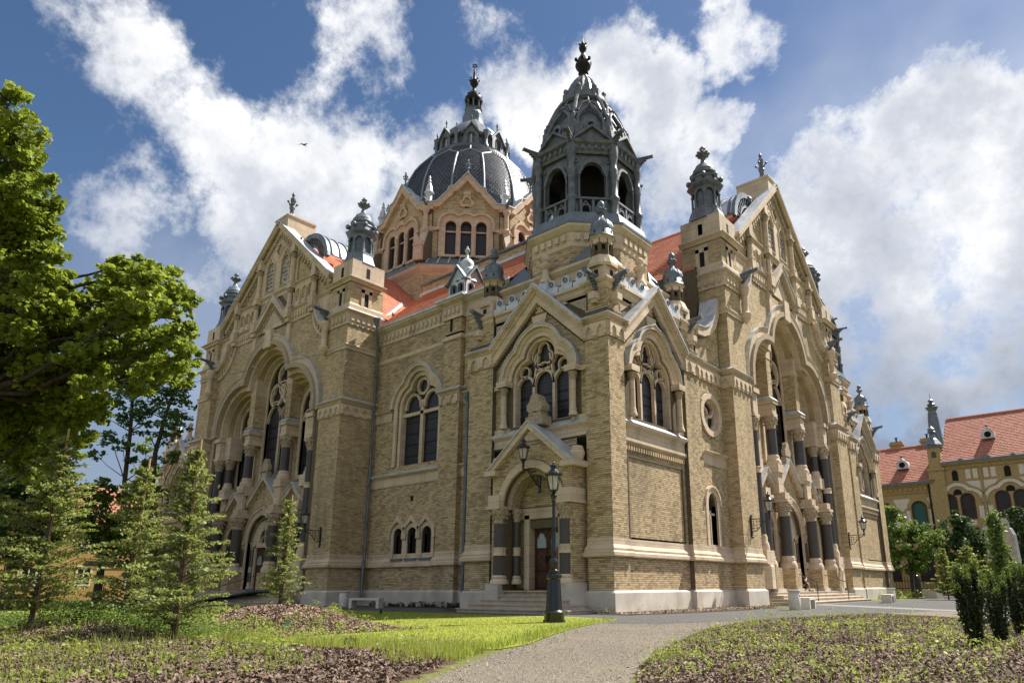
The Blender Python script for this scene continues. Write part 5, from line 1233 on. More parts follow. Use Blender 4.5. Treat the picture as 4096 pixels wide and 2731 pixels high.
    for k in range(8):
        a = PI/8+2*PI*k/8; x_, y_ = cx+1.0*math.cos(a), cy+1.0*math.sin(a); m.box(Fr((x_, y_), (-math.sin(a), math.cos(a)), (math.cos(a), math.sin(a))), -.16, .16, -.08, .08, 23.6, 24.25); m.ball((x_, y_, 24.36), .12, 8)
        a = 2*PI*k/8; m.box(Fr((cx+1.0*math.cos(a), cy+1.0*math.sin(a)), (-math.sin(a), math.cos(a)), (math.cos(a), math.sin(a))), -.24, .24, -.06, .06, 23.6, 24.0)
    sub(m, 'battlement', 'dark_metal', o)
    gad = M(); n = 32
    prof = [(.98, 23.9), (.93, 24.2), (.82, 24.6), (.64, 24.95), (.42, 25.2), (.27, 25.34)]
    vs = []; mm = len(prof)
    for i in range(n):
        a = 2*PI*i/n; f_ = 1.0 if i % 2 else .9
        for r, z in prof: gad.v.append((cx+r*f_*math.cos(a), cy+r*f_*math.sin(a), z))
    gad.f = [(i*mm+j, ((i+1) % n)*mm+j, ((i+1) % n)*mm+j+1, i*mm+j+1) for i in range(n) for j in range(mm-1)]
    sub(gad, 'gadrooned_cap', 'dark_metal', o)
    tp = M().lathe(cx, cy, [(.28, 25.3), (.26, 25.4), (.2, 25.5), (.2, 25.58), (.26, 25.64), (.17, 25.7), (.24, 25.85), (.37, 26.02), (.40, 26.15), (.33, 26.3), (.22, 26.5), (.12, 26.62), (.09, 26.75), (.17, 26.85), (.2, 26.95), (.17, 27.08), (.12, 27.15), (.04, 27.25), (.02, 27.5), (.01, 27.66)], 12)
    for k in range(6):
        a = 2*PI*k/6; tp.ball((cx+.38*math.cos(a), cy+.38*math.sin(a), 26.34), .085, 6); tp.ball((cx+.19*math.cos(a), cy+.19*math.sin(a), 27.1), .05, 6)
    sub(tp, 'finial', 'iron_dark', o, smooth=45)
belfry(-3.46, 3.46)
belfry(-3.46, 35-3.46)

# ------------------------------------------------------------------ dome
DX, DY = -26.46, 17.5
R0 = 7.69
o = part(M().lathe(DX, DY, [(8.3, 12), (8.3, 23.4)], 8, PI/8), 'dome_base', 'mortar')
for k in (5, 6, 7, 0, 1):
    F_, hw = face_frame(DX, DY, 8.3, k); bricks(F_, rect(-hw, hw, 17.5, 23.1), [], 0)
sub(csweep(M(), octp(DX, DY, 8.3), [(0, 23.0), (.05, 23.1), (.12, 23.2), (.3, 23.45), (.34, 23.6), (.34, 23.72)]), 'cornice', 'pink_stone', o)
sub(csweep(M(), octp(DX, DY, 8.3), [(.36, 23.72), (.36, 23.8), (-.62, 24.75)]), 'flashing', 'zinc_dull', o)
sm = M()
for k in range(8):
    F_, hw = face_frame(DX, DY, 8.3, k)
    for i in range(8):
        s_ = -hw+2*hw*(i+.5)/8; v = [F_.P(s_-.04, .3, 23.86), F_.P(s_+.04, .3, 23.86), F_.P(s_*.93+.04, -.55, 24.74), F_.P(s_*.93-.04, -.55, 24.74)]; sm.add(v+[(p[0], p[1], p[2]+.08) for p in v], [(4, 5, 6, 7), (0, 1, 5, 4), (1, 2, 6, 5), (3, 0, 4, 7)])
sub(sm, 'standing_seam', 'zinc', o)
drum = part(M().lathe(DX, DY, [(R0-.35, 24.0), (R0-.35, 28.9)], 8, PI/8), 'drum', 'mortar')
for k in range(8):
    F_, hw = face_frame(DX, DY, R0, k)
    cs = (-1.15, 0, 1.15)
    tri_ = [archp(c_, .40, 24.95, 27.35, 10, 1.05) for c_ in cs]
    gz = [(-hw, 24.0), (-hw, 28.9), (-2.25, 28.9), (-1.15, 30.15), (0, 31.4), (1.15, 30.15), (2.25, 28.9), (hw, 28.9), (hw, 24.0)]
    fo = M().prism(F_, gz, tri_, -.35, 0); fo = part(fo, 'drum_face', 'mortar')
    if k in (5, 6, 7, 0, 1):
        sur = [(-2.1, 24.0), (-2.1, 27.5)]+arc(-1.15, 27.5, .95, 180, 60, 5)+arc(0, 27.5, .95, 118, 62, 3)+arc(1.15, 27.5, .95, 120, 0, 5)+[(2.1, 24.0)]
        bricks(F_, gz, [sur, circ(0, 29.45, .52)], 0); bricks(F_, circ(0, 29.45, .36), [], 0)
    # joined stone surround with three heads
    outer = [(-2.05, 24.75), (-2.05, 27.4)]+arc(-1.15, 27.45, .9, 180, 52, 6)+arc(0, 27.45, .9, 128, 52, 4)[0:]+arc(1.15, 27.45, .9, 128, 0, 6)+[(2.05, 24.75)]
    sub(M().prism(F_, outer, tri_, 0, .12), 'window_surround', 'pink_stone', fo)
    hd = [(-2.05, 26.9), (-2.05, 27.4)]+arc(-1.15, 27.45, .9, 180, 52, 6)+arc(0, 27.45, .9, 128, 52, 4)+arc(1.15, 27.45, .9, 128, 0, 6)+[(2.05, 26.9)]
    sub(M().band(F_, offset(hd, -.06), offset(hd, .12), 0, .26), 'hood_mould', 'pink_stone', fo)
    kb = M()
    for c_ in cs: kb.box(F_, c_-.28, c_+.28, 0, .16, 28.3, 28.66)
    kb.box(F_, -hw, -2.0, 0, .14, 26.9, 27.2); kb.box(F_, 2.0, hw, 0, .14, 26.9, 27.2)
    kb.band(F_, foil3(0, 29.45, .36, 7), foil3(0, 29.45, .60, 7), 0, .14, True)
    kb.box(F_, -.28, .28, 0, .18, 29.98, 30.25)
    sub(kb, 'trim', 'pink_stone', fo)
    for c_, t_ in zip(cs, tri_):
        w_ = M().bar(F_, [(c_-.4, 26.95), (c_+.4, 26.95)], .12, -.25, -.1); w_ = sub(w_, 'window', 'pink_stone', fo)
        pn = M().prism(F_, t_, [], -.28, -.24, back=False).obj('pane', 'leaded_glass'); pn.parent = fo
    cl = M()
    for c_ in (-.575, .575): cl.lat(F_, c_, .1, [(.16, 24.75), (.16, 25.0), (.11, 25.1), (.1, 26.85), (.17, 27.1), (.17, 27.3)], 8)
    sub(cl, 'colonnette', 'pink_stone', fo, smooth=40)
    # shouldered gable coping
    gp = [(-hw, 28.95), (-2.2, 29.0), (-1.25, 30.1), (-1.2, 30.35), (-.85, 30.45), (0, 31.5), (.85, 30.45), (1.2, 30.35), (1.25, 30.1), (2.2, 29.0), (hw, 28.95)]
    g_ = part(M().bar(F_, gp, .42, -.5, .3), 'gable_coping', 'pink_stone'); sub(M().bar(F_, offset(gp, .24), .06, -.6, .38), 'flashing', 'zinc', g_)
    fn = M(); p_ = F_.P(0, .0, 0); fn.lathe(p_[0], p_[1], [(.3, 31.6), (.2, 31.9), (.16, 32.0)], 4); finial(fn, p_[0], p_[1], 31.9, .72); sub(fn, 'finial', 'zinc_dull', g_, smooth=45)
    # roof saddle behind the gable
    rs = M(); A_1, B_1, C_1 = F_.P(-2.2, -.2, 28.9), F_.P(2.2, -.2, 28.9), F_.P(0, -.2, 31.4); D_1 = F_.P(0, -2.6, 31.4); rs.add([A_1, B_1, C_1, D_1, F_.P(-2.2, -1.2, 28.9), F_.P(2.2, -1.2, 28.9)], [(0, 2, 3, 4), (1, 5, 3, 2)]); sub(rs, 'saddle_roof', 'zinc_dull', g_)
    # corner pier, pinnacle, spout and sloping buttress
    a = PI/8+2*PI*k/8; ca, sa = math.cos(a), math.sin(a); x_, y_ = DX+R0*ca, DY+R0*sa
    B_ = Fr((x_, y_), (-sa, ca), (ca, sa))
    bt_ = M(); z0_, z1_ = 24.2, 26.6
    o2 = part(M().box(B_, -.42, .42, -.5, .05, 24.0, 28.8), 'drum_pier', 'mortar'); 
    bricks(B_, rect(-.42, .42, 26.8, 28.2), [], .05)
    pr = Fr((x_, y_), (ca, sa), (sa, -ca))
    sub(M().prism(pr, [(0, 24.0), (0, 26.75), (.35, 26.6), (1.0, 24.9), (1.0, 24.0)], [], -.42, .42), 'buttress', 'mortar', o2)
    sub(M().prism(pr, [(0, 26.78), (.37, 26.65), (1.03, 24.95), (1.03, 24.8), (.3, 26.5), (0, 26.6)], [], -.3, .3), 'buttress_slope', 'pink_stone', o2)
    sub(M().box(B_, -.33, .33, 1.0, 1.28, 23.9, 25.1).prism(B_, [(-.42, 25.05), (0, 25.75), (.42, 25.05)], [], .9, 1.34), 'buttress_head', 'pink_stone', o2)
    q_ = B_.P(0, 1.12, 0); fn = M(); finial(fn, q_[0], q_[1], 25.6, .42, False); sub(fn, 'finial', 'zinc_dull', o2, smooth=45)
    cc = M().box(B_, -.5, .5, -.3, .22, 28.55, 28.95).lat(B_, 0, .28, [(.12, 26.5), (.28, 26.75), (.3, 26.95), (.18, 27.1), (.17, 28.2), (.3, 28.5), (.3, 28.7)], 10).box(B_, -.46, .46, -.3, .14, 26.75, 27.15)
    sub(cc, 'corner_shaft', 'pink_stone', o2)
    sub(gargoyle(B_, 0, .2, 29.15, .8), 'gargoyle', 'zinc_dull', o2)
    pn = M().lathe(x_-.1*ca, y_-.1*sa, [(.42, 28.95), (.38, 29.3), (.28, 29.4), (.26, 29.95), (.38, 30.05), (.40, 30.15), (.3, 30.25), (.24, 30.6), (.15, 30.9), (.1, 31.0), (.15, 31.12), (.08, 31.25), (.1, 31.4), (.02, 31.65)], 8, PI/8)
    sub(pn, 'pinnacle', 'zinc', o2)
# the slate shell
DP = [(6.5, 28.6), (6.55, 29.6), (6.5, 30.9), (6.3, 32.2), (5.95, 33.4), (5.42, 34.6), (4.8, 35.6), (4.2, 36.35), (3.75, 36.85), (3.45, 37.1)]
zz_ = [p[1] for p in DP]; rr_ = [p[0] for p in DP]
shell = part(M().lathe(DX, DY, [(r-.1, z) for r, z in DP], 32, 0), 'dome', 'void')
V, T = [], []; NT = 136; z = 28.8; row = 0
while z < 37.1:
    r = np.interp(z, zz_, rr_); dz = .21 if z < 34 else .18; r2_ = np.interp(z+dz*1.25, zz_, rr_)
    for i in range(NT):
        a0_ = 2*PI*(i+(row % 2)*.5)/NT; da = PI/NT; am = a0_+da
        P0 = lambda a_, rr, zz: (DX+rr*math.cos(a_), DY+rr*math.sin(a_), zz)
        lift = .022+.018*rng.random()
        V.append([P0(a0_+.004, r2_, z+dz*1.25), P0(a0_+da*2-.004, r2_, z+dz*1.25), P0(a0_+da*2-.004, r+lift, z+dz*.35), P0(a0_+.004, r+lift, z+dz*.35)]); T.append(rng.random())
        V.append([P0(a0_+.004, r+lift, z+dz*.35), P0(a0_+da*2-.004, r+lift, z+dz*.35), P0(am+da*.45, r+lift+.02, z), P0(am-da*.45, r+lift+.02, z)]); T.append(T[-1])
    z += dz; row += 1
o = quads_mesh('slates', V, T, 'slate', shell, 'stuff')
o.matrix_parent_inverse = Matrix.Identity(4)
for k in range(16):
    a = 2*PI*(k+.5)/16
    pts = [(DX+(np.interp(z, zz_, rr_)+.07)*math.cos(a), DY+(np.interp(z, zz_, rr_)+.07)*math.sin(a), z) for z in (28.8, 30, 31.2, 32.4, 33.6, 34.6, 35.3)]
    sub(M().tube(pts, .085, 5), 'rib', 'rib_metal', shell)
    am = a+PI/16*1
    def Q(aa, z): r_ = np.interp(z, zz_, rr_)+.08; return (DX+r_*math.cos(aa), DY+r_*math.sin(aa), z)
    sub(M().tube([Q(a, 35.3), Q(am, 35.95)], .085, 5).tube([Q(am, 35.95), Q(a+PI/8, 35.3)], .085, 5).tube([Q(am, 35.95), Q(am, 36.5), Q(am, 37.1)], .07, 5), 'rib', 'rib_metal', shell)
sub(M().lathe(DX, DY, [(3.5, 36.95), (3.62, 37.05), (3.62, 37.2), (3.42, 37.28), (3.45, 37.4), (3.3, 37.45)], 32), 'ring_moulding', 'dark_metal', shell)
lan = part(M().lathe(DX, DY, [(3.1, 37.3), (3.1, 38.5), (3.28, 38.6), (3.3, 38.75), (3.15, 38.85)], 16, PI/16), 'lantern_drum', 'dark_metal')
for k in range(8):
    a = 2*PI*k/8; F_ = Fr((DX+3.12*math.cos(a), DY+3.12*math.sin(a)), (-math.sin(a), math.cos(a)), (math.cos(a), math.sin(a)))
    m = M().prism(F_, [(-.66, 37.3), (-.66, 38.5), (0, 39.35), (.66, 38.5), (.66, 37.3)], [archp(0, .34, 37.5, 38.25, 8, 1.2)], -.5, .12); m.bar(F_, [(-.85, 38.35), (0, 39.45), (.85, 38.35)], .11, -.6, .26)
    g_ = sub(m, 'dormer', 'dark_metal', lan)
    q_ = F_.P(0, 0, 0); fn = M(); finial(fn, q_[0], q_[1], 39.35, .55, False); m2 = M().prism(F_, archp(0, .34, 37.5, 38.25, 8, 1.2), [], -.3, -.2)
    sub(fn, 'finial', 'dark_metal', lan, smooth=45); sub(m2, 'opening', 'void', lan)
    sub(M().box(F_, -.05, .05, -.2, -.05, 37.5, 38.6), 'mullion', 'zinc', lan)
    a = PI/8+2*PI*k/8; x_, y_ = DX+3.3*math.cos(a), DY+3.3*math.sin(a)
    fn = M().lathe(x_, y_, [(.26, 37.3), (.24, 37.5), (.16, 37.6), (.15, 38.3), (.24, 38.5), (.24, 38.8), (.28, 38.9), (.16, 39.0)], 8); finial(fn, x_, y_, 38.9, .4, False); sub(fn, 'pinnacle', 'zinc_dull', lan, smooth=45)
    F_ = face_frame(DX, DY, 3.12, k)[0]
rf = part(M().lathe(DX, DY, [(3.15, 38.8), (2.95, 39.3), (2.5, 39.95), (1.9, 40.6), (1.3, 41.2), (1.0, 41.6), (.98, 41.9), (1.0, 42.3), (.86, 42.4), (.88, 42.6), (.74, 42.9), (.72, 43.1), (.82, 43.2), (.62, 43.25)], 16, PI/16), 'lantern_roof', 'zinc_dull')
sp = part(M().lathe(DX, DY, [(.45, 43.2), (.45, 44.1)], 8), 'spirelet', 'void')
m = M()
for k in range(8):
    a = 2*PI*k/8; m.lathe(DX+.66*math.cos(a), DY+.66*math.sin(a), [(.11, 43.2), (.08, 43.3), (.08, 43.85), (.14, 44.05)], 6)
sub(m, 'colonnette', 'dark_metal', sp)
sub(M().lathe(DX, DY, [(.6, 43.95), (.82, 44.05), (.86, 44.25), (.72, 44.35), (.74, 44.6), (.6, 44.85), (.42, 45.1), (.26, 45.25), (.16, 45.35), (.15, 45.7), (.24, 45.85), (.36, 46.05), (.42, 46.25), (.4, 46.4), (.2, 46.5), (.12, 46.6), (.14, 46.9), (.1, 47.1), (.12, 47.2), (.06, 47.75)], 12), 'cap', 'iron_dark', sp, smooth=45)
m = M()
for k in range(8): a = 2*PI*k/8; m.ball((DX+.44*math.cos(a), DY+.44*math.sin(a), 46.5), .09, 5); m.ball((DX+.7*math.cos(a), DY+.7*math.sin(a), 44.7), .09, 5)
sub(m, 'knob', 'iron_dark', sp)
fs_ = Fr((DX, DY), (.733, .68), (.68, -.733))
m = M().tube([(DX, DY, 47.6), (DX, DY, 48.6)], .025, 5)
for u_ in (90, 270): m.bar(fs_, [(.24*math.cos(R_(u_+120*i)), 48.12+.24*math.sin(R_(u_+120*i))) for i in range(3)], .05, -.02, .02, True)
sub(m, 'star', 'iron_dark', sp)

# ------------------------------------------------------------------ tiled roofs
def tiled(p00, p10, p11, p01, nu, nv, name='roof', mt='tile', tone=None):
    """quad roof p00->p10 along the eave, p01/p11 at the ridge; overlapping tile courses."""
    A, B, C_, D_ = (np.array(p, dtype=float) for p in (p00, p10, p11, p01)); V, T = [], []
    nrm = np.cross(B-A, D_-A); nrm /= np.linalg.norm(nrm); nrm *= 1 if nrm[2] > 0 else -1
    for j in range(nv):
        v0, v1 = j/nv, (j+1.15)/nv
        for i in range(nu):
            off = (j % 2)*.5; u0, u1 = (i+off+.04)/nu, (i+off+.96)/nu
            if u0 > 1: continue
            u1 = min(u1, 1)
            q = lambda u, v, h: tuple((A*(1-u)+B*u)*(1-v)+(D_*(1-u)+C_*u)*v+nrm*h)
            l = .035+.012*rng.random(); V.append([q(u0, v0, l), q(u1, v0, l), q(u1, min(v1, 1), .004), q(u0, min(v1, 1), .004)]); T.append(rng.random())
            V.append([q(u0, v0, l), q(u0, v0, -.01), q(u1, v0, -.01), q(u1, v0, l)]); T.append(.9)
    base = M(); base.quad(tuple(A), tuple(B), tuple(C_), tuple(D_)); o = part(base, name, 'mortar'); t = quads_mesh('roof_tiles', V, T, mt, o, 'stuff'); t.matrix_parent_inverse = Matrix.Identity(4); return o
RZ = 23.45
# right arm, its slope towards the camera and the other one
tiled((-.9, 9.0, 16.05), (-20, 9.0, 16.05), (-20, 17.5, RZ), (-.9, 17.5, RZ), 90, 34)
tiled((-.9, 26, 16.05), (-20, 26, 16.05), (-20, 17.5, RZ), (-.9, 17.5, RZ), 10, 5)
# left arm
tiled((-18.0, .9, 16.05), (-18.0, 11, 16.05), (-26.5, 11, RZ), (-26.5, .9, RZ), 48, 34)
tiled((-35.0, .9, 16.05), (-35.0, 11, 16.05), (-26.5, 11, RZ), (-26.5, .9, RZ), 10, 5)
rg = part(M().tube([(-.9, 17.5, RZ+.03), (-20, 17.5, RZ+.03)], .12, 6), 'ridge', 'tile')
# quadrant roof of the recess and the brick wall above it
tiled((-18.2, 2.4, 15.1), (-7.0, 2.4, 15.1), (-7.0, 6.3, 18.75), (-18.2, 6.3, 18.75), 52, 17)
part(M().tube([(-17.9, 2.6, 15.6), (-20.6, 6.2, 18.7)], .16, 4), 'valley_flashing', 'zinc')
o = part(M().box(W, -18.63, -6.8, 6.3, 7.6, 15, 19.45), 'upper_wall', 'mortar')
FU = Fr((0, 6.3), (1, 0), (0, -1)); bricks(FU, rect(-18.6, -7.0, 18.9, 19.4), [], 0)
sub(stonework(FU, [(-18.7, 0), (-7, 0)], prof_list=[[(.02, 19.36), (.14, 19.42), (.14, 19.5), (-1.3, 19.9)]]), 'flashing', 'zinc_dull', o)
sub(M().prism(FU, [(-18.7, 18.7), (-18.7, 18.88), (-6.8, 18.88), (-6.8, 18.7)], [], 0, .12), 'wall_flashing', 'zinc', o)
tiled((-6.8, 6.9, 13.2), (-.3, 9.2, 13.2), (-1.5, 12, 15.9), (-9, 12, 15.9), 24, 12)
part(M().box(W, -18.2, -6.2, 9.2, 11, 12, 16.2).box(W, -16, -.9, 8.9, 9.2, 12, 16.0), 'upper_wall', 'mortar')
part(M().box(W, -35, -18.2, 3.2, 4, 5, 16.0).box(W, -3.6, -2.4, 9.4, 25.6, 5, 16.0), 'inner_wall', 'mortar')
# flagged brick parts
flush_bricks('brickwork', 'brick', SYN)
bpy.data.objects['brickwork'].matrix_parent_inverse = Matrix.Translation((20, -14, 0))
me1 = bpy.data.meshes.new('brick'); 
v_ = [(x, y, z) for z in (0, 1) for y in (0, 1) for x in (0, 1)]; me1.from_pydata(v_, [], [(0, 1, 3, 2), (4, 6, 7, 5), (0, 4, 5, 1), (2, 3, 7, 6), (0, 2, 6, 4), (1, 5, 7, 3)]); me1.materials.append(MATS['brick_single'])
for F_, x0_, x1_, d0_, d1_, z0_, z1_ in SINGLE:
    o = bpy.data.objects.new('brick', me1); COL.objects.link(o); o.parent = SYN; o.matrix_parent_inverse = Matrix.Translation((20, -14, 0))
    p = F_.P(x0_, d0_-.01, z0_); w_ = (x1_-x0_)*F_.kx; h_ = d1_-d0_+.01
    o.matrix_basis = Matrix(((F_.r[0]*w_, F_.n[0]*h_, 0, p[0]), (F_.r[1]*w_, F_.n[1]*h_, 0, p[1]), (0, 0, z1_-z0_, p[2]), (0, 0, 0, 1)))
# ------------------------------------------------------------------ ground and paths
def inpoly(X, Y, poly):
    r = np.zeros(X.shape, bool); n = len(poly)
    for i in range(n):
        x0, y0 = poly[i]; x1, y1 = poly[(i+1) % n]
        c = ((y0 > Y) != (y1 > Y)) & (X < (x1-x0)*(Y-y0)/((y1-y0) or 1e-9)+x0); r ^= c
    return r
def gmat(name, c1, c2, s1, c3=None, s2=60, bump=.4, c4=None, rough=.95):
    m = bpy.data.materials.new(name); m.use_nodes = True; t = m.node_tree; N = t.nodes; K = t.links.new; b = N['Principled BSDF']; b.inputs['Roughness'].default_value = rough; b.inputs['Specular IOR Level'].default_value = .2
    g = N.new('ShaderNodeNewGeometry'); a = N.new('ShaderNodeTexNoise'); a.inputs['Scale'].default_value = s1; a.inputs['Detail'].default_value = 6; K(g.outputs['Position'], a.inputs[0])
    r = N.new('ShaderNodeMapRange'); r.inputs[1].default_value = .35; r.inputs[2].default_value = .65; K(a.outputs['Fac'], r.inputs[0])
    x = N.new('ShaderNodeMix'); x.data_type = 'RGBA'; K(r.outputs[0], x.inputs[0]); x.inputs[6].default_value = (*c1, 1); x.inputs[7].default_value = (*c2, 1); o = x.outputs[2]
    v = N.new('ShaderNodeTexNoise'); v.inputs['Scale'].default_value = s2; v.inputs['Detail'].default_value = 3; K(g.outputs['Position'], v.inputs[0])
    if c3:
        r2_ = N.new('ShaderNodeMapRange'); r2_.inputs[1].default_value = .45; r2_.inputs[2].default_value = .62; K(v.outputs['Fac'], r2_.inputs[0]); y = N.new('ShaderNodeMix'); y.data_type = 'RGBA'; K(r2_.outputs[0], y.inputs[0]); K(o, y.inputs[6]); y.inputs[7].default_value = (*c3, 1); o = y.outputs[2]
    K(o, b.inputs['Base Color'])
    bp = N.new('ShaderNodeBump'); bp.inputs['Strength'].default_value = bump; bp.inputs['Distance'].default_value = .03; K(v.outputs['Fac'], bp.inputs['Height']); K(bp.outputs[0], b.inputs['Normal'])
    MATS[name] = m
gmat('gravel', (.185, .155, .115), (.125, .105, .08), .5, (.27, .235, .18), 60, .9)
gmat('grey_gravel', (.105, .102, .095), (.078, .076, .073), .5, (.14, .136, .128), 70, .7)
gmat('lawn', (.235, .255, .03), (.16, .20, .025), .45, (.28, .28, .05), 26, .6)
gmat('rough_ground', (.12, .15, .03), (.17, .17, .05), .6, (.10, .09, .04), 40, .5)
gmat('mulch', (.075, .045, .03), (.045, .028, .02), 1.5, (.13, .085, .06), 45, .9)
gmat('pink_gravel', (.42, .33, .27), (.33, .25, .2), 2, (.5, .41, .35), 60, .7)
gmat('strip_paving', (.20, .20, .20), (.16, .16, .17), 1, (.26, .26, .26), 50, .3)
def sheet(name, poly, z, m):
    g = M(); tr = tessellate_polygon([[Vector((x, y, 0)) for x, y in poly]]); g.add([(x, y, z) for x, y in poly], [tuple(t) for t in tr])
    return g.obj(name, m, kind='structure')
sheet('ground', [(-500, -500), (500, -500), (500, 500), (-500, 500)], 0, 'rough_ground')
LAWN = [(2.35, -3.25), (3.0, -5.0), (3.7, -6.8), (4.5, -8.4), (5.3, -9.9), (5.9, -10.9), (6.2, -11.9), (5.6, -12.5), (3.5, -12.8), (1.5, -13.0), (-2, -12.6), (-12, -11.5), (-35, -12), (-45, -6), (-30, -2.6), (-12.0, -2.7), (-4.2, -2.75), (.5, -2.7)]
sheet('lawn', LAWN, .012, 'lawn')
sheet('path', [(8.3, -15.2), (7.2, -13.46), (6.5, -12.2), (5.9, -10.9), (4.2, -7.8), (3.1, -5.3), (2.35, -3.3), (.5, -2.7), (-12, -2.6), (-30, -2.4), (-45, -3), (-45, 1), (-18, -.1), (-17.5, 2.2), (-7.6, 2.2), (-6, -.4), (1.0, -.8), (1.8, 4), (1.0, 60), (14, 60), (20, 30), (18, 6), (12, 1.2), (9.5, 1.5), (7.14, 1.65), (6.5, -2.5), (6.2, -4.45), (6.9, -7.2), (7.8, -9.7), (8.27, -10.9), (9.15, -12.8), (10.3, -15), (11.5, -17.5), (11, -24), (8, -24)], .004, 'gravel')
sheet('forecourt', [(.5, -2.7), (-12, -2.6), (-30, -2.4), (-45, -3), (-45, 1), (-18, -.1), (-17.5, 2.2), (-7.6, 2.2), (-6, -.4), (1.0, -.8), (1.8, 4), (1.0, 60), (12, 60), (14, 30), (8, 9), (5.8, 1.5), (5.3, -2), (4.4, -4.6), (3.2, -5.0), (2.4, -3.3)], .008, 'grey_gravel')
sheet('paving_strip', [(1.5, 15.9), (4.5, 13.1), (12, 6.2), (12, 4.9), (4.4, 11.4), (1.5, 13.9)], .012, 'strip_paving')
sheet('kerb_bed', [(-17.4, 2.1), (-17.4, 1.3), (-10, 1.2), (-7.8, -.1), (-7.8, -.9), (-5.9, -.9), (-5.9, -.2), (-7.2, -.2), (-7.4, 2.4), (-10, 2.4)], .016, 'mulch')
WB = [(-1.0, -.25), (-1.0, -.75), (.6, -.8), (1.4, .4), (2.0, 4), (2.0, 8.5), (1.2, 10.6), (1.0, 11.3), (.1, 11.3), (.1, 0), (0, -.2)]
sheet('wall_bed', WB, .016, 'mulch')
sheet('gravel_margin', [(.1, -.1), (.55, -.1), (1.0, 1.5), (1.25, 5), (1.2, 9.0), (.1, 9.0)], .02, 'pink_gravel')
sheet('far_lawn', [(1.5, 30), (1.2, 55), (-30, 55), (-30, 36), (-.2, 36)], .016, 'lawn')
sheet('street', [(-300, 41), (300, 41), (300, 47), (-300, 47)], .02, 'grey_gravel')
RB = [(9.85, -13.9), (9.15, -12.8), (8.27, -10.9), (7.82, -9.7), (6.89, -7.24), (6.19, -4.45), (6.45, -2.4), (7.14, .9), (8.5, 1.0), (9.9, .5), (11.2, -1.2), (14, -2), (24, -4), (24, -22), (16, -24), (12.6, -18.5)]
LB = [(9.2, -17.2), (8.1, -15.3), (7.25, -13.9), (6.75, -13.2), (5.6, -13.4), (3.8, -13.8), (1.6, -14.0), (-1.5, -14.3), (-4, -15), (-6, -18), (-3, -22), (7, -22)]
def edged(X, Y, poly):
    """distance to the outline"""
    d = np.full(X.shape, 1e9); n = len(poly)
    for i in range(n):
        x0, y0 = poly[i]; x1, y1 = poly[(i+1) % n]; dx, dy = x1-x0, y1-y0; t = np.clip(((X-x0)*dx+(Y-y0)*dy)/(dx*dx+dy*dy), 0, 1); d = np.minimum(d, np.hypot(X-x0-t*dx, Y-y0-t*dy))
    return d
def hgt(X, Y):
    X = np.asarray(X, float); Y = np.asarray(Y, float); z = np.zeros(X.shape)
    for P_, hh in ((RB, .13), (LB, .12)): z = np.maximum(z, np.where(inpoly(X, Y, P_), hh*np.minimum(1, edged(X, Y, P_)/.9)**.7, 0))
    z = np.maximum(z, .50*np.exp(-(((X+1.4)/2.0)**2+((Y+11.0)/1.5)**2)**1.3)-.03)
    z = np.maximum(z, .34*np.exp(-(((X+.2)/3.0)**2+((Y+15.3)/1.1)**2)**1.2)-.02)
    return np.maximum(z, 0)+.02*np.sin(X*3.1+1)*np.cos(Y*2.7)*np.minimum(1, z*6)
def bed(name, x0, x1, y0, y1, poly, m, st=.22):
    nx, ny = int((x1-x0)/st), int((y1-y0)/st); X, Y = np.meshgrid(np.linspace(x0, x1, nx+1), np.linspace(y0, y1, ny+1)); Z = hgt(X, Y)
    ins = inpoly(X, Y, poly) if poly else (Z > .012)
    g = M(); g.v = [(float(a), float(b), float(c)+(.014 if i else -.03)) for a, b, c, i in zip(X.ravel(), Y.ravel(), Z.ravel(), ins.ravel())]
    I = lambda j, i: j*(nx+1)+i
    for j in range(ny):
        for i in range(nx):
            if ins[j, i] or ins[j+1, i] or ins[j, i+1] or ins[j+1, i+1]: g.f.append((I(j, i), I(j, i+1), I(j+1, i+1), I(j+1, i)))
    return g.obj(name, m, smooth=60, kind='structure')
bed('mulch_bed', 6, 24, -23, 1.4, RB, 'mulch'); bed('mulch_bed', -6, 9.4, -22, -13.1, LB, 'mulch'); bed('mound', -6, 2.5, -14, -8.2, None, 'mulch', .15)
bed('mound', -5, 5, -17.5, -13.4, None, 'mulch', .2)

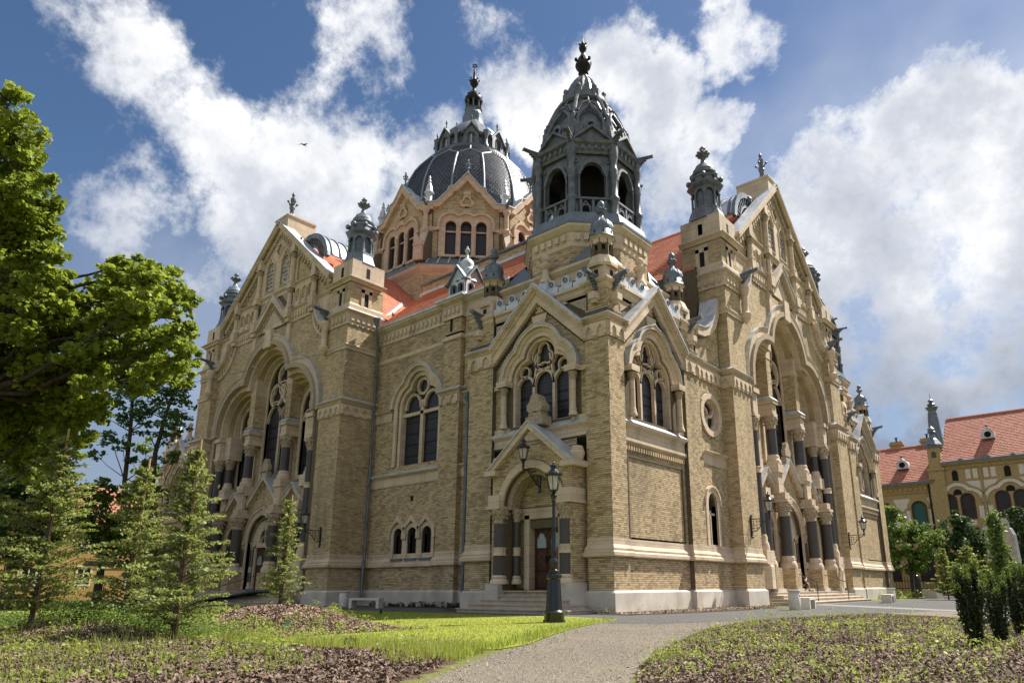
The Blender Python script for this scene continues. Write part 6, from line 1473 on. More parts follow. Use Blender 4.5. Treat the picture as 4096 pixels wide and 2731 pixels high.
# ------------------------------------------------------------------ street furniture
def bulb(m, x, y, prof, n=12): m.lathe(x, y, prof, n)
def lantern(x, y, z, s=1.0, parent=None):
    """six-sided tapering lantern: cage, glass, roof."""
    c = M(); n = 6; rb, rt, h = .115*s, .2*s, .42*s
    for k in range(n):
        a = 2*PI*k/n; c.tube([(x+rb*math.cos(a), y+rb*math.sin(a), z), (x+rt*math.cos(a), y+rt*math.sin(a), z+h)], .011*s, 4)
    c.lathe(x, y, [(.05*s, z-.16*s), (.075*s, z-.12*s), (.04*s, z-.07*s), (.09*s, z-.03*s), (.125*s, z), (.125*s, z+.02*s)], 12)
    r = M().lathe(x, y, [(rt*1.05, z+h-.01), (rt*1.25, z+h+.01), (rt*1.28, z+h+.05*s), (rt*.95, z+h+.08*s), (.13*s, z+h+.16*s), (.085*s, z+h+.19*s), (.08*s, z+h+.26*s), (.105*s, z+h+.28*s), (.10*s, z+h+.31*s), (.03*s, z+h+.36*s), (.035*s, z+h+.40*s), (.012*s, z+h+.43*s), (.01, z+h+.47*s)], 12)
    for k in range(12): a = 2*PI*k/12; r.lathe(x+rt*1.22*math.cos(a), y+rt*1.22*math.sin(a), [(.02*s, z+h+.04*s), (.014*s, z+h+.09*s), (.003, z+h+.11*s)], 5)
    g = M().lathe(x, y, [(rb*.93, z+.01), (rt*.93, z+h-.01)], n)
    a = c.obj('lamp_cage', 'black_paint', parent, smooth=40); b = r.obj('lamp_roof', 'black_paint', parent, smooth=40); d = g.obj('lamp_glass', 'lamp_glass', parent)
    return a, b, d
def lamp_post(loc, label, s=1.0):
    e = empty('lamp_post', loc); tag(e, label, 'lamp post', 'cast iron lamp posts of the square')
    b = M().lathe(0, 0, [(.29, 0), (.29, .03), (.26, .035), (.26, .2), (.275, .24), (.26, .27), (.215, .3), (.17, 1.0), (.165, 1.05), (.2, 1.08), (.21, 1.13), (.2, 1.17), (.14, 1.19)], 16)
    for k in range(8): a = 2*PI*k/8; b.lathe(.265*math.cos(a), .265*math.sin(a), [(.02, 0), (.02, .06)], 6)
    b.obj('base', 'black_paint', e, smooth=35)
    p = M().lathe(0, 0, [(.14, 1.17), (.145, 1.26), (.09, 1.3), (.085, 1.36), (.12, 1.43), (.125, 1.5), (.075, 1.57), (.07, 1.62), (.1, 1.7), (.1, 1.78), (.06, 1.9), (.052, 2.3), (.06, 2.34), (.06, 2.4), (.048, 2.44), (.04, 2.98), (.05, 3.02), (.065, 3.06), (.05, 3.1), (.085, 3.16), (.09, 3.2), (.05, 3.24)], 14)
    p.obj('pole', 'black_paint', e, smooth=40)
    lantern(0, 0, 3.32, .92, e); e.scale = (s, s, s)
    return e
lamp_post((1.94, -5.49, .01), 'tall black lamp post standing alone on the bright lawn in front of the porch')
lamp_post((.44, 39.8, .01), 'distant black lamp post in front of the pale green tree and iron fence', 1.27)
def wall_lamp(F, a, z, label, reach=.95, style='grid', h=.85):
    p = F.P(a, 0, z); e = empty('wall_lamp', p); tag(e, label, 'wall lamp', 'black lanterns on wall brackets')
    G = Fr((0, 0), F.r, F.n); m = M().box(G, -.05, .05, .0, .05, -.45, .45)
    m.ball(G.P(0, .06, .48), .05, 6); m.ball(G.P(0, .06, -.48), .05, 6)
    if style == 'grid':
        m.tube([G.P(0, .05, .32), G.P(0, reach, .32)], .022, 6)
        m.tube([G.P(0, .05, -.25), G.P(0, reach*.3, -.2), G.P(0, reach*.62, .1), G.P(0, reach, .3)], .02, 6)
        for i in range(1, 5): x = reach*.16*i; m.tube([G.P(0, x, .32), G.P(0, x, -.26+.5*(i/5)**1.3)], .012, 4)
        for i in range(4): m.tube([G.P(0, .05, .2-.14*i), G.P(0, reach*(.75-.16*i), .2-.14*i)], .012, 4)
    else:
        m.tube([G.P(0, .05, .3), G.P(0, reach*.6, .22), G.P(0, reach, .3)], .026, 6); m.tube([G.P(0, .05, -.3), G.P(0, reach*.3, -.12), G.P(0, reach*.7, .2)], .024, 6)
        for cx_, cz_, rr in ((.28, .02, .13), (.5, .1, .08), (.18, -.12, .07)): m.tube([G.P(0, reach*cx_+rr*math.cos(2*PI*i/12), cz_+rr*math.sin(2*PI*i/12)) for i in range(13)], .015, 5)
    m.lathe(*G.P(0, reach, 0)[:2], [(.02, .22), (.05, .28), (.03, .34), (.06, .40), (.03, .46)], 8)
    m.obj('bracket', 'black_paint', e, smooth=40); q = G.P(0, reach, 0); lantern(q[0], q[1], .62, .98, e)
    return e
wall_lamp(Fr((0, -.15), (1, 0), (0, -1)), -3.12, 4.75, 'black lantern on a scrolled arm hanging in the arch above the porch door', .95, 'scroll')
wall_lamp(Fr((0, .455), (1, 0), (0, -1)), -18.5, 3.4, 'black lantern on a gridded bracket on the shaded brick pier behind the small tree', .95)
wall_lamp(Fr((.525, 0), (0, 1), (1, 0)), 10.05, 3.45, 'black lantern on a gridded bracket on the sunlit pier left of the seated person', .9)
wall_lamp(Fr((.525, 0), (0, 1), (1, 0)), 24.0, 3.48, 'black lantern on a gridded bracket on the far sunlit pier right of the portal', .9)
def bench(x, y, ang, L_=1.25, label=''):
    e = empty('bench', (x, y, .01)); e.rotation_euler = (0, 0, ang); tag(e, label, 'bench', 'pale concrete benches')
    h = L_/2; M().box(W, -h, h, -.24, .24, .34, .43).obj('seat', 'concrete', e)
    for s_ in (-1, 1): M().box(W, *sorted((s_*h, s_*(h-.13))), -.235, .235, 0, .339).obj('leg', 'concrete', e)
    return e
def bin_(x, y, label):
    e = empty('litter_bin', (x, y, .01)); tag(e, label, 'litter bin', 'round concrete litter bins')
    M().lathe(0, 0, [(.2, 0), (.215, .03), (.215, .60), (.20, .62), (.20, .66)], 24).obj('body', 'concrete', e, smooth=40); M().lathe(0, 0, [(.20, .66), (.235, .665), (.25, .69), (.235, .72), (.12, .725)], 24).obj('rim', 'concrete', e, smooth=60)
    M().lathe(0, 0, [(.12, .70), (.12, .729)], 16).obj('opening', 'void', e); M().box(W, .19, .222, -.04, .04, .5, .54).obj('plate', 'void', e)
    return e
bench(3.35, 8.25, R_(100), 1.25, 'pale concrete bench in front of the portal steps beside a round bin')
bin_(3.42, 6.85, 'round concrete litter bin touching the bench near the seated person')
bench(3.3, 20.1, R_(100), 1.9, 'pale concrete bench far along the sunlit wall near the far pier')
bin_(2.7, 23.2, 'round concrete litter bin behind the far bench at the building end')
bench(-13.0, -.45, R_(25), 1.45, 'pale concrete bench standing by the shaded brick wall under the windows')
bin_(-15.25, -.1, 'round concrete litter bin left of the bench by the shaded wall')
e = M().prism(Fr((2.5, 34.8), (.83, -.55), (.55, .83)), [(-.55, 0), (.55, 0), (.45, .62), (-.62, .62)], [], -.25, .25).obj('concrete_block', 'concrete'); tag(e, 'pale slanted concrete block on the far edge of the gravel square', 'block')
e = M().box(W, 3.4, 7.5, 38.4, 38.9, 0, .3).obj('low_wall', 'concrete'); tag(e, 'long low concrete ledge beside the slanted block under far trees', 'wall')
# handrails of the portal steps
def handrail(pts, label):
    e = empty('handrail', pts[0][0]); tag(e, label, 'handrail', 'thin iron handrails on steps'); b = Vector(pts[0][0])
    (a0, a1), (b0, b1) = pts
    for p, q in pts: M().tube([tuple(Vector(p)-b), tuple(Vector(q)-b)], .02, 6).obj('post', 'black_paint', e)
    M().tube([tuple(Vector(a1)-b), tuple(Vector(b1)-b)], .02, 6).obj('rail', 'black_paint', e)
handrail((((-.25, 16.1, .74), (-.25, 16.1, 1.7)), ((1.45, 15.1, .1), (1.45, 15.1, 1.05))), 'iron handrail on the portal steps, the one crossing in front of the seated person')
handrail((((-.25, 19.3, .74), (-.25, 19.3, 1.72)), ((1.45, 19.75, .1), (1.45, 19.75, 1.05))), 'iron handrail on the portal steps right of the seated person')
handrail((((-25.6, 1.4, .74), (-25.6, 1.4, 1.72)), ((-26.0, -.9, .1), (-26.0, -.9, 1.0))), 'iron handrail beside the ramp on the shaded left portal steps')
e = empty('ramp', (-25, -.6, 0)); tag(e, 'grey metal wheelchair ramp laid over the left portal steps', 'ramp')

m = M(); m.add([(2.0, 1.3, .80), (2.0, .0, .80), (-4.6, -.6, .06), (-4.6, .7, .06), (2.0, 1.3, .70), (2.0, .0, .70), (-4.6, -.6, .0), (-4.6, .7, .0)], [(0, 1, 2, 3), (4, 5, 6, 7), (0, 1, 5, 4), (1, 2, 6, 5), (2, 3, 7, 6), (3, 0, 4, 7)]); m.obj('deck', 'zinc_dull', e)
M().tube([(2.0, 0, .86), (-4.6, -.6, .12)], .03, 5).obj('kerb', 'steel', e); M().tube([(2.0, 1.3, .86), (-4.6, .7, .12)], .03, 5).obj('kerb', 'steel', e)
e = M(); e.box(Fr((4.76, -13.4), (.8, .6), (.6, -.8)), -.085, .085, 0, .012, .08, .17); e = e.obj('plant_label', 'black_paint'); e.location.z = .02; tag(e, 'small black plant label board standing in the tall grass', 'sign')
M().box(Fr((4.76, -13.4), (.8, .6), (.6, -.8)), -.01, .01, -.01, 0, 0, .2).obj('stake', 'black_paint', e)
e = M().prism(Fr((1.1, -12.3), (.8, .6), (.6, -.8)), [(-.06, .12), (.03, .1), (.11, .30), (-.0, .31)], [], 0, .01).obj('plant_tag', 'pane_light'); tag(e, 'small blue green tilted tag at the foot of the round mound', 'sign')
# blackbird on the lawn, swift in the sky
def skin_body(name, pts, edges, radii, m, parent=None, lv=2):
    me = bpy.data.meshes.new(name); me.from_pydata(pts, edges, []); o = bpy.data.objects.new(name, me); COL.objects.link(o)
    sk = o.modifiers.new('skin', 'SKIN'); sk.use_smooth_shade = True
    for i, r in enumerate(radii): me.skin_vertices[0].data[i].radius = (r, r) if isinstance(r, (int, float)) else r
    me.skin_vertices[0].data[0].use_root = True
    s_ = o.modifiers.new('sub', 'SUBSURF'); s_.levels = lv; s_.render_levels = lv
    me.materials.append(MATS[m]); 
    if parent: o.parent = parent
    return o
b = skin_body('bird', [(0, 0, .07), (.06, 0, .1), (.1, 0, .14), (.14, 0, .14), (-.07, 0, .06), (-.15, 0, .05), (.0, .02, 0), (0, -.02, 0)], [(0, 1), (1, 2), (2, 3), (0, 4), (4, 5), (0, 6), (0, 7)], [.045, .04, .03, .006, .03, .012, .006, .006], 'black_cloth'); b.location = (-6.5, -4.5, .015); b.rotation_euler = (0, 0, 2.4); tag(b, 'small black bird standing on the shaded lawn', 'bird')
bp_ = Vector((0.0, 0.0, 0.0)); dd_ = Vector((-.899, .1, .426))
b = skin_body('bird', [(0, 0, 0), (.14, 0, 0), (-.14, 0, 0), (-.24, .03, 0), (-.24, -.03, 0), (.02, .12, .06), (-.06, .34, .02), (.02, -.12, .06), (-.06, -.34, .02)], [(0, 1), (0, 2), (2, 3), (2, 4), (0, 5), (5, 6), (0, 7), (7, 8)], [.04, .018, .03, .006, .006, (.035, .012), (.008, .005), (.035, .012), (.008, .005)], 'black_cloth')
BIRD = (-13.9, -5.0, 21.4); b.location = BIRD; b.rotation_euler = (.7, .5, .4); tag(b, 'dark swallow gliding in the sky against the white clouds', 'bird')

# ------------------------------------------------------------------ the person sitting on the portal steps
e = empty('person', (-.03, 16.85, .75)); tag(e, 'person in black clothes and sunglasses sitting on the portal steps holding a phone', 'person')
e.rotation_euler = (0, 0, R_(62)); e.scale = (1.08, 1.08, 1.08)      # faces to the right of the facade and slightly outwards
# local axes: +x forward, z up
P_ = [(0, 0, .11), (.02, 0, .30), (.03, 0, .46), (.05, 0, .55), (.08, 0, .63), (.10, 0, .72),
      (.30, .10, .20), (.42, .11, .22), (.42, .12, .0), (.44, .12, -.10), (.56, .13, -.13),
      (.30, -.10, .20), (.42, -.11, .22), (.42, -.12, .0), (.46, -.12, -.10), (.58, -.13, -.13),
      (.03, .17, .50), (.16, .20, .32), (.32, .12, .47), (.37, .08, .52),
      (.03, -.17, .50), (.18, -.20, .32), (.33, -.10, .47), (.38, -.05, .53)]
E_ = [(0, 1), (1, 2), (2, 3), (3, 4), (4, 5), (0, 6), (6, 7), (7, 8), (8, 9), (9, 10), (0, 11), (11, 12), (12, 13), (13, 14), (14, 15), (2, 16), (16, 17), (17, 18), (18, 19), (2, 20), (20, 21), (21, 22), (22, 23)]
Rr = [.15, .13, .12, .05, .075, .085, .09, .065, .05, .035, .03, .09, .065, .05, .035, .03, .055, .042, .03, .025, .055, .042, .03, .025]
skin_body('body', P_, E_, Rr, 'skin', e)
skin_body('shirt', [(0, 0, .14), (.01, 0, .30), (.02, 0, .47), (.03, .17, .50), (.10, .195, .40), (.03, -.17, .50), (.11, -.195, .40)], [(0, 1), (1, 2), (2, 3), (3, 4), (2, 5), (5, 6)], [.22, .20, .17, .095, .075, .095, .075], 'black_cloth', e)
skin_body('skirt', [(0, 0, .12), (.16, .09, .17), (.38, .11, .22), (.16, -.09, .17), (.38, -.11, .22)], [(0, 1), (1, 2), (0, 3), (3, 4)], [.22, .15, .115, .15, .115], 'black_cloth', e)
skin_body('hair', [(.065, 0, .70), (.04, 0, .77), (.02, 0, .62), (.0, 0, .54)], [(0, 1), (0, 2), (2, 3)], [.105, .085, .07, .035], 'hair', e)
M().box(W, .165, .185, -.075, .075, .695, .725).box(W, .08, .17, .07, .078, .70, .712).box(W, .08, .17, -.078, -.07, .70, .712).obj('sunglasses', 'void', e)
M().ball((.185, 0, .675), .016, 8).obj('nose', 'skin', e)
M().box(W, .16, .18, -.025, .025, .63, .637).obj('mouth', 'hair', e)
for s_ in (-1, 1):
    M().ball((.09, s_*.088, .69), .02, 6, 1.5).obj('ear', 'skin', e); M().box(W, .42, .66, s_*.125-.04, s_*.125+.04, -.15, -.09).obj('shoe', 'hair', e)
M().box(W, .385, .40, -.04, .045, .50, .62).obj('phone', 'black_paint', e)
for s_ in (-1, 1):
    for k in range(4): M().tube([(.365, s_*.06+.01, .515+.022*k), (.39, s_*.052, .525+.022*k), (.405, s_*.028, .53+.022*k)], .0085, 5, .007).obj('finger', 'skin', e)
    M().tube([(.36, s_*.055, .52), (.375, s_*.03, .545), (.383, s_*.015, .565)], .01, 5, .008).obj('thumb', 'skin', e)
# ------------------------------------------------------------------ vegetation
def leaf_quads(P, size, up=.5, asp=.62, jitter=.35):
    n = len(P); N = rng.normal(size=(n, 3)); N[:, 2] = N[:, 2]*(1-up)+up*2.0; N /= np.linalg.norm(N, axis=1)[:, None]
    A = np.cross(N, rng.normal(size=(n, 3))); A /= np.linalg.norm(A, axis=1)[:, None]; B = np.cross(N, A)
    s = size*(1+jitter*rng.normal(size=n)).clip(.45, 1.8); a = A*s[:, None]*.5; b = B*(s*asp)[:, None]*.5
    return np.stack([P-a, P-b+a*.15, P+a, P+b+a*.15], axis=1)
def crown_points(clumps, dens, size, sub_n=11, sub_r=.42):
    Ps, Ts = [], []
    for (x, y, z, r) in clumps:
        ns = max(4, int(sub_n*(r/.6)**.5)); d = rng.normal(size=(ns, 3)); d /= np.linalg.norm(d, axis=1)[:, None]; c = np.array((x, y, z))+d*r*(.35+.55*rng.random((ns, 1)))
        n = int(dens*PI*r*r/(.30*size*size)/ns)+3
        for cc in c:
            q = rng.normal(size=(n, 3)); q *= (rng.random((n, 1))**.4)*sub_r*r/np.linalg.norm(q, axis=1)[:, None]; q[:, 2] *= .6
            Ps.append(cc+q); Ts.append(np.full(n, .35*rng.random()+.1)+.4*rng.random(n))
    return np.concatenate(Ps), np.concatenate(Ts)
def limb(m, pts, r0, r1, n=7): m.tube(pts, r0, n, r1)
def wiggle(a, b, k=5, amp=.12):
    a, b = np.array(a, float), np.array(b, float); L_ = np.linalg.norm(b-a); out_ = []
    for i in range(k+1):
        t = i/k; p = a+(b-a)*t
        if 0 < i < k: p = p+rng.normal(size=3)*amp*L_*.3
        out_.append(tuple(p))
    return out_
def tree(name, base, trunk, clumps, lm, size, dens, label, cat='tree', group=None, tr=.2, bark='bark', sub_n=11, up=.5, limbs=1.0, asp=.62):
    e = empty(name, tuple(base)); tag(e, label, cat, group); b = np.array(base, float)
    m = M(); tp = [tuple(np.array(p, float)-b) for p in trunk]; limb(m, tp, tr, tr*.45, 9)
    for (x, y, z, r) in clumps:
        if rng.random() > limbs: continue
        c = np.array((x, y, z), float)-b; cand = [np.array(p) for p in tp]; j = min(range(len(cand)), key=lambda i: np.linalg.norm(cand[i]-c)+max(0, cand[i][2]-c[2]+r)*2)
        limb(m, wiggle(cand[j], c, 4, .10), tr*.2, tr*.05, 5)
        for q in range(3): limb(m, wiggle(c, c+rng.normal(size=3)*r*.35, 3, .1), tr*.07, tr*.02, 4)
    m.obj('trunk', bark, e, smooth=60)
    P, T = crown_points(clumps, dens, size, sub_n); P = P-b
    quads_mesh('crown', leaf_quads(P, size, up, asp), T, lm, e)
    return e
MAPLE = [(-0.85, -17.58, 9.37, 0.45), (-1.38, -17.29, 9.15, 0.55), (-2.73, -16.74, 9.49, 0.43), (-2.5, -17.05, 8.83, 0.66), (-1.47, -16.9, 8.09, 0.56), (-0.75, -16.81, 8.03, 0.27), (-2.58, -16.83, 7.99, 0.71), (-1.88, -16.57, 7.47, 0.54), (-1.64, -16.47, 7.8, 0.32), (-2.0, -16.8, 6.96, 0.67), (-2.61, -16.25, 7.09, 0.58), (-1.36, -16.31, 6.99, 0.27), (-2.99, -16.49, 6.45, 0.71), (-1.83, -16.24, 6.21, 0.61), (-2.01, -15.9, 6.65, 0.39), (-2.47, -15.47, 6.74, 0.47), (-0.76, -15.59, 6.48, 0.37), (-1.42, -15.05, 6.97, 0.44), (-1.49, -15.19, 7.23, 0.28), (-0.44, -15.0, 6.87, 0.32), (0.07, -15.19, 6.29, 0.45), (-1.9, -14.06, 7.27, 0.49), (-0.38, -14.23, 6.43, 0.26), (-0.82, -15.07, 6.13, 0.48), (-1.94, -14.04, 6.56, 0.58), (-1.17, -13.86, 6.13, 0.33), (-1.39, -15.31, 5.94, 0.49), (-2.24, -15.59, 6.07, 0.57), (-2.13, -16.14, 5.6, 0.67), (-3.88, -16.25, 5.81, 0.73), (-0.82, -13.83, 5.38, 0.27), (-0.28, -14.36, 5.21, 0.43), (-1.67, -14.3, 5.73, 0.5), (-2.41, -14.48, 5.95, 0.46), (-0.79, -14.69, 4.97, 0.31), (-1.9, -14.99, 5.41, 0.5), (-1.24, -15.61, 5.19, 0.47), (-2.49, -15.74, 5.07, 0.68), (-4.06, -15.94, 5.06, 0.8), (-1.16, -15.48, 4.6, 0.47), (-2.77, -15.35, 4.48, 0.57), (-2.2, -14.91, 4.47, 0.28), (-4.03, -15.53, 4.37, 0.73), (-2.79, -15.12, 3.98, 0.4), (-2.01, -15.69, 3.43, 0.43), (-4.34, -15.88, 4.17, 0.74), (-4.64, -15.42, 3.62, 0.5), (-1.85, -17.37, 7.48, 0.78), (-4.0, -16.92, 6.98, 1.0), (-3.27, -16.81, 5.41, 0.94), (-3.71, -16.46, 4.24, 0.83)]
LOCUST = [(-25.5, -7.6, 11.1, 0.8), (-24.7, -6.9, 11.4, 0.93), (-25.2, -5.7, 11.5, 0.94), (-24.9, -4.9, 11.2, 0.81), (-24.7, -4.6, 10.2, 0.67), (-25.2, -7.0, 10.3, 0.8), (-25.3, -5.9, 10.5, 1.07), (-24.0, -5.5, 9.4, 0.78), (-26.0, -6.8, 9.5, 0.67), (-26.0, -7.5, 10.1, 0.54), (-24.5, -4.7, 9.0, 0.53), (-25.5, -6.1, 9.3, 0.67), (-25.8, -7.5, 8.4, 0.58), (-26.6, -7.8, 7.6, 0.48), (-25.4, -6.9, 8.0, 0.53), (-25.0, -5.2, 8.5, 0.58), (-25.5, -4.5, 7.7, 0.54), (-26.0, -5.3, 7.4, 0.49), (-25.4, -8.0, 9.2, 0.53), (-25.9, -6.3, 7.3, 0.4), (-24.6, -5.1, 12.0, 0.67), (-25.7, -5.6, 6.2, 0.53)]
BROAD_TREE = [(-33.2, -5.7, 5.9, 0.93), (-31.6, -5.6, 6.5, 0.76), (-32.3, -4.8, 5.6, 1.08), (-31.8, -5.8, 4.5, 1.06), (-33.2, -6.1, 4.8, 0.78), (-32.0, -4.4, 4.4, 1.22), (-31.6, -4.2, 6.1, 0.76), (-30.9, -4.0, 4.8, 0.9), (-33.4, -4.8, 3.4, 1.09), (-32.5, -3.9, 3.2, 1.08), (-32.1, -3.2, 3.7, 0.86), (-31.9, -3.5, 7.0, 0.62), (-32.7, -5.7, 3.6, 0.77), (-31.3, -3.3, 5.7, 0.61), (-32.2, -6.4, 6.2, 0.55), (-31.2, -2.9, 4.7, 0.61)]
DARK_TREE = [(-26.3, -11.5, 7.8, 1.31), (-24.2, -11.1, 7.4, 1.0), (-24.7, -10.2, 7.0, 0.89), (-24.8, -9.6, 6.3, 0.64), (-25.5, -11.1, 6.4, 1.28), (-25.5, -10.2, 5.9, 1.03), (-24.6, -9.6, 5.2, 0.63), (-24.2, -11.5, 4.8, 1.23), (-25.4, -10.4, 4.6, 1.02), (-26.4, -12.1, 6.7, 1.3), (-25.1, -9.6, 6.9, 0.51), (-25.0, -9.2, 5.9, 0.46)]
EDGE_TREE = [(-42.2, -0.1, 11.3, 0.84), (-42.7, 0.6, 9.5, 1.0), (-42.5, 0.9, 7.9, 0.92), (-43.2, 1.1, 6.3, 1.0), (-42.4, 0.9, 4.6, 0.99), (-42.8, 1.6, 3.1, 0.92), (-42.8, 1.3, 2.2, 0.92)]
LINDEN_LIGHT = [(-0.1, 37.0, 6.3, 0.74), (0.2, 37.1, 5.4, 1.04), (-0.8, 38.2, 4.6, 0.95), (0.5, 38.1, 4.7, 1.13), (1.4, 38.1, 4.9, 0.98), (2.5, 36.3, 4.2, 0.94), (2.8, 37.4, 3.9, 0.59), (0.1, 36.6, 3.5, 1.1), (1.1, 37.6, 3.5, 1.19), (2.2, 36.2, 3.1, 0.87), (-0.6, 37.4, 2.6, 0.75), (0.6, 37.7, 2.2, 0.82), (1.6, 36.9, 2.1, 0.59), (-0.8, 36.5, 3.5, 0.51)]
LINDEN_DARK = [(3.9, 39.4, 5.7, 0.61), (3.4, 39.6, 5.1, 0.84), (4.2, 40.1, 5.2, 0.85), (2.6, 40.6, 4.4, 0.86), (3.7, 39.6, 4.1, 1.07), (4.6, 40.3, 4.3, 0.92), (2.9, 39.7, 3.2, 0.92), (3.7, 40.9, 3.0, 1.01), (4.7, 40.3, 3.3, 0.77), (2.5, 40.0, 3.5, 0.54), (5.0, 39.6, 2.5, 0.53), (3.1, 39.6, 2.2, 0.61), (4.5, 39.6, 2.2, 0.61)]
LINDEN_EDGE = [(7.6, 38.7, 5.7, 0.67), (7.9, 38.6, 5.1, 0.93), (7.2, 38.0, 4.6, 0.81), (7.9, 38.0, 3.8, 1.1), (6.8, 38.4, 3.8, 0.82), (7.5, 37.8, 3.0, 1.03), (7.9, 37.8, 2.4, 0.88), (6.8, 38.4, 2.9, 0.74), (8.5, 39.9, 4.5, 1.14), (8.7, 38.2, 2.9, 1.11)]
b0 = (-3.33, -16.51, 0)
tree('maple_tree', b0, [b0, (-3.2, -16.6, 2.2), (-3.1, -16.7, 4.5), (-2.8, -16.6, 6.5), (-2.3, -16.9, 8.6)], MAPLE+[(x-.9, y+.25, z-.05, r*.95) for x, y, z, r in MAPLE], 'leaf_maple', .098, 2.5, 'large green maple overhanging the left edge of the picture, nearest of the broad trees', tr=.28, limbs=.42, asp=.85)
b0 = (-26.1, -5.2, 0)
tree('locust_tree', b0, [b0, (-26.1, -5.2, .9), (-26.2, -5.8, 4.2), (-26.1, -6.4, 6.2), (-25.8, -6.6, 8.8), (-25.6, -6.8, 10.4)], LOCUST[::2], 'leaf_locust', .19, 1.5, 'slender open locust tree with dark forked trunk, left one of two beside the synagogue', 'tree', 'open locust trees left of the synagogue', tr=.17)
b0 = (-25.3, -4.3, 0)
tree('locust_tree', b0, [b0, (-25.5, -4.5, .9), (-25.6, -5.2, 5.5), (-25.4, -5.4, 7.8), (-25.1, -5.3, 9.6), (-24.8, -5.2, 10.9)], LOCUST[1::2], 'leaf_locust', .19, 1.5, 'slender open locust tree with dark curving trunk, right one of two beside the synagogue', 'tree', 'open locust trees left of the synagogue', tr=.17)
b0 = (-32.2, -4.9, 0)
tree('broad_tree', b0, [b0, (-32.2, -4.9, 2.2), (-32.0, -4.8, 4.5)], BROAD_TREE, 'leaf_mid', .24, 2.6, 'dense bright green tree in front of the ochre house', tr=.25, limbs=.5)
b0 = (-25.3, -10.6, 0)
tree('dark_tree', b0, [b0, (-25.3, -10.6, 3), (-25.3, -10.6, 6)], DARK_TREE+[(x-.6, y+.6, z-1.9, r) for x, y, z, r in DARK_TREE], 'leaf_dark', .2, 2.4, 'dark spreading tree at the far left behind the young conifers', tr=.28, limbs=.5)
b0 = (-42.6, .8, 0)
tree('edge_tree', b0, [b0, (-42.6, .8, 4), (-42.6, .6, 9)], EDGE_TREE, 'leaf_mid', .3, 2.0, 'narrow green tree showing against the left corner of the synagogue', tr=.22, limbs=.5)
b0 = (-36, -14, 0)
tree('dark_tree', b0, [b0, (-36, -14, 4)], [(-36+rng.normal()*2.5, -14+rng.normal()*2, 3+4*rng.random(), 1.5) for i in range(16)], 'leaf_dark', .3, 2.0, 'dark tree mass farthest left low behind the conifers', tr=.3, limbs=.3)
for nm, tb, bx, by, lb_, mt_ in (('linden_tree', LINDEN_LIGHT, .7, 37.2, 'light green round linden next to the far lamp post', 'leaf_mid'), ('linden_tree', LINDEN_DARK, 3.5, 39.9, 'dark green round linden in the middle before the brick house', 'leaf_linden'), ('linden_tree', LINDEN_EDGE, 7.7, 38.4, 'dark green linden cut by the right edge of the picture', 'leaf_linden')):
    b0 = (bx, by, 0); tree(nm, b0, [b0, (bx, by, 1.7), (bx, by, 3.0)], tb, mt_, .22, 2.8, lb_, 'tree', 'round street trees before the brick house', tr=.16, limbs=.6)
b0 = (12.5, 33, 0); tree('linden_tree', b0, [b0, (12.5, 33, 3)], [(12.5+rng.normal()*1.2, 33+rng.normal()*1.2, 3.5+rng.normal()*1.1, 1.0) for i in range(12)], 'leaf_linden', .26, 2.2, 'round tree just outside the right edge behind the white panel', tr=.18)

def conifer(base, H, wid, label, lm='needle', n_br=120, group='young feathery conifers', stake=True, dens=1.0, size=.055):
    """sapling with level, drooping sprays of tiny leaves."""
    e = empty('conifer_sapling', base); tag(e, label, 'tree', group)
    m = M(); limb(m, [(0, 0, 0), (.02, 0, H*.5), (0, 0, H*.97)], .045, .006, 7)
    V, T = [], []
    for i in range(n_br):
        if rng.random() < .10: continue
        t = (i+.5)/n_br; z = H*(.06+.91*t); L_ = wid*(1-t)**.8*(.35+.85*rng.random())+.07; az = i*2.4+rng.normal()*.3
        d = np.array([math.cos(az), math.sin(az), 0]); rise = .25+.35*t
        p0 = np.array([0, 0, z]); tip = p0+d*L_+np.array([0, 0, L_*rise-.10*L_])
        mid = p0+d*L_*.5+np.array([0, 0, L_*rise*.75]); limb(m, [tuple(p0), tuple(mid), tuple(tip)], .012, .003, 4)
        side_ = np.array([-d[1], d[0], 0]); k = int((7+L_*31)*dens)
        for j in range(k):
            s = .15+.85*(j+rng.random())/k; c = (p0*(1-s)**2+2*mid*s*(1-s)+tip*s*s); w = (.05+.16*L_*(1-abs(s-.55)))*rng.normal()*.8
            tl = 4
            for q in range(tl):
                pp = c+side_*w*(q+1)/tl+d*abs(w)*.5*(q+1)/tl+rng.normal(size=3)*np.array([.018, .018, .014])
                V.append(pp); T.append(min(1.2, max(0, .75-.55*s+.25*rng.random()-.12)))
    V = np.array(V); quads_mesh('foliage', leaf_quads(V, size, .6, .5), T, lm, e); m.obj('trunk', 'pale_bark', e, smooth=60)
    if stake: M().tube([(.05, .03, 0), (.05, .03, H*1.04)], .02, 6).obj('stake', 'stake', e)
    return e
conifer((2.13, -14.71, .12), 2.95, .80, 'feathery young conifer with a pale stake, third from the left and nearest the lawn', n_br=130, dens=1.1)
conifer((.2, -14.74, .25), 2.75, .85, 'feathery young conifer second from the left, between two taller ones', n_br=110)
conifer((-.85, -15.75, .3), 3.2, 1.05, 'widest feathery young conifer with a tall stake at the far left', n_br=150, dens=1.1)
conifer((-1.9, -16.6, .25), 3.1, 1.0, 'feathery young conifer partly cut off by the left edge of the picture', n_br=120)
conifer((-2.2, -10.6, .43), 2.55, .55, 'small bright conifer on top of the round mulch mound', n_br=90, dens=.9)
conifer((4.3, 29.9, 0), 3.2, 1.1, 'yellowish conifer sapling far right in front of the dark linden', n_br=60, stake=False, size=.12, group='conifers on the far side')
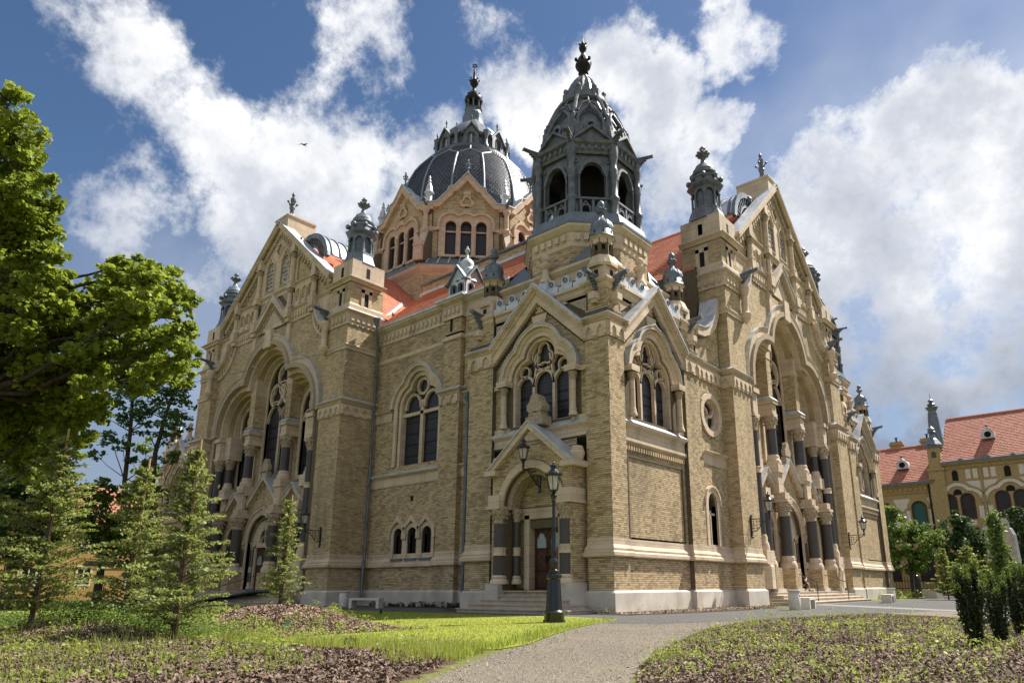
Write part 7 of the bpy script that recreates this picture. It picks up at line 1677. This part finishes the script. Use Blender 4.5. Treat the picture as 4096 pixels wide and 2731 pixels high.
conifer((5.6, 30.1, 0), 3.3, 1.5, 'broader conifer sapling far right, right one of the far pair', n_br=70, stake=False, size=.12, group='conifers on the far side')
conifer((8.2, 27, 0), 2.2, 1.2, 'low bushy conifer far right beside the columnar birch', n_br=60, stake=False, size=.1, group='conifers on the far side')
def yew(base, H, stems, label):
    H *= .9
    e = empty('yew_shrub', base); tag(e, label, 'shrub', 'columnar yews in the right bed'); m = M(); V, T, V2, T2 = [], [], [], []
    for i in range(stems):
        a = 2*PI*i/stems+rng.random(); r = .13*rng.random()+.02; h = H*(.7+.3*rng.random()); top = np.array([math.cos(a)*(r+.07), math.sin(a)*(r+.07), h]); b_ = np.array([math.cos(a)*r*.3, math.sin(a)*r*.3, 0])
        limb(m, [tuple(b_), tuple((b_+top)/2+rng.normal(size=3)*.02), tuple(top)], .014, .004, 5)
        n = int(820*h)
        for j in range(n):
            s = .06+.94*rng.random(); c = b_*(1-s)+top*s; rr = (.02+.06*math.sin(min(1, s*1.35)*PI*.85))*(rng.random()**.5); q = rng.random()*2*PI
            p = c+np.array([math.cos(q)*rr, math.sin(q)*rr, rng.normal()*.02])
            if s > .86 or rng.random() < .04: V2.append(p); T2.append(rng.random())
            else: V.append(p); T.append(rng.random()*.8+.1)
    m.obj('stem', 'bark', e); quads_mesh('foliage', leaf_quads(np.array(V), .042, .3, .35), T, 'yew', e); quads_mesh('fresh_tips', leaf_quads(np.array(V2), .036, .3, .4), T2, 'yew_tip', e)
yew((11.80, -9.35, .12), 1.22, 11, 'nearest and largest dark columnar yew in the right mulch bed')
yew((11.93, -8.45, .12), 1.12, 7, 'slim dark columnar yew just behind the nearest one')
yew((11.95, -6.6, .12), 1.2, 8, 'dark columnar yew third along, with reddish brown lower twigs')
yew((12.0, -5.0, .12), 1.25, 9, 'dark columnar yew at the right edge behind the others')
def birch(base, H, w, label, n=5200, sz=.075):
    e = empty('columnar_tree', base); tag(e, label, 'tree'); m = M(); limb(m, [(0, 0, 0), (.02, .01, H*.5), (.0, 0, H)], .03, .006, 6); V = []
    for i in range(46):
        z = H*(.12+.86*i/46); a = i*2.4; L_ = w*(.5+.5*rng.random())*(1-.5*i/46); tip = (math.cos(a)*L_*.8, math.sin(a)*L_*.8, z+L_*1.3); limb(m, [(0, 0, z), tip], .008, .003, 4)
        for j in range(n//46): s = rng.random(); V.append(np.array([tip[0]*s, tip[1]*s, z+(tip[2]-z)*s])+rng.normal(size=3)*.06)
    m.obj('trunk', 'pale_bark', e); quads_mesh('crown', leaf_quads(np.array(V), sz, .3, .7), rng.random(len(V)), 'birch_leaf', e)
birch((10.5, 4.3, 0), 2.85, .45, 'slender columnar tree with pale shimmering leaves right of the path')
birch((11.6, 3.2, 0), 1.9, .2, 'thin bright green shoot standing right of the pale columnar tree', 1500, .06)

# ---- ground cover: mulch chips, lawn grass, tall grass, weeds
def scatter(n, poly, dens=None):
    xs = [p[0] for p in poly]; ys = [p[1] for p in poly]; X = rng.uniform(min(xs), max(xs), n); Y = rng.uniform(min(ys), max(ys), n); k = inpoly(X, Y, poly)
    X, Y = X[k], Y[k]; d = np.hypot(X-CAM[0], Y-CAM[1]); k = rng.random(len(X)) < np.clip((11/d)**1.3, .06, 1); return X[k], Y[k]
def chips(name, n, poly, m, s=.055, zf=hgt, label=None):
    X, Y = scatter(n, poly); Z = zf(X, Y)+.018+.02*rng.random(len(X)); P = np.stack([X, Y, Z], 1); q = leaf_quads(P, s, .75, .38, .5); q[:, :, 2] += .004
    o = quads_mesh(name, q, rng.random(len(X)), m, None, 'stuff')
    if label: tag(o, label, 'bark mulch')
VR = [(9.85, -13.9), (9.15, -12.8), (8.27, -10.9), (7.82, -9.7), (6.89, -7.24), (6.19, -4.45), (6.45, -2.4), (7.14, .9), (9.9, .5), (12.5, -1.8), (14, -8), (13.4, -15)]
chips('bark_chips', 200000, VR, 'chip', .040, label='brown bark chips covering the right hand bed')
chips('bark_chips', 70000, VR, 'chip_pale', .034, label='paler pinkish bark chips mixed into the right hand bed')
chips('bark_chips', 130000, [(9.0, -17.2), (8.1, -15.4), (7.3, -14.0), (6.7, -13.3), (5.4, -13.6), (3.6, -14.0), (1.2, -13.8), (-2, -14), (-2, -17.5), (7, -18.5)], 'chip', .055, label='brown bark chips in the foreground bed at the left')
chips('bark_chips', 22000, [(-4.2, -12.6), (1.4, -12.6), (1.4, -9.2), (-4.2, -9.2)], 'chip_pale', .06, label='pale bark chips on the round mound')
chips('bark_chips', 22000, WB, 'chip', .06, lambda X, Y: X*0+.02, label='bark chips along the foot of the sunlit wall')
def blades(n, poly, h, w, m, zf=hgt, lean=.35, clump=None, name='grass', label='', cat='grass', d0=11):
    X, Y = scatter(n, poly)
    if clump is not None:
        nz = np.sin(X*clump[0]+1.3)*np.cos(Y*clump[1]-.6)+.6*np.sin(X*clump[0]*2.3+Y*2.1); k = rng.random(len(X)) < np.clip(.5+nz*clump[2], 0.0, 1); X, Y = X[k], Y[k]
    Z = zf(X, Y); n = len(X); a = rng.random(n)*2*PI; hh = h*(.45+.9*rng.random(n)); ln = lean*rng.random(n); b = rng.random(n)*2*PI
    dx, dy = np.cos(a)*w/2, np.sin(a)*w/2; tx, ty = np.cos(b)*ln*hh, np.sin(b)*ln*hh; O = np.zeros(n)
    P = np.stack([X, Y, Z], 1); q = np.stack([P+np.stack([-dx, -dy, O], 1), P+np.stack([dx, dy, O], 1), P+np.stack([tx+dx*.25, ty+dy*.25, hh], 1), P+np.stack([tx-dx*.25, ty-dy*.25, hh], 1)], 1)
    o = quads_mesh(name, q, rng.random(n), m, None, 'stuff'); tag(o, label, cat); return X+tx, Y+ty, Z+hh
flat = lambda X, Y: X*0+.012
NL = [(6.2, -11.9), (5.3, -9.9), (4.2, -7.8), (3.0, -5.2), (2.2, -3.3), (-9, -2.8), (-16, -3), (-14, -11.5), (-2, -12.6), (3.5, -12.8)]
blades(90000, NL, .030, .012, 'weed', flat, 1.2, label='short mown grass of the lawn')
blades(16000, [(6.9, -13.2), (6.25, -12.0), (5.9, -10.9), (4.2, -7.8), (3.1, -5.3), (2.5, -3.4), (2.2, -3.6), (3.7, -7.8), (5.2, -10.6), (5.8, -12), (6.2, -13.2)], .10, .012, 'weed', flat, .6, label='longer grass along the edge of the path')
TG = [(6.9, -13.3), (6.15, -12.1), (3.5, -12.6), (1.2, -12.9), (-3, -12.8), (-4, -15.2), (2, -14.1), (5.0, -14.1), (7.3, -14.6)]
tx_, ty_, tz_ = blades(40000, TG, .16, .008, 'grass_blade', hgt, .5, (1.1, 1.4, .5), label='tall wild grass between the lawn and the foreground bed')
k = rng.random(len(tx_)) < .05; P = np.stack([tx_[k], ty_[k], tz_[k]], 1)
q = np.repeat(P, 5, 0)+rng.normal(size=(len(P)*5, 3))*np.array([.008, .008, .018]); o = quads_mesh('seed_heads', leaf_quads(q, .022, .1, .4), rng.random(len(q)), 'seed_head', None, 'stuff'); tag(o, 'pale seed heads of the wild grass by the lawn', 'grass')
blades(8000, [(-2, -17.2), (7.2, -18.2), (7.4, -15.4), (6.4, -15.2), (5.4, -14.9), (2, -14.3), (-3, -14.6)], .15, .01, 'weed', hgt, .6, (1.7, 2.3, .55), label='green grass tufts growing in the left foreground bed')
blades(9000, VR, .10, .010, 'weed', hgt, .7, (1.9, 1.6, .45), label='green grass tufts scattered over the right mulch bed')
def weeds(n, poly, h, size, per, m, zf=hgt, clump=None, name='weeds', label='', cat='weeds', stemmy=False):
    X, Y = scatter(n, poly)
    if clump is not None:
        nz = np.sin(X*clump[0]+.4)*np.cos(Y*clump[1]+.9)+.6*np.sin(X*clump[0]*1.9-Y*2.7); k = rng.random(len(X)) < np.clip(.45+nz*clump[2], 0, 1); X, Y = X[k], Y[k]
    Z = zf(X, Y); hh = h*(.4+.9*rng.random(len(X))); n = len(X); P = np.repeat(np.stack([X, Y, Z], 1), per, 0); H_ = np.repeat(hh, per); s = rng.random(n*per)
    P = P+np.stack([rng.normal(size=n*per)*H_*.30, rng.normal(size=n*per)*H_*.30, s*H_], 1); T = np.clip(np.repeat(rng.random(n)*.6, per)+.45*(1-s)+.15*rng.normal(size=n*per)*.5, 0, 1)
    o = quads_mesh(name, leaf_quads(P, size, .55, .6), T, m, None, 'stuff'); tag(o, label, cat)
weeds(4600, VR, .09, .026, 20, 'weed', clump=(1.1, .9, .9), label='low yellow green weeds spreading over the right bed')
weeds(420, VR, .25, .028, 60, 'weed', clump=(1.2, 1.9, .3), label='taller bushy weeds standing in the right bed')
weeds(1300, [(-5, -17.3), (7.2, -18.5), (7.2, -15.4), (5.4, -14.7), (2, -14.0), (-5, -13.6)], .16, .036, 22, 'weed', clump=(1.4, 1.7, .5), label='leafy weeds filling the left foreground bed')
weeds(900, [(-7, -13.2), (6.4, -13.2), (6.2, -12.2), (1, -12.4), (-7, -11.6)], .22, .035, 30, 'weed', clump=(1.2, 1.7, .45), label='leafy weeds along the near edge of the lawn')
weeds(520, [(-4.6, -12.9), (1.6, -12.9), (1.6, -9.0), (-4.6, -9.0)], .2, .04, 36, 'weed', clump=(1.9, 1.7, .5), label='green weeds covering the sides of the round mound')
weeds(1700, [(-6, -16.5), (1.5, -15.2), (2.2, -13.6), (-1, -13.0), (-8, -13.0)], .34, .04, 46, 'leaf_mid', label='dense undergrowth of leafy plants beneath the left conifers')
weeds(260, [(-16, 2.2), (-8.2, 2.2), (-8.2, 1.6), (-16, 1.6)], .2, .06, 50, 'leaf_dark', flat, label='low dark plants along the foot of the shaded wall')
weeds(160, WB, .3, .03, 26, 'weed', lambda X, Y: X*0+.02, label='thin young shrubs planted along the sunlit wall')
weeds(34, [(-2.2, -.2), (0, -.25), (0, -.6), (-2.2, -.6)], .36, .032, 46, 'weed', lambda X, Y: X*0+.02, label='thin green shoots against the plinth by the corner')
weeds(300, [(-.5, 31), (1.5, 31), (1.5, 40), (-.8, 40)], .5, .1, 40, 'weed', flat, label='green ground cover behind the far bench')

PB = [(8.3, -15.2), (7.2, -13.46), (6.5, -12.2), (5.9, -10.9), (4.2, -7.8), (3.1, -5.3), (2.5, -3.3), (6.4, -2.5), (6.2, -4.45), (6.9, -7.2), (7.8, -9.7), (8.27, -10.9), (9.15, -12.8), (10.3, -15)]
chips('pebbles', 80000, PB, 'pebble', .015, lambda X, Y: X*0-.006, label='loose light gravel stones of the path')
for EL, sd in (([(8.3, -15.4), (7.2, -13.5), (6.5, -12.2), (5.9, -10.9), (4.2, -7.8), (3.1, -5.3)], 1), ([(10.0, -14.2), (9.15, -12.8), (8.27, -10.9), (7.82, -9.7), (6.89, -7.24), (6.19, -4.45), (6.5, -2.3)], -1)):
    band_ = EL+[(x+.55*sd*(1 if sd > 0 else 1), y) for x, y in reversed(EL)] if sd > 0 else EL+[(x-.4, y) for x, y in reversed(EL)]
    weeds(260, band_, .05, .02, 14, 'weed', flat, (2.3, 1.9, .9), label='small weeds straggling into the gravel path' if sd > 0 else 'small weeds between gravel path and right bed')
    chips('bark_chips' if sd < 0 else 'pebbles', 2600, band_, 'chip' if sd < 0 else 'pebble', .03, lambda X, Y: X*0-.004, label='bark chips spilled on the path edge' if sd < 0 else 'gravel scattered along the grass edge')
# ------------------------------------------------------------------ brick house across the street, right
YB = 55.0; HS = empty('brick_house', (6, YB, 0)); tag(HS, 'long two storey yellow brick house with white panels and red tiled roof across the street', 'house')
FB = Fr((0, YB), (1, 0), (0, -1))
def bp(m, name, mt, par=None, **k):
    o = m.obj(name, mt, par or HS, **k); o.matrix_parent_inverse = Matrix.Translation((-6, -YB, 0)) if par is None else Matrix.Identity(4); return o
XC = -.2; EV = 11.9; EVL = 10.6
def win2(c, z0, zs, hw, arched=True, name='window', mt='granite'):
    pth = archp(c, hw, z0, zs, 10) if arched else rect(c-hw, c+hw, z0, zs)
    o = bp(M().bar(FB, pth, .12, -.1, .03, True).box(FB, c-hw, c+hw, -.08, -.02, (z0+zs)/2-.04, (z0+zs)/2+.04), name, 'wood'); bp(M().prism(FB, pth, [], -.16, -.12, back=False), 'pane', 'leaded_glass', o); return pth
# right block: bays of paired windows under a trefoil hood
bays = [2.25+4.25*i-.55 for i in range(0, 9)]
xr = 36
holes = []
for c in bays:
    for q in (-.72, .72): holes += [archp(c+q, .55, 6.9, 8.7, 10), rect(c+q-.55, c+q+.55, 4.4, 6.0)]
    holes.append(archp(c, 1.1, .5, 2.6, 10))
bp(M().prism(FB, [(XC+1, 0), (XC+1, EV), (xr, EV), (xr, 0)], holes, -.6, 0), 'wall', 'ochre_brick')
for c in bays:
    for q in (-.72, .72): win2(c+q, 6.9, 8.7, .55); win2(c+q, 4.4, 6.0, .55, False)
    win2(c, .5, 2.6, 1.1, name='door')
    sh = trefoil(c, 9.1, .9, .85, 8.45, 1.05, 8.3, 5); o = bp(M().band(FB, offset(sh, -.0), offset(sh, .32), 0, .1), 'hood_mould', 'render_white'); bp(M().bar(FB, offset(sh, .42), .12, 0, .16), 'brick_arch', 'ochre_brick', o)
    bp(M().prism(FB, archp(c, .35, 9.15, 9.35, 8), [], 0, .03), 'light', 'void', o)
    for q in (-1.75, 1.75):
        for z0, z1 in ((6.9, 8.0), (4.5, 6.2), (3.0, 4.1)): bp(M().box(FB, c+q-.2, c+q+.2, 0, .035, z0, z1), 'white_panel', 'render_white')
    for q in (-1.7, -1.1, -.35, .35, 1.1, 1.7):
        bp(M().box(FB, c+q-.2, c+q+.2, 0, .035, 10.6, 11.5), 'white_panel', 'render_white') if abs(q) > .5 else None
    bp(M().prism(FB, archp(c, .25, 10.5, 11.25, 8), [], 0, .03), 'attic_light', 'void')
    bp(M().prism(FB, [(c-2.0, 10.35), (c-2.0, 8.9), (c-1.7, 9.2), (c-.9, 10.25), (c-.7, 10.35)], [], 0, .03).prism(FB, [(c+2.0, 10.35), (c+2.0, 8.9), (c+1.7, 9.2), (c+.9, 10.25), (c+.7, 10.35)], [], 0, .03), 'white_panel', 'render_white')
    for q in (-.72, .72): bp(M().box(FB, c+q-.5, c+q+.5, 0, .05, 6.25, 6.7), 'relief_panel', 'render_white')
    bp(M().box(FB, c+2.05, c+2.2, 0, .12, 4, 11.6), 'lesene', 'ochre_brick')
o = bp(stonework(FB, [(XC+1, 0), (xr, 0)], prof_list=[[(.05, 11.6), (.15, 11.75), (.15, 11.9), (.4, 12.0), (.45, 12.1)]]), 'cornice', 'ochre_brick')
bp(stonework(FB, [(XC+1, 0), (xr, 0)], prof_list=[[(.45, 12.1), (.5, 12.1), (.5, 12.35), (.3, 12.4)]]), 'gutter', 'zinc_dull', o)
cr_ = M()
for i in range(16): cr_.prism(FB, arc(XC+2.6+i*2.12, 12.3, .36 if i % 2 else .24, 0, 180, 8), [], .3, .42)
bp(cr_, 'gutter_crest', 'zinc_dull', o)
def htiled(x0, x1, z0, z1, depth, nu, nv):
    A = tiled((x0, YB-.35, z0), (x1, YB-.35, z0), (x1, YB-.35+depth, z1), (x0, YB-.35+depth, z1), nu, nv, 'roof', 'tile_far'); A.parent = HS; A.matrix_parent_inverse = Matrix.Translation((-6, -YB, 0)); return A
rfR = htiled(XC+.9, xr, 12.3, 17.6, 6.0, 150, 28)
# left block, lower
bl = [XC-1.6-3.0*i for i in range(9)]; holes = []
for c in bl: holes += [archp(c, .62, 6.3, 8.2, 10), archp(c, .62, 1.3, 4.0, 10)]
bp(M().prism(FB, [(-28, 0), (-28, EVL), (XC, EVL), (XC, 0)], holes, -.6, -.1), 'wall', 'ochre_brick')
FB2 = Fr((0, YB+.1), (1, 0), (0, -1))
for i, c in enumerate(bl):
    for z0, zs in ((6.3, 8.2), (1.3, 4.0)):
        pth = archp(c, .62, z0, zs, 10); o = bp(M().bar(FB2, pth, .12, -.1, .03, True), 'window', 'wood'); bp(M().prism(FB2, pth, [], -.16, -.12, back=False), 'pane', 'green_door' if z0 > 5 and i < 2 else 'leaded_glass', o)
        bp(M().band(FB2, offset(pth, .08)[1:-1], offset(pth, .42)[1:-1], 0, .1), 'hood_mould', 'ochre_brick', o)
    for q in (-1.0, 1.0): bp(M().box(FB2, c+q-.17, c+q+.17, 0, .035, 6.2, 8.0), 'white_panel', 'render_white'); bp(M().box(FB2, c+q-.17, c+q+.17, 0, .035, 5.0, 5.9), 'white_panel', 'render_white')
    bp(M().prism(FB2, [(c+.72, 9.15), (c+2.28, 9.15), (c+2.1, 8.4), (c+1.5, 7.9), (c+.9, 8.4)], [], 0, .03), 'white_panel', 'render_white')
    bp(M().box(FB2, c-.5, c+.5, 0, .04, 5.3, 5.75), 'relief_panel', 'render_white')
o = bp(stonework(FB2, [(-28, 0), (XC, 0)], prof_list=[[(.05, 9.6), (.1, 9.7), (.1, 10.2), (.3, 10.4), (.45, 10.5)]]), 'cornice', 'ochre_brick')
bp(dentil_row(FB2, -20, XC-.1, .1, 9.9, 10.2, .45, .12), 'dentil', 'ochre_brick', o)
bp(stonework(FB2, [(-28, 0), (XC, 0)], prof_list=[[(.45, 10.5), (.5, 10.5), (.5, 10.75), (.3, 10.8)]]), 'gutter', 'zinc_dull', o)
rfL = htiled(-28, XC+.2, 10.7, 15.0, 5.0, 110, 22)
# corner pier with its metal spire
bp(M().box(FB, XC-.3, XC+1.05, -1.2, .25, 0, 11.6).box(FB, XC-.4, XC+1.15, -1.3, .35, 11.6, 11.85).box(FB, XC-.15, XC+.95, -1.0, .2, 11.85, 13.9), 'corner_pier', 'ochre_brick')
bp(M().prism(FB, archp(XC+.4, .2, 12.9, 13.3, 8), [], .2, .23), 'niche', 'granite')
sp_ = M().box(FB, XC-.3, XC+1.1, -1.15, .32, 13.9, 14.15).lathe(XC+.4, YB+.3, [(.85, 14.15), (.5, 14.7), (.3, 14.9), (.2, 15.3), (.42, 15.5), (.3, 15.6), (.35, 15.8), (.05, 16.1)], 8, PI/8)
sp_.lathe(XC+.4, YB+2.2, [(.75, 13.5), (.6, 15.5), (.48, 17.4), (.42, 17.6), (.46, 17.7), (.36, 18.0), (.62, 18.4), (.3, 18.5), (.42, 18.7), (.15, 18.9), (.3, 19.1), (.04, 19.3), (.02, 19.9)], 8, PI/8)
bp(sp_, 'spire', 'zinc_dull')
bp(M().tube([(XC-.45, YB-.2, 10.4), (XC-.45, YB-.2, 0)], .08, 6), 'drain_pipe', 'iron_dark')
def dormer(x, z, dep):
    F_ = Fr((x, YB-.35+dep-.5), (1, 0), (0, -1)); o = bp(M().prism(F_, archp(0, .55, z, z+.35, 10, 1, .25), [circ(0, z+.38, .3, 12)], -1.2, .1), 'dormer', 'zinc'); bp(M().prism(F_, circ(0, z+.38, .3, 12), [], -.2, -.1), 'opening', 'void', o); bp(M().ball(F_.P(0, 0, z+1.25), .14, 8), 'finial', 'zinc_dull', o)
for x, z, t in ((4.7, 14.6, .45), (11.8, 14.6, .45), (18.5, 14.6, .45)): dormer(x, z-.1, 6.0*t-.1)
dormer(-3.0, 12.3, 1.95); dormer(-9.5, 12.3, 1.95)
for x, z, y in ((9.0, 13.0, YB+.45), (-5.4, 11.4, YB+.5)): bp(M().add([(x-.35, y-.1, z), (x+.35, y-.1, z), (x+.35, y+.5, z+.55), (x-.35, y+.5, z+.55), (x-.35, y-.1, z-.1), (x+.35, y-.1, z-.1)], [(0, 1, 2, 3), (0, 1, 5, 4)]) or M().box(W, x-.35, x+.35, y-.15, y+.4, z-.1, z+.1), 'skylight', 'steel')
for x in (-4.2, -1.2): o = bp(M().box(W, x-.6, x+.6, YB+5, YB+5.8, 14.2, 15.9).box(W, x-.7, x+.7, YB+4.9, YB+5.9, 15.5, 15.7), 'chimney', 'ochre_brick'); bp(M().tube([(x, YB+5.4, 15.9), (x, YB+5.4, 16.4)], .1, 6).tube([(x-.2, YB+5.4, 16.35), (x+.2, YB+5.4, 16.35)], .04, 4), 'flue', 'iron_dark', o)
bp(M().tube([(XC+1, YB+5.65, 17.66), (xr, YB+5.65, 17.66)], .13, 6), 'ridge', 'tile_far'); bp(M().tube([(-28, YB+4.65, 15.05), (XC, YB+4.65, 15.05)], .12, 6), 'ridge', 'tile_far')
bp(M().box(W, XC+1, xr, YB+5.6, YB+12, 0, 12), 'rear_wing', 'ochre_brick')
# iron fence on a low wall along the street
e = empty('iron_fence', (0, 50, 0)); tag(e, 'black iron fence with spear tops on a low wall before the brick house', 'fence')
M().box(W, -14, 30, -.15, .15, 0, .45).obj('low_wall', 'ochre_brick', e)
M().box(W, -14, 30, -.03, .03, .6, .65).obj('rail', 'iron_dark', e); M().box(W, -14, 30, -.03, .03, 1.25, 1.3).obj('rail', 'iron_dark', e)
mp_ = M().lathe(0, 0, [(.06, .45), (.06, 1.7), (.1, 1.75), (.02, 2.0)], 6); pb = None
for i in range(15):
    if pb is None: pb = mp_.obj('post', 'iron_dark', e); pb.location = (-14+3*i, 0, 0)
    else: o = pb.copy(); COL.objects.link(o); o.location = (-14+3*i, 0, 0)
mb = M().box(W, -.018, .018, -.018, .018, .45, 1.5).add([(-.04, 0, 1.5), (.04, 0, 1.5), (0, 0, 1.68)], [(0, 1, 2)]) or None
mb = M().box(W, -.018, .018, -.018, .018, .45, 1.5).lathe(0, 0, [(.04, 1.5), (.005, 1.66)], 4); pb = None
for i in range(176):
    x = -14+.25*i
    if pb is None: pb = mb.obj('bar', 'iron_dark', e); pb.location = (x, 0, 0)
    else: o = pb.copy(); COL.objects.link(o); o.location = (x, 0, 0)
# white curved panel on a pole, seen nearly edge on
e = empty('sign_panel', (10.15, 10.4, 0)); tag(e, 'tall pale curved panel on a leaning pole at the right edge behind the columnar tree', 'sign')
M().tube([(.1, .03, 0), (.02, 0, 3.0)], .035, 8).obj('pole', 'steel', e)
FPn = Fr((0, 0), (.75, -.66), (.66, .75)); M().prism(FPn, [(-.3, 2.95), (-.28, 2.2), (.05, 1.7), (.22, 1.5), (.28, 1.7), (.25, 2.6), (.12, 2.85)], [circ(.08, 2.15, .1, 10)], -.06, .06).obj('panel', 'steel', e)
# ------------------------------------------------------------------ ochre house at the left
H2 = empty('ochre_house', (-60, 2, 0)); tag(H2, 'plain ochre plastered house with red tiled roof behind the trees at the left', 'house')
def hp(m, name, mt, par=None):
    o = m.obj(name, mt, par or H2); o.matrix_parent_inverse = Matrix.Translation((60, -2, 0)) if par is None else Matrix.Identity(4); return o
FO = Fr((-58, 0), (0, 1), (1, 0)); hs_ = [rect(y-.55, y+.55, z, z+1.6) for y in (-26, -22, -18, -14, -10, -6, -2, 2, 6, 10) for z in (1.2, 4.4)]
hp(M().prism(FO, [(-30, 0), (-30, 6.6), (14, 6.6), (14, 0)], hs_, -.5, 0), 'wall', 'ochre_wall')
for r_ in hs_:
    o = hp(M().bar(FO, r_, .14, -.05, .06, True).box(FO, (r_[0][0]+r_[1][0])/2-.04, (r_[0][0]+r_[1][0])/2+.04, -.05, .02, r_[0][1], r_[2][1]), 'window', 'render_white'); hp(M().prism(FO, r_, [], -.12, -.08), 'pane', 'leaded_glass', o)
hp(M().box(FO, -30, 14, 0, .35, 6.5, 6.75), 'eaves', 'wood'); hp(M().box(FO, 2, 8.5, .0, .12, 2.9, 3.3), 'dark_sign_band', 'void')
A = tiled((-57.5, 14.2, 6.7), (-57.5, -30, 6.7), (-63, -30, 10.4), (-63, 14.2, 10.4), 120, 20, 'roof', 'tile_far'); A.parent = H2; A.matrix_parent_inverse = Matrix.Translation((60, -2, 0))
hp(M().prism(Fr((0, 14.2), (-1, 0), (0, 1)), [(57.6, 6.6), (68, 6.6), (63, 10.4)], [], -.3, 0), 'gable', 'ochre_wall')
e = empty('mesh_fence', (-48, 0, 0)); tag(e, 'dark green wire mesh fence with posts before the ochre house', 'fence')
for i in range(14): M().tube([(0, -22+2.5*i, 0), (0, -22+2.5*i, 1.9)], .04, 6).obj('post', 'iron_dark', e)
wr = M()
for z in np.arange(.1, 1.9, .2): wr.tube([(0, -22, z), (0, 10.5, z)], .008, 3)
for y in np.arange(-22, 10.5, .15): wr.tube([(0, y, .05), (0, y, 1.8)], .006, 3)
wr.obj('wire', 'iron_dark', e, kind='stuff')
# thin overhead wire in front of the left gable
e = M().tube([(-24.5, -10, 9.0), (-12, -3, 11.2), (-2, 1, 13.9)], .012, 4).obj('overhead_wire', 'zinc_dull'); tag(e, 'thin overhead wire crossing in front of the left gable', 'wire')
# ------------------------------------------------------------------ inscriptions become meshes
bpy.context.view_layer.update()
for o in [o for o in bpy.data.objects if o.type == 'FONT']:
    me = bpy.data.meshes.new_from_object(o); n = bpy.data.objects.new('inscription', me); COL.objects.link(n); n.parent = o.parent; n.matrix_basis = o.matrix_basis.copy(); bpy.data.objects.remove(o)
for o in bpy.data.objects:
    if o.name.split('.')[0] == 'inscription': pass
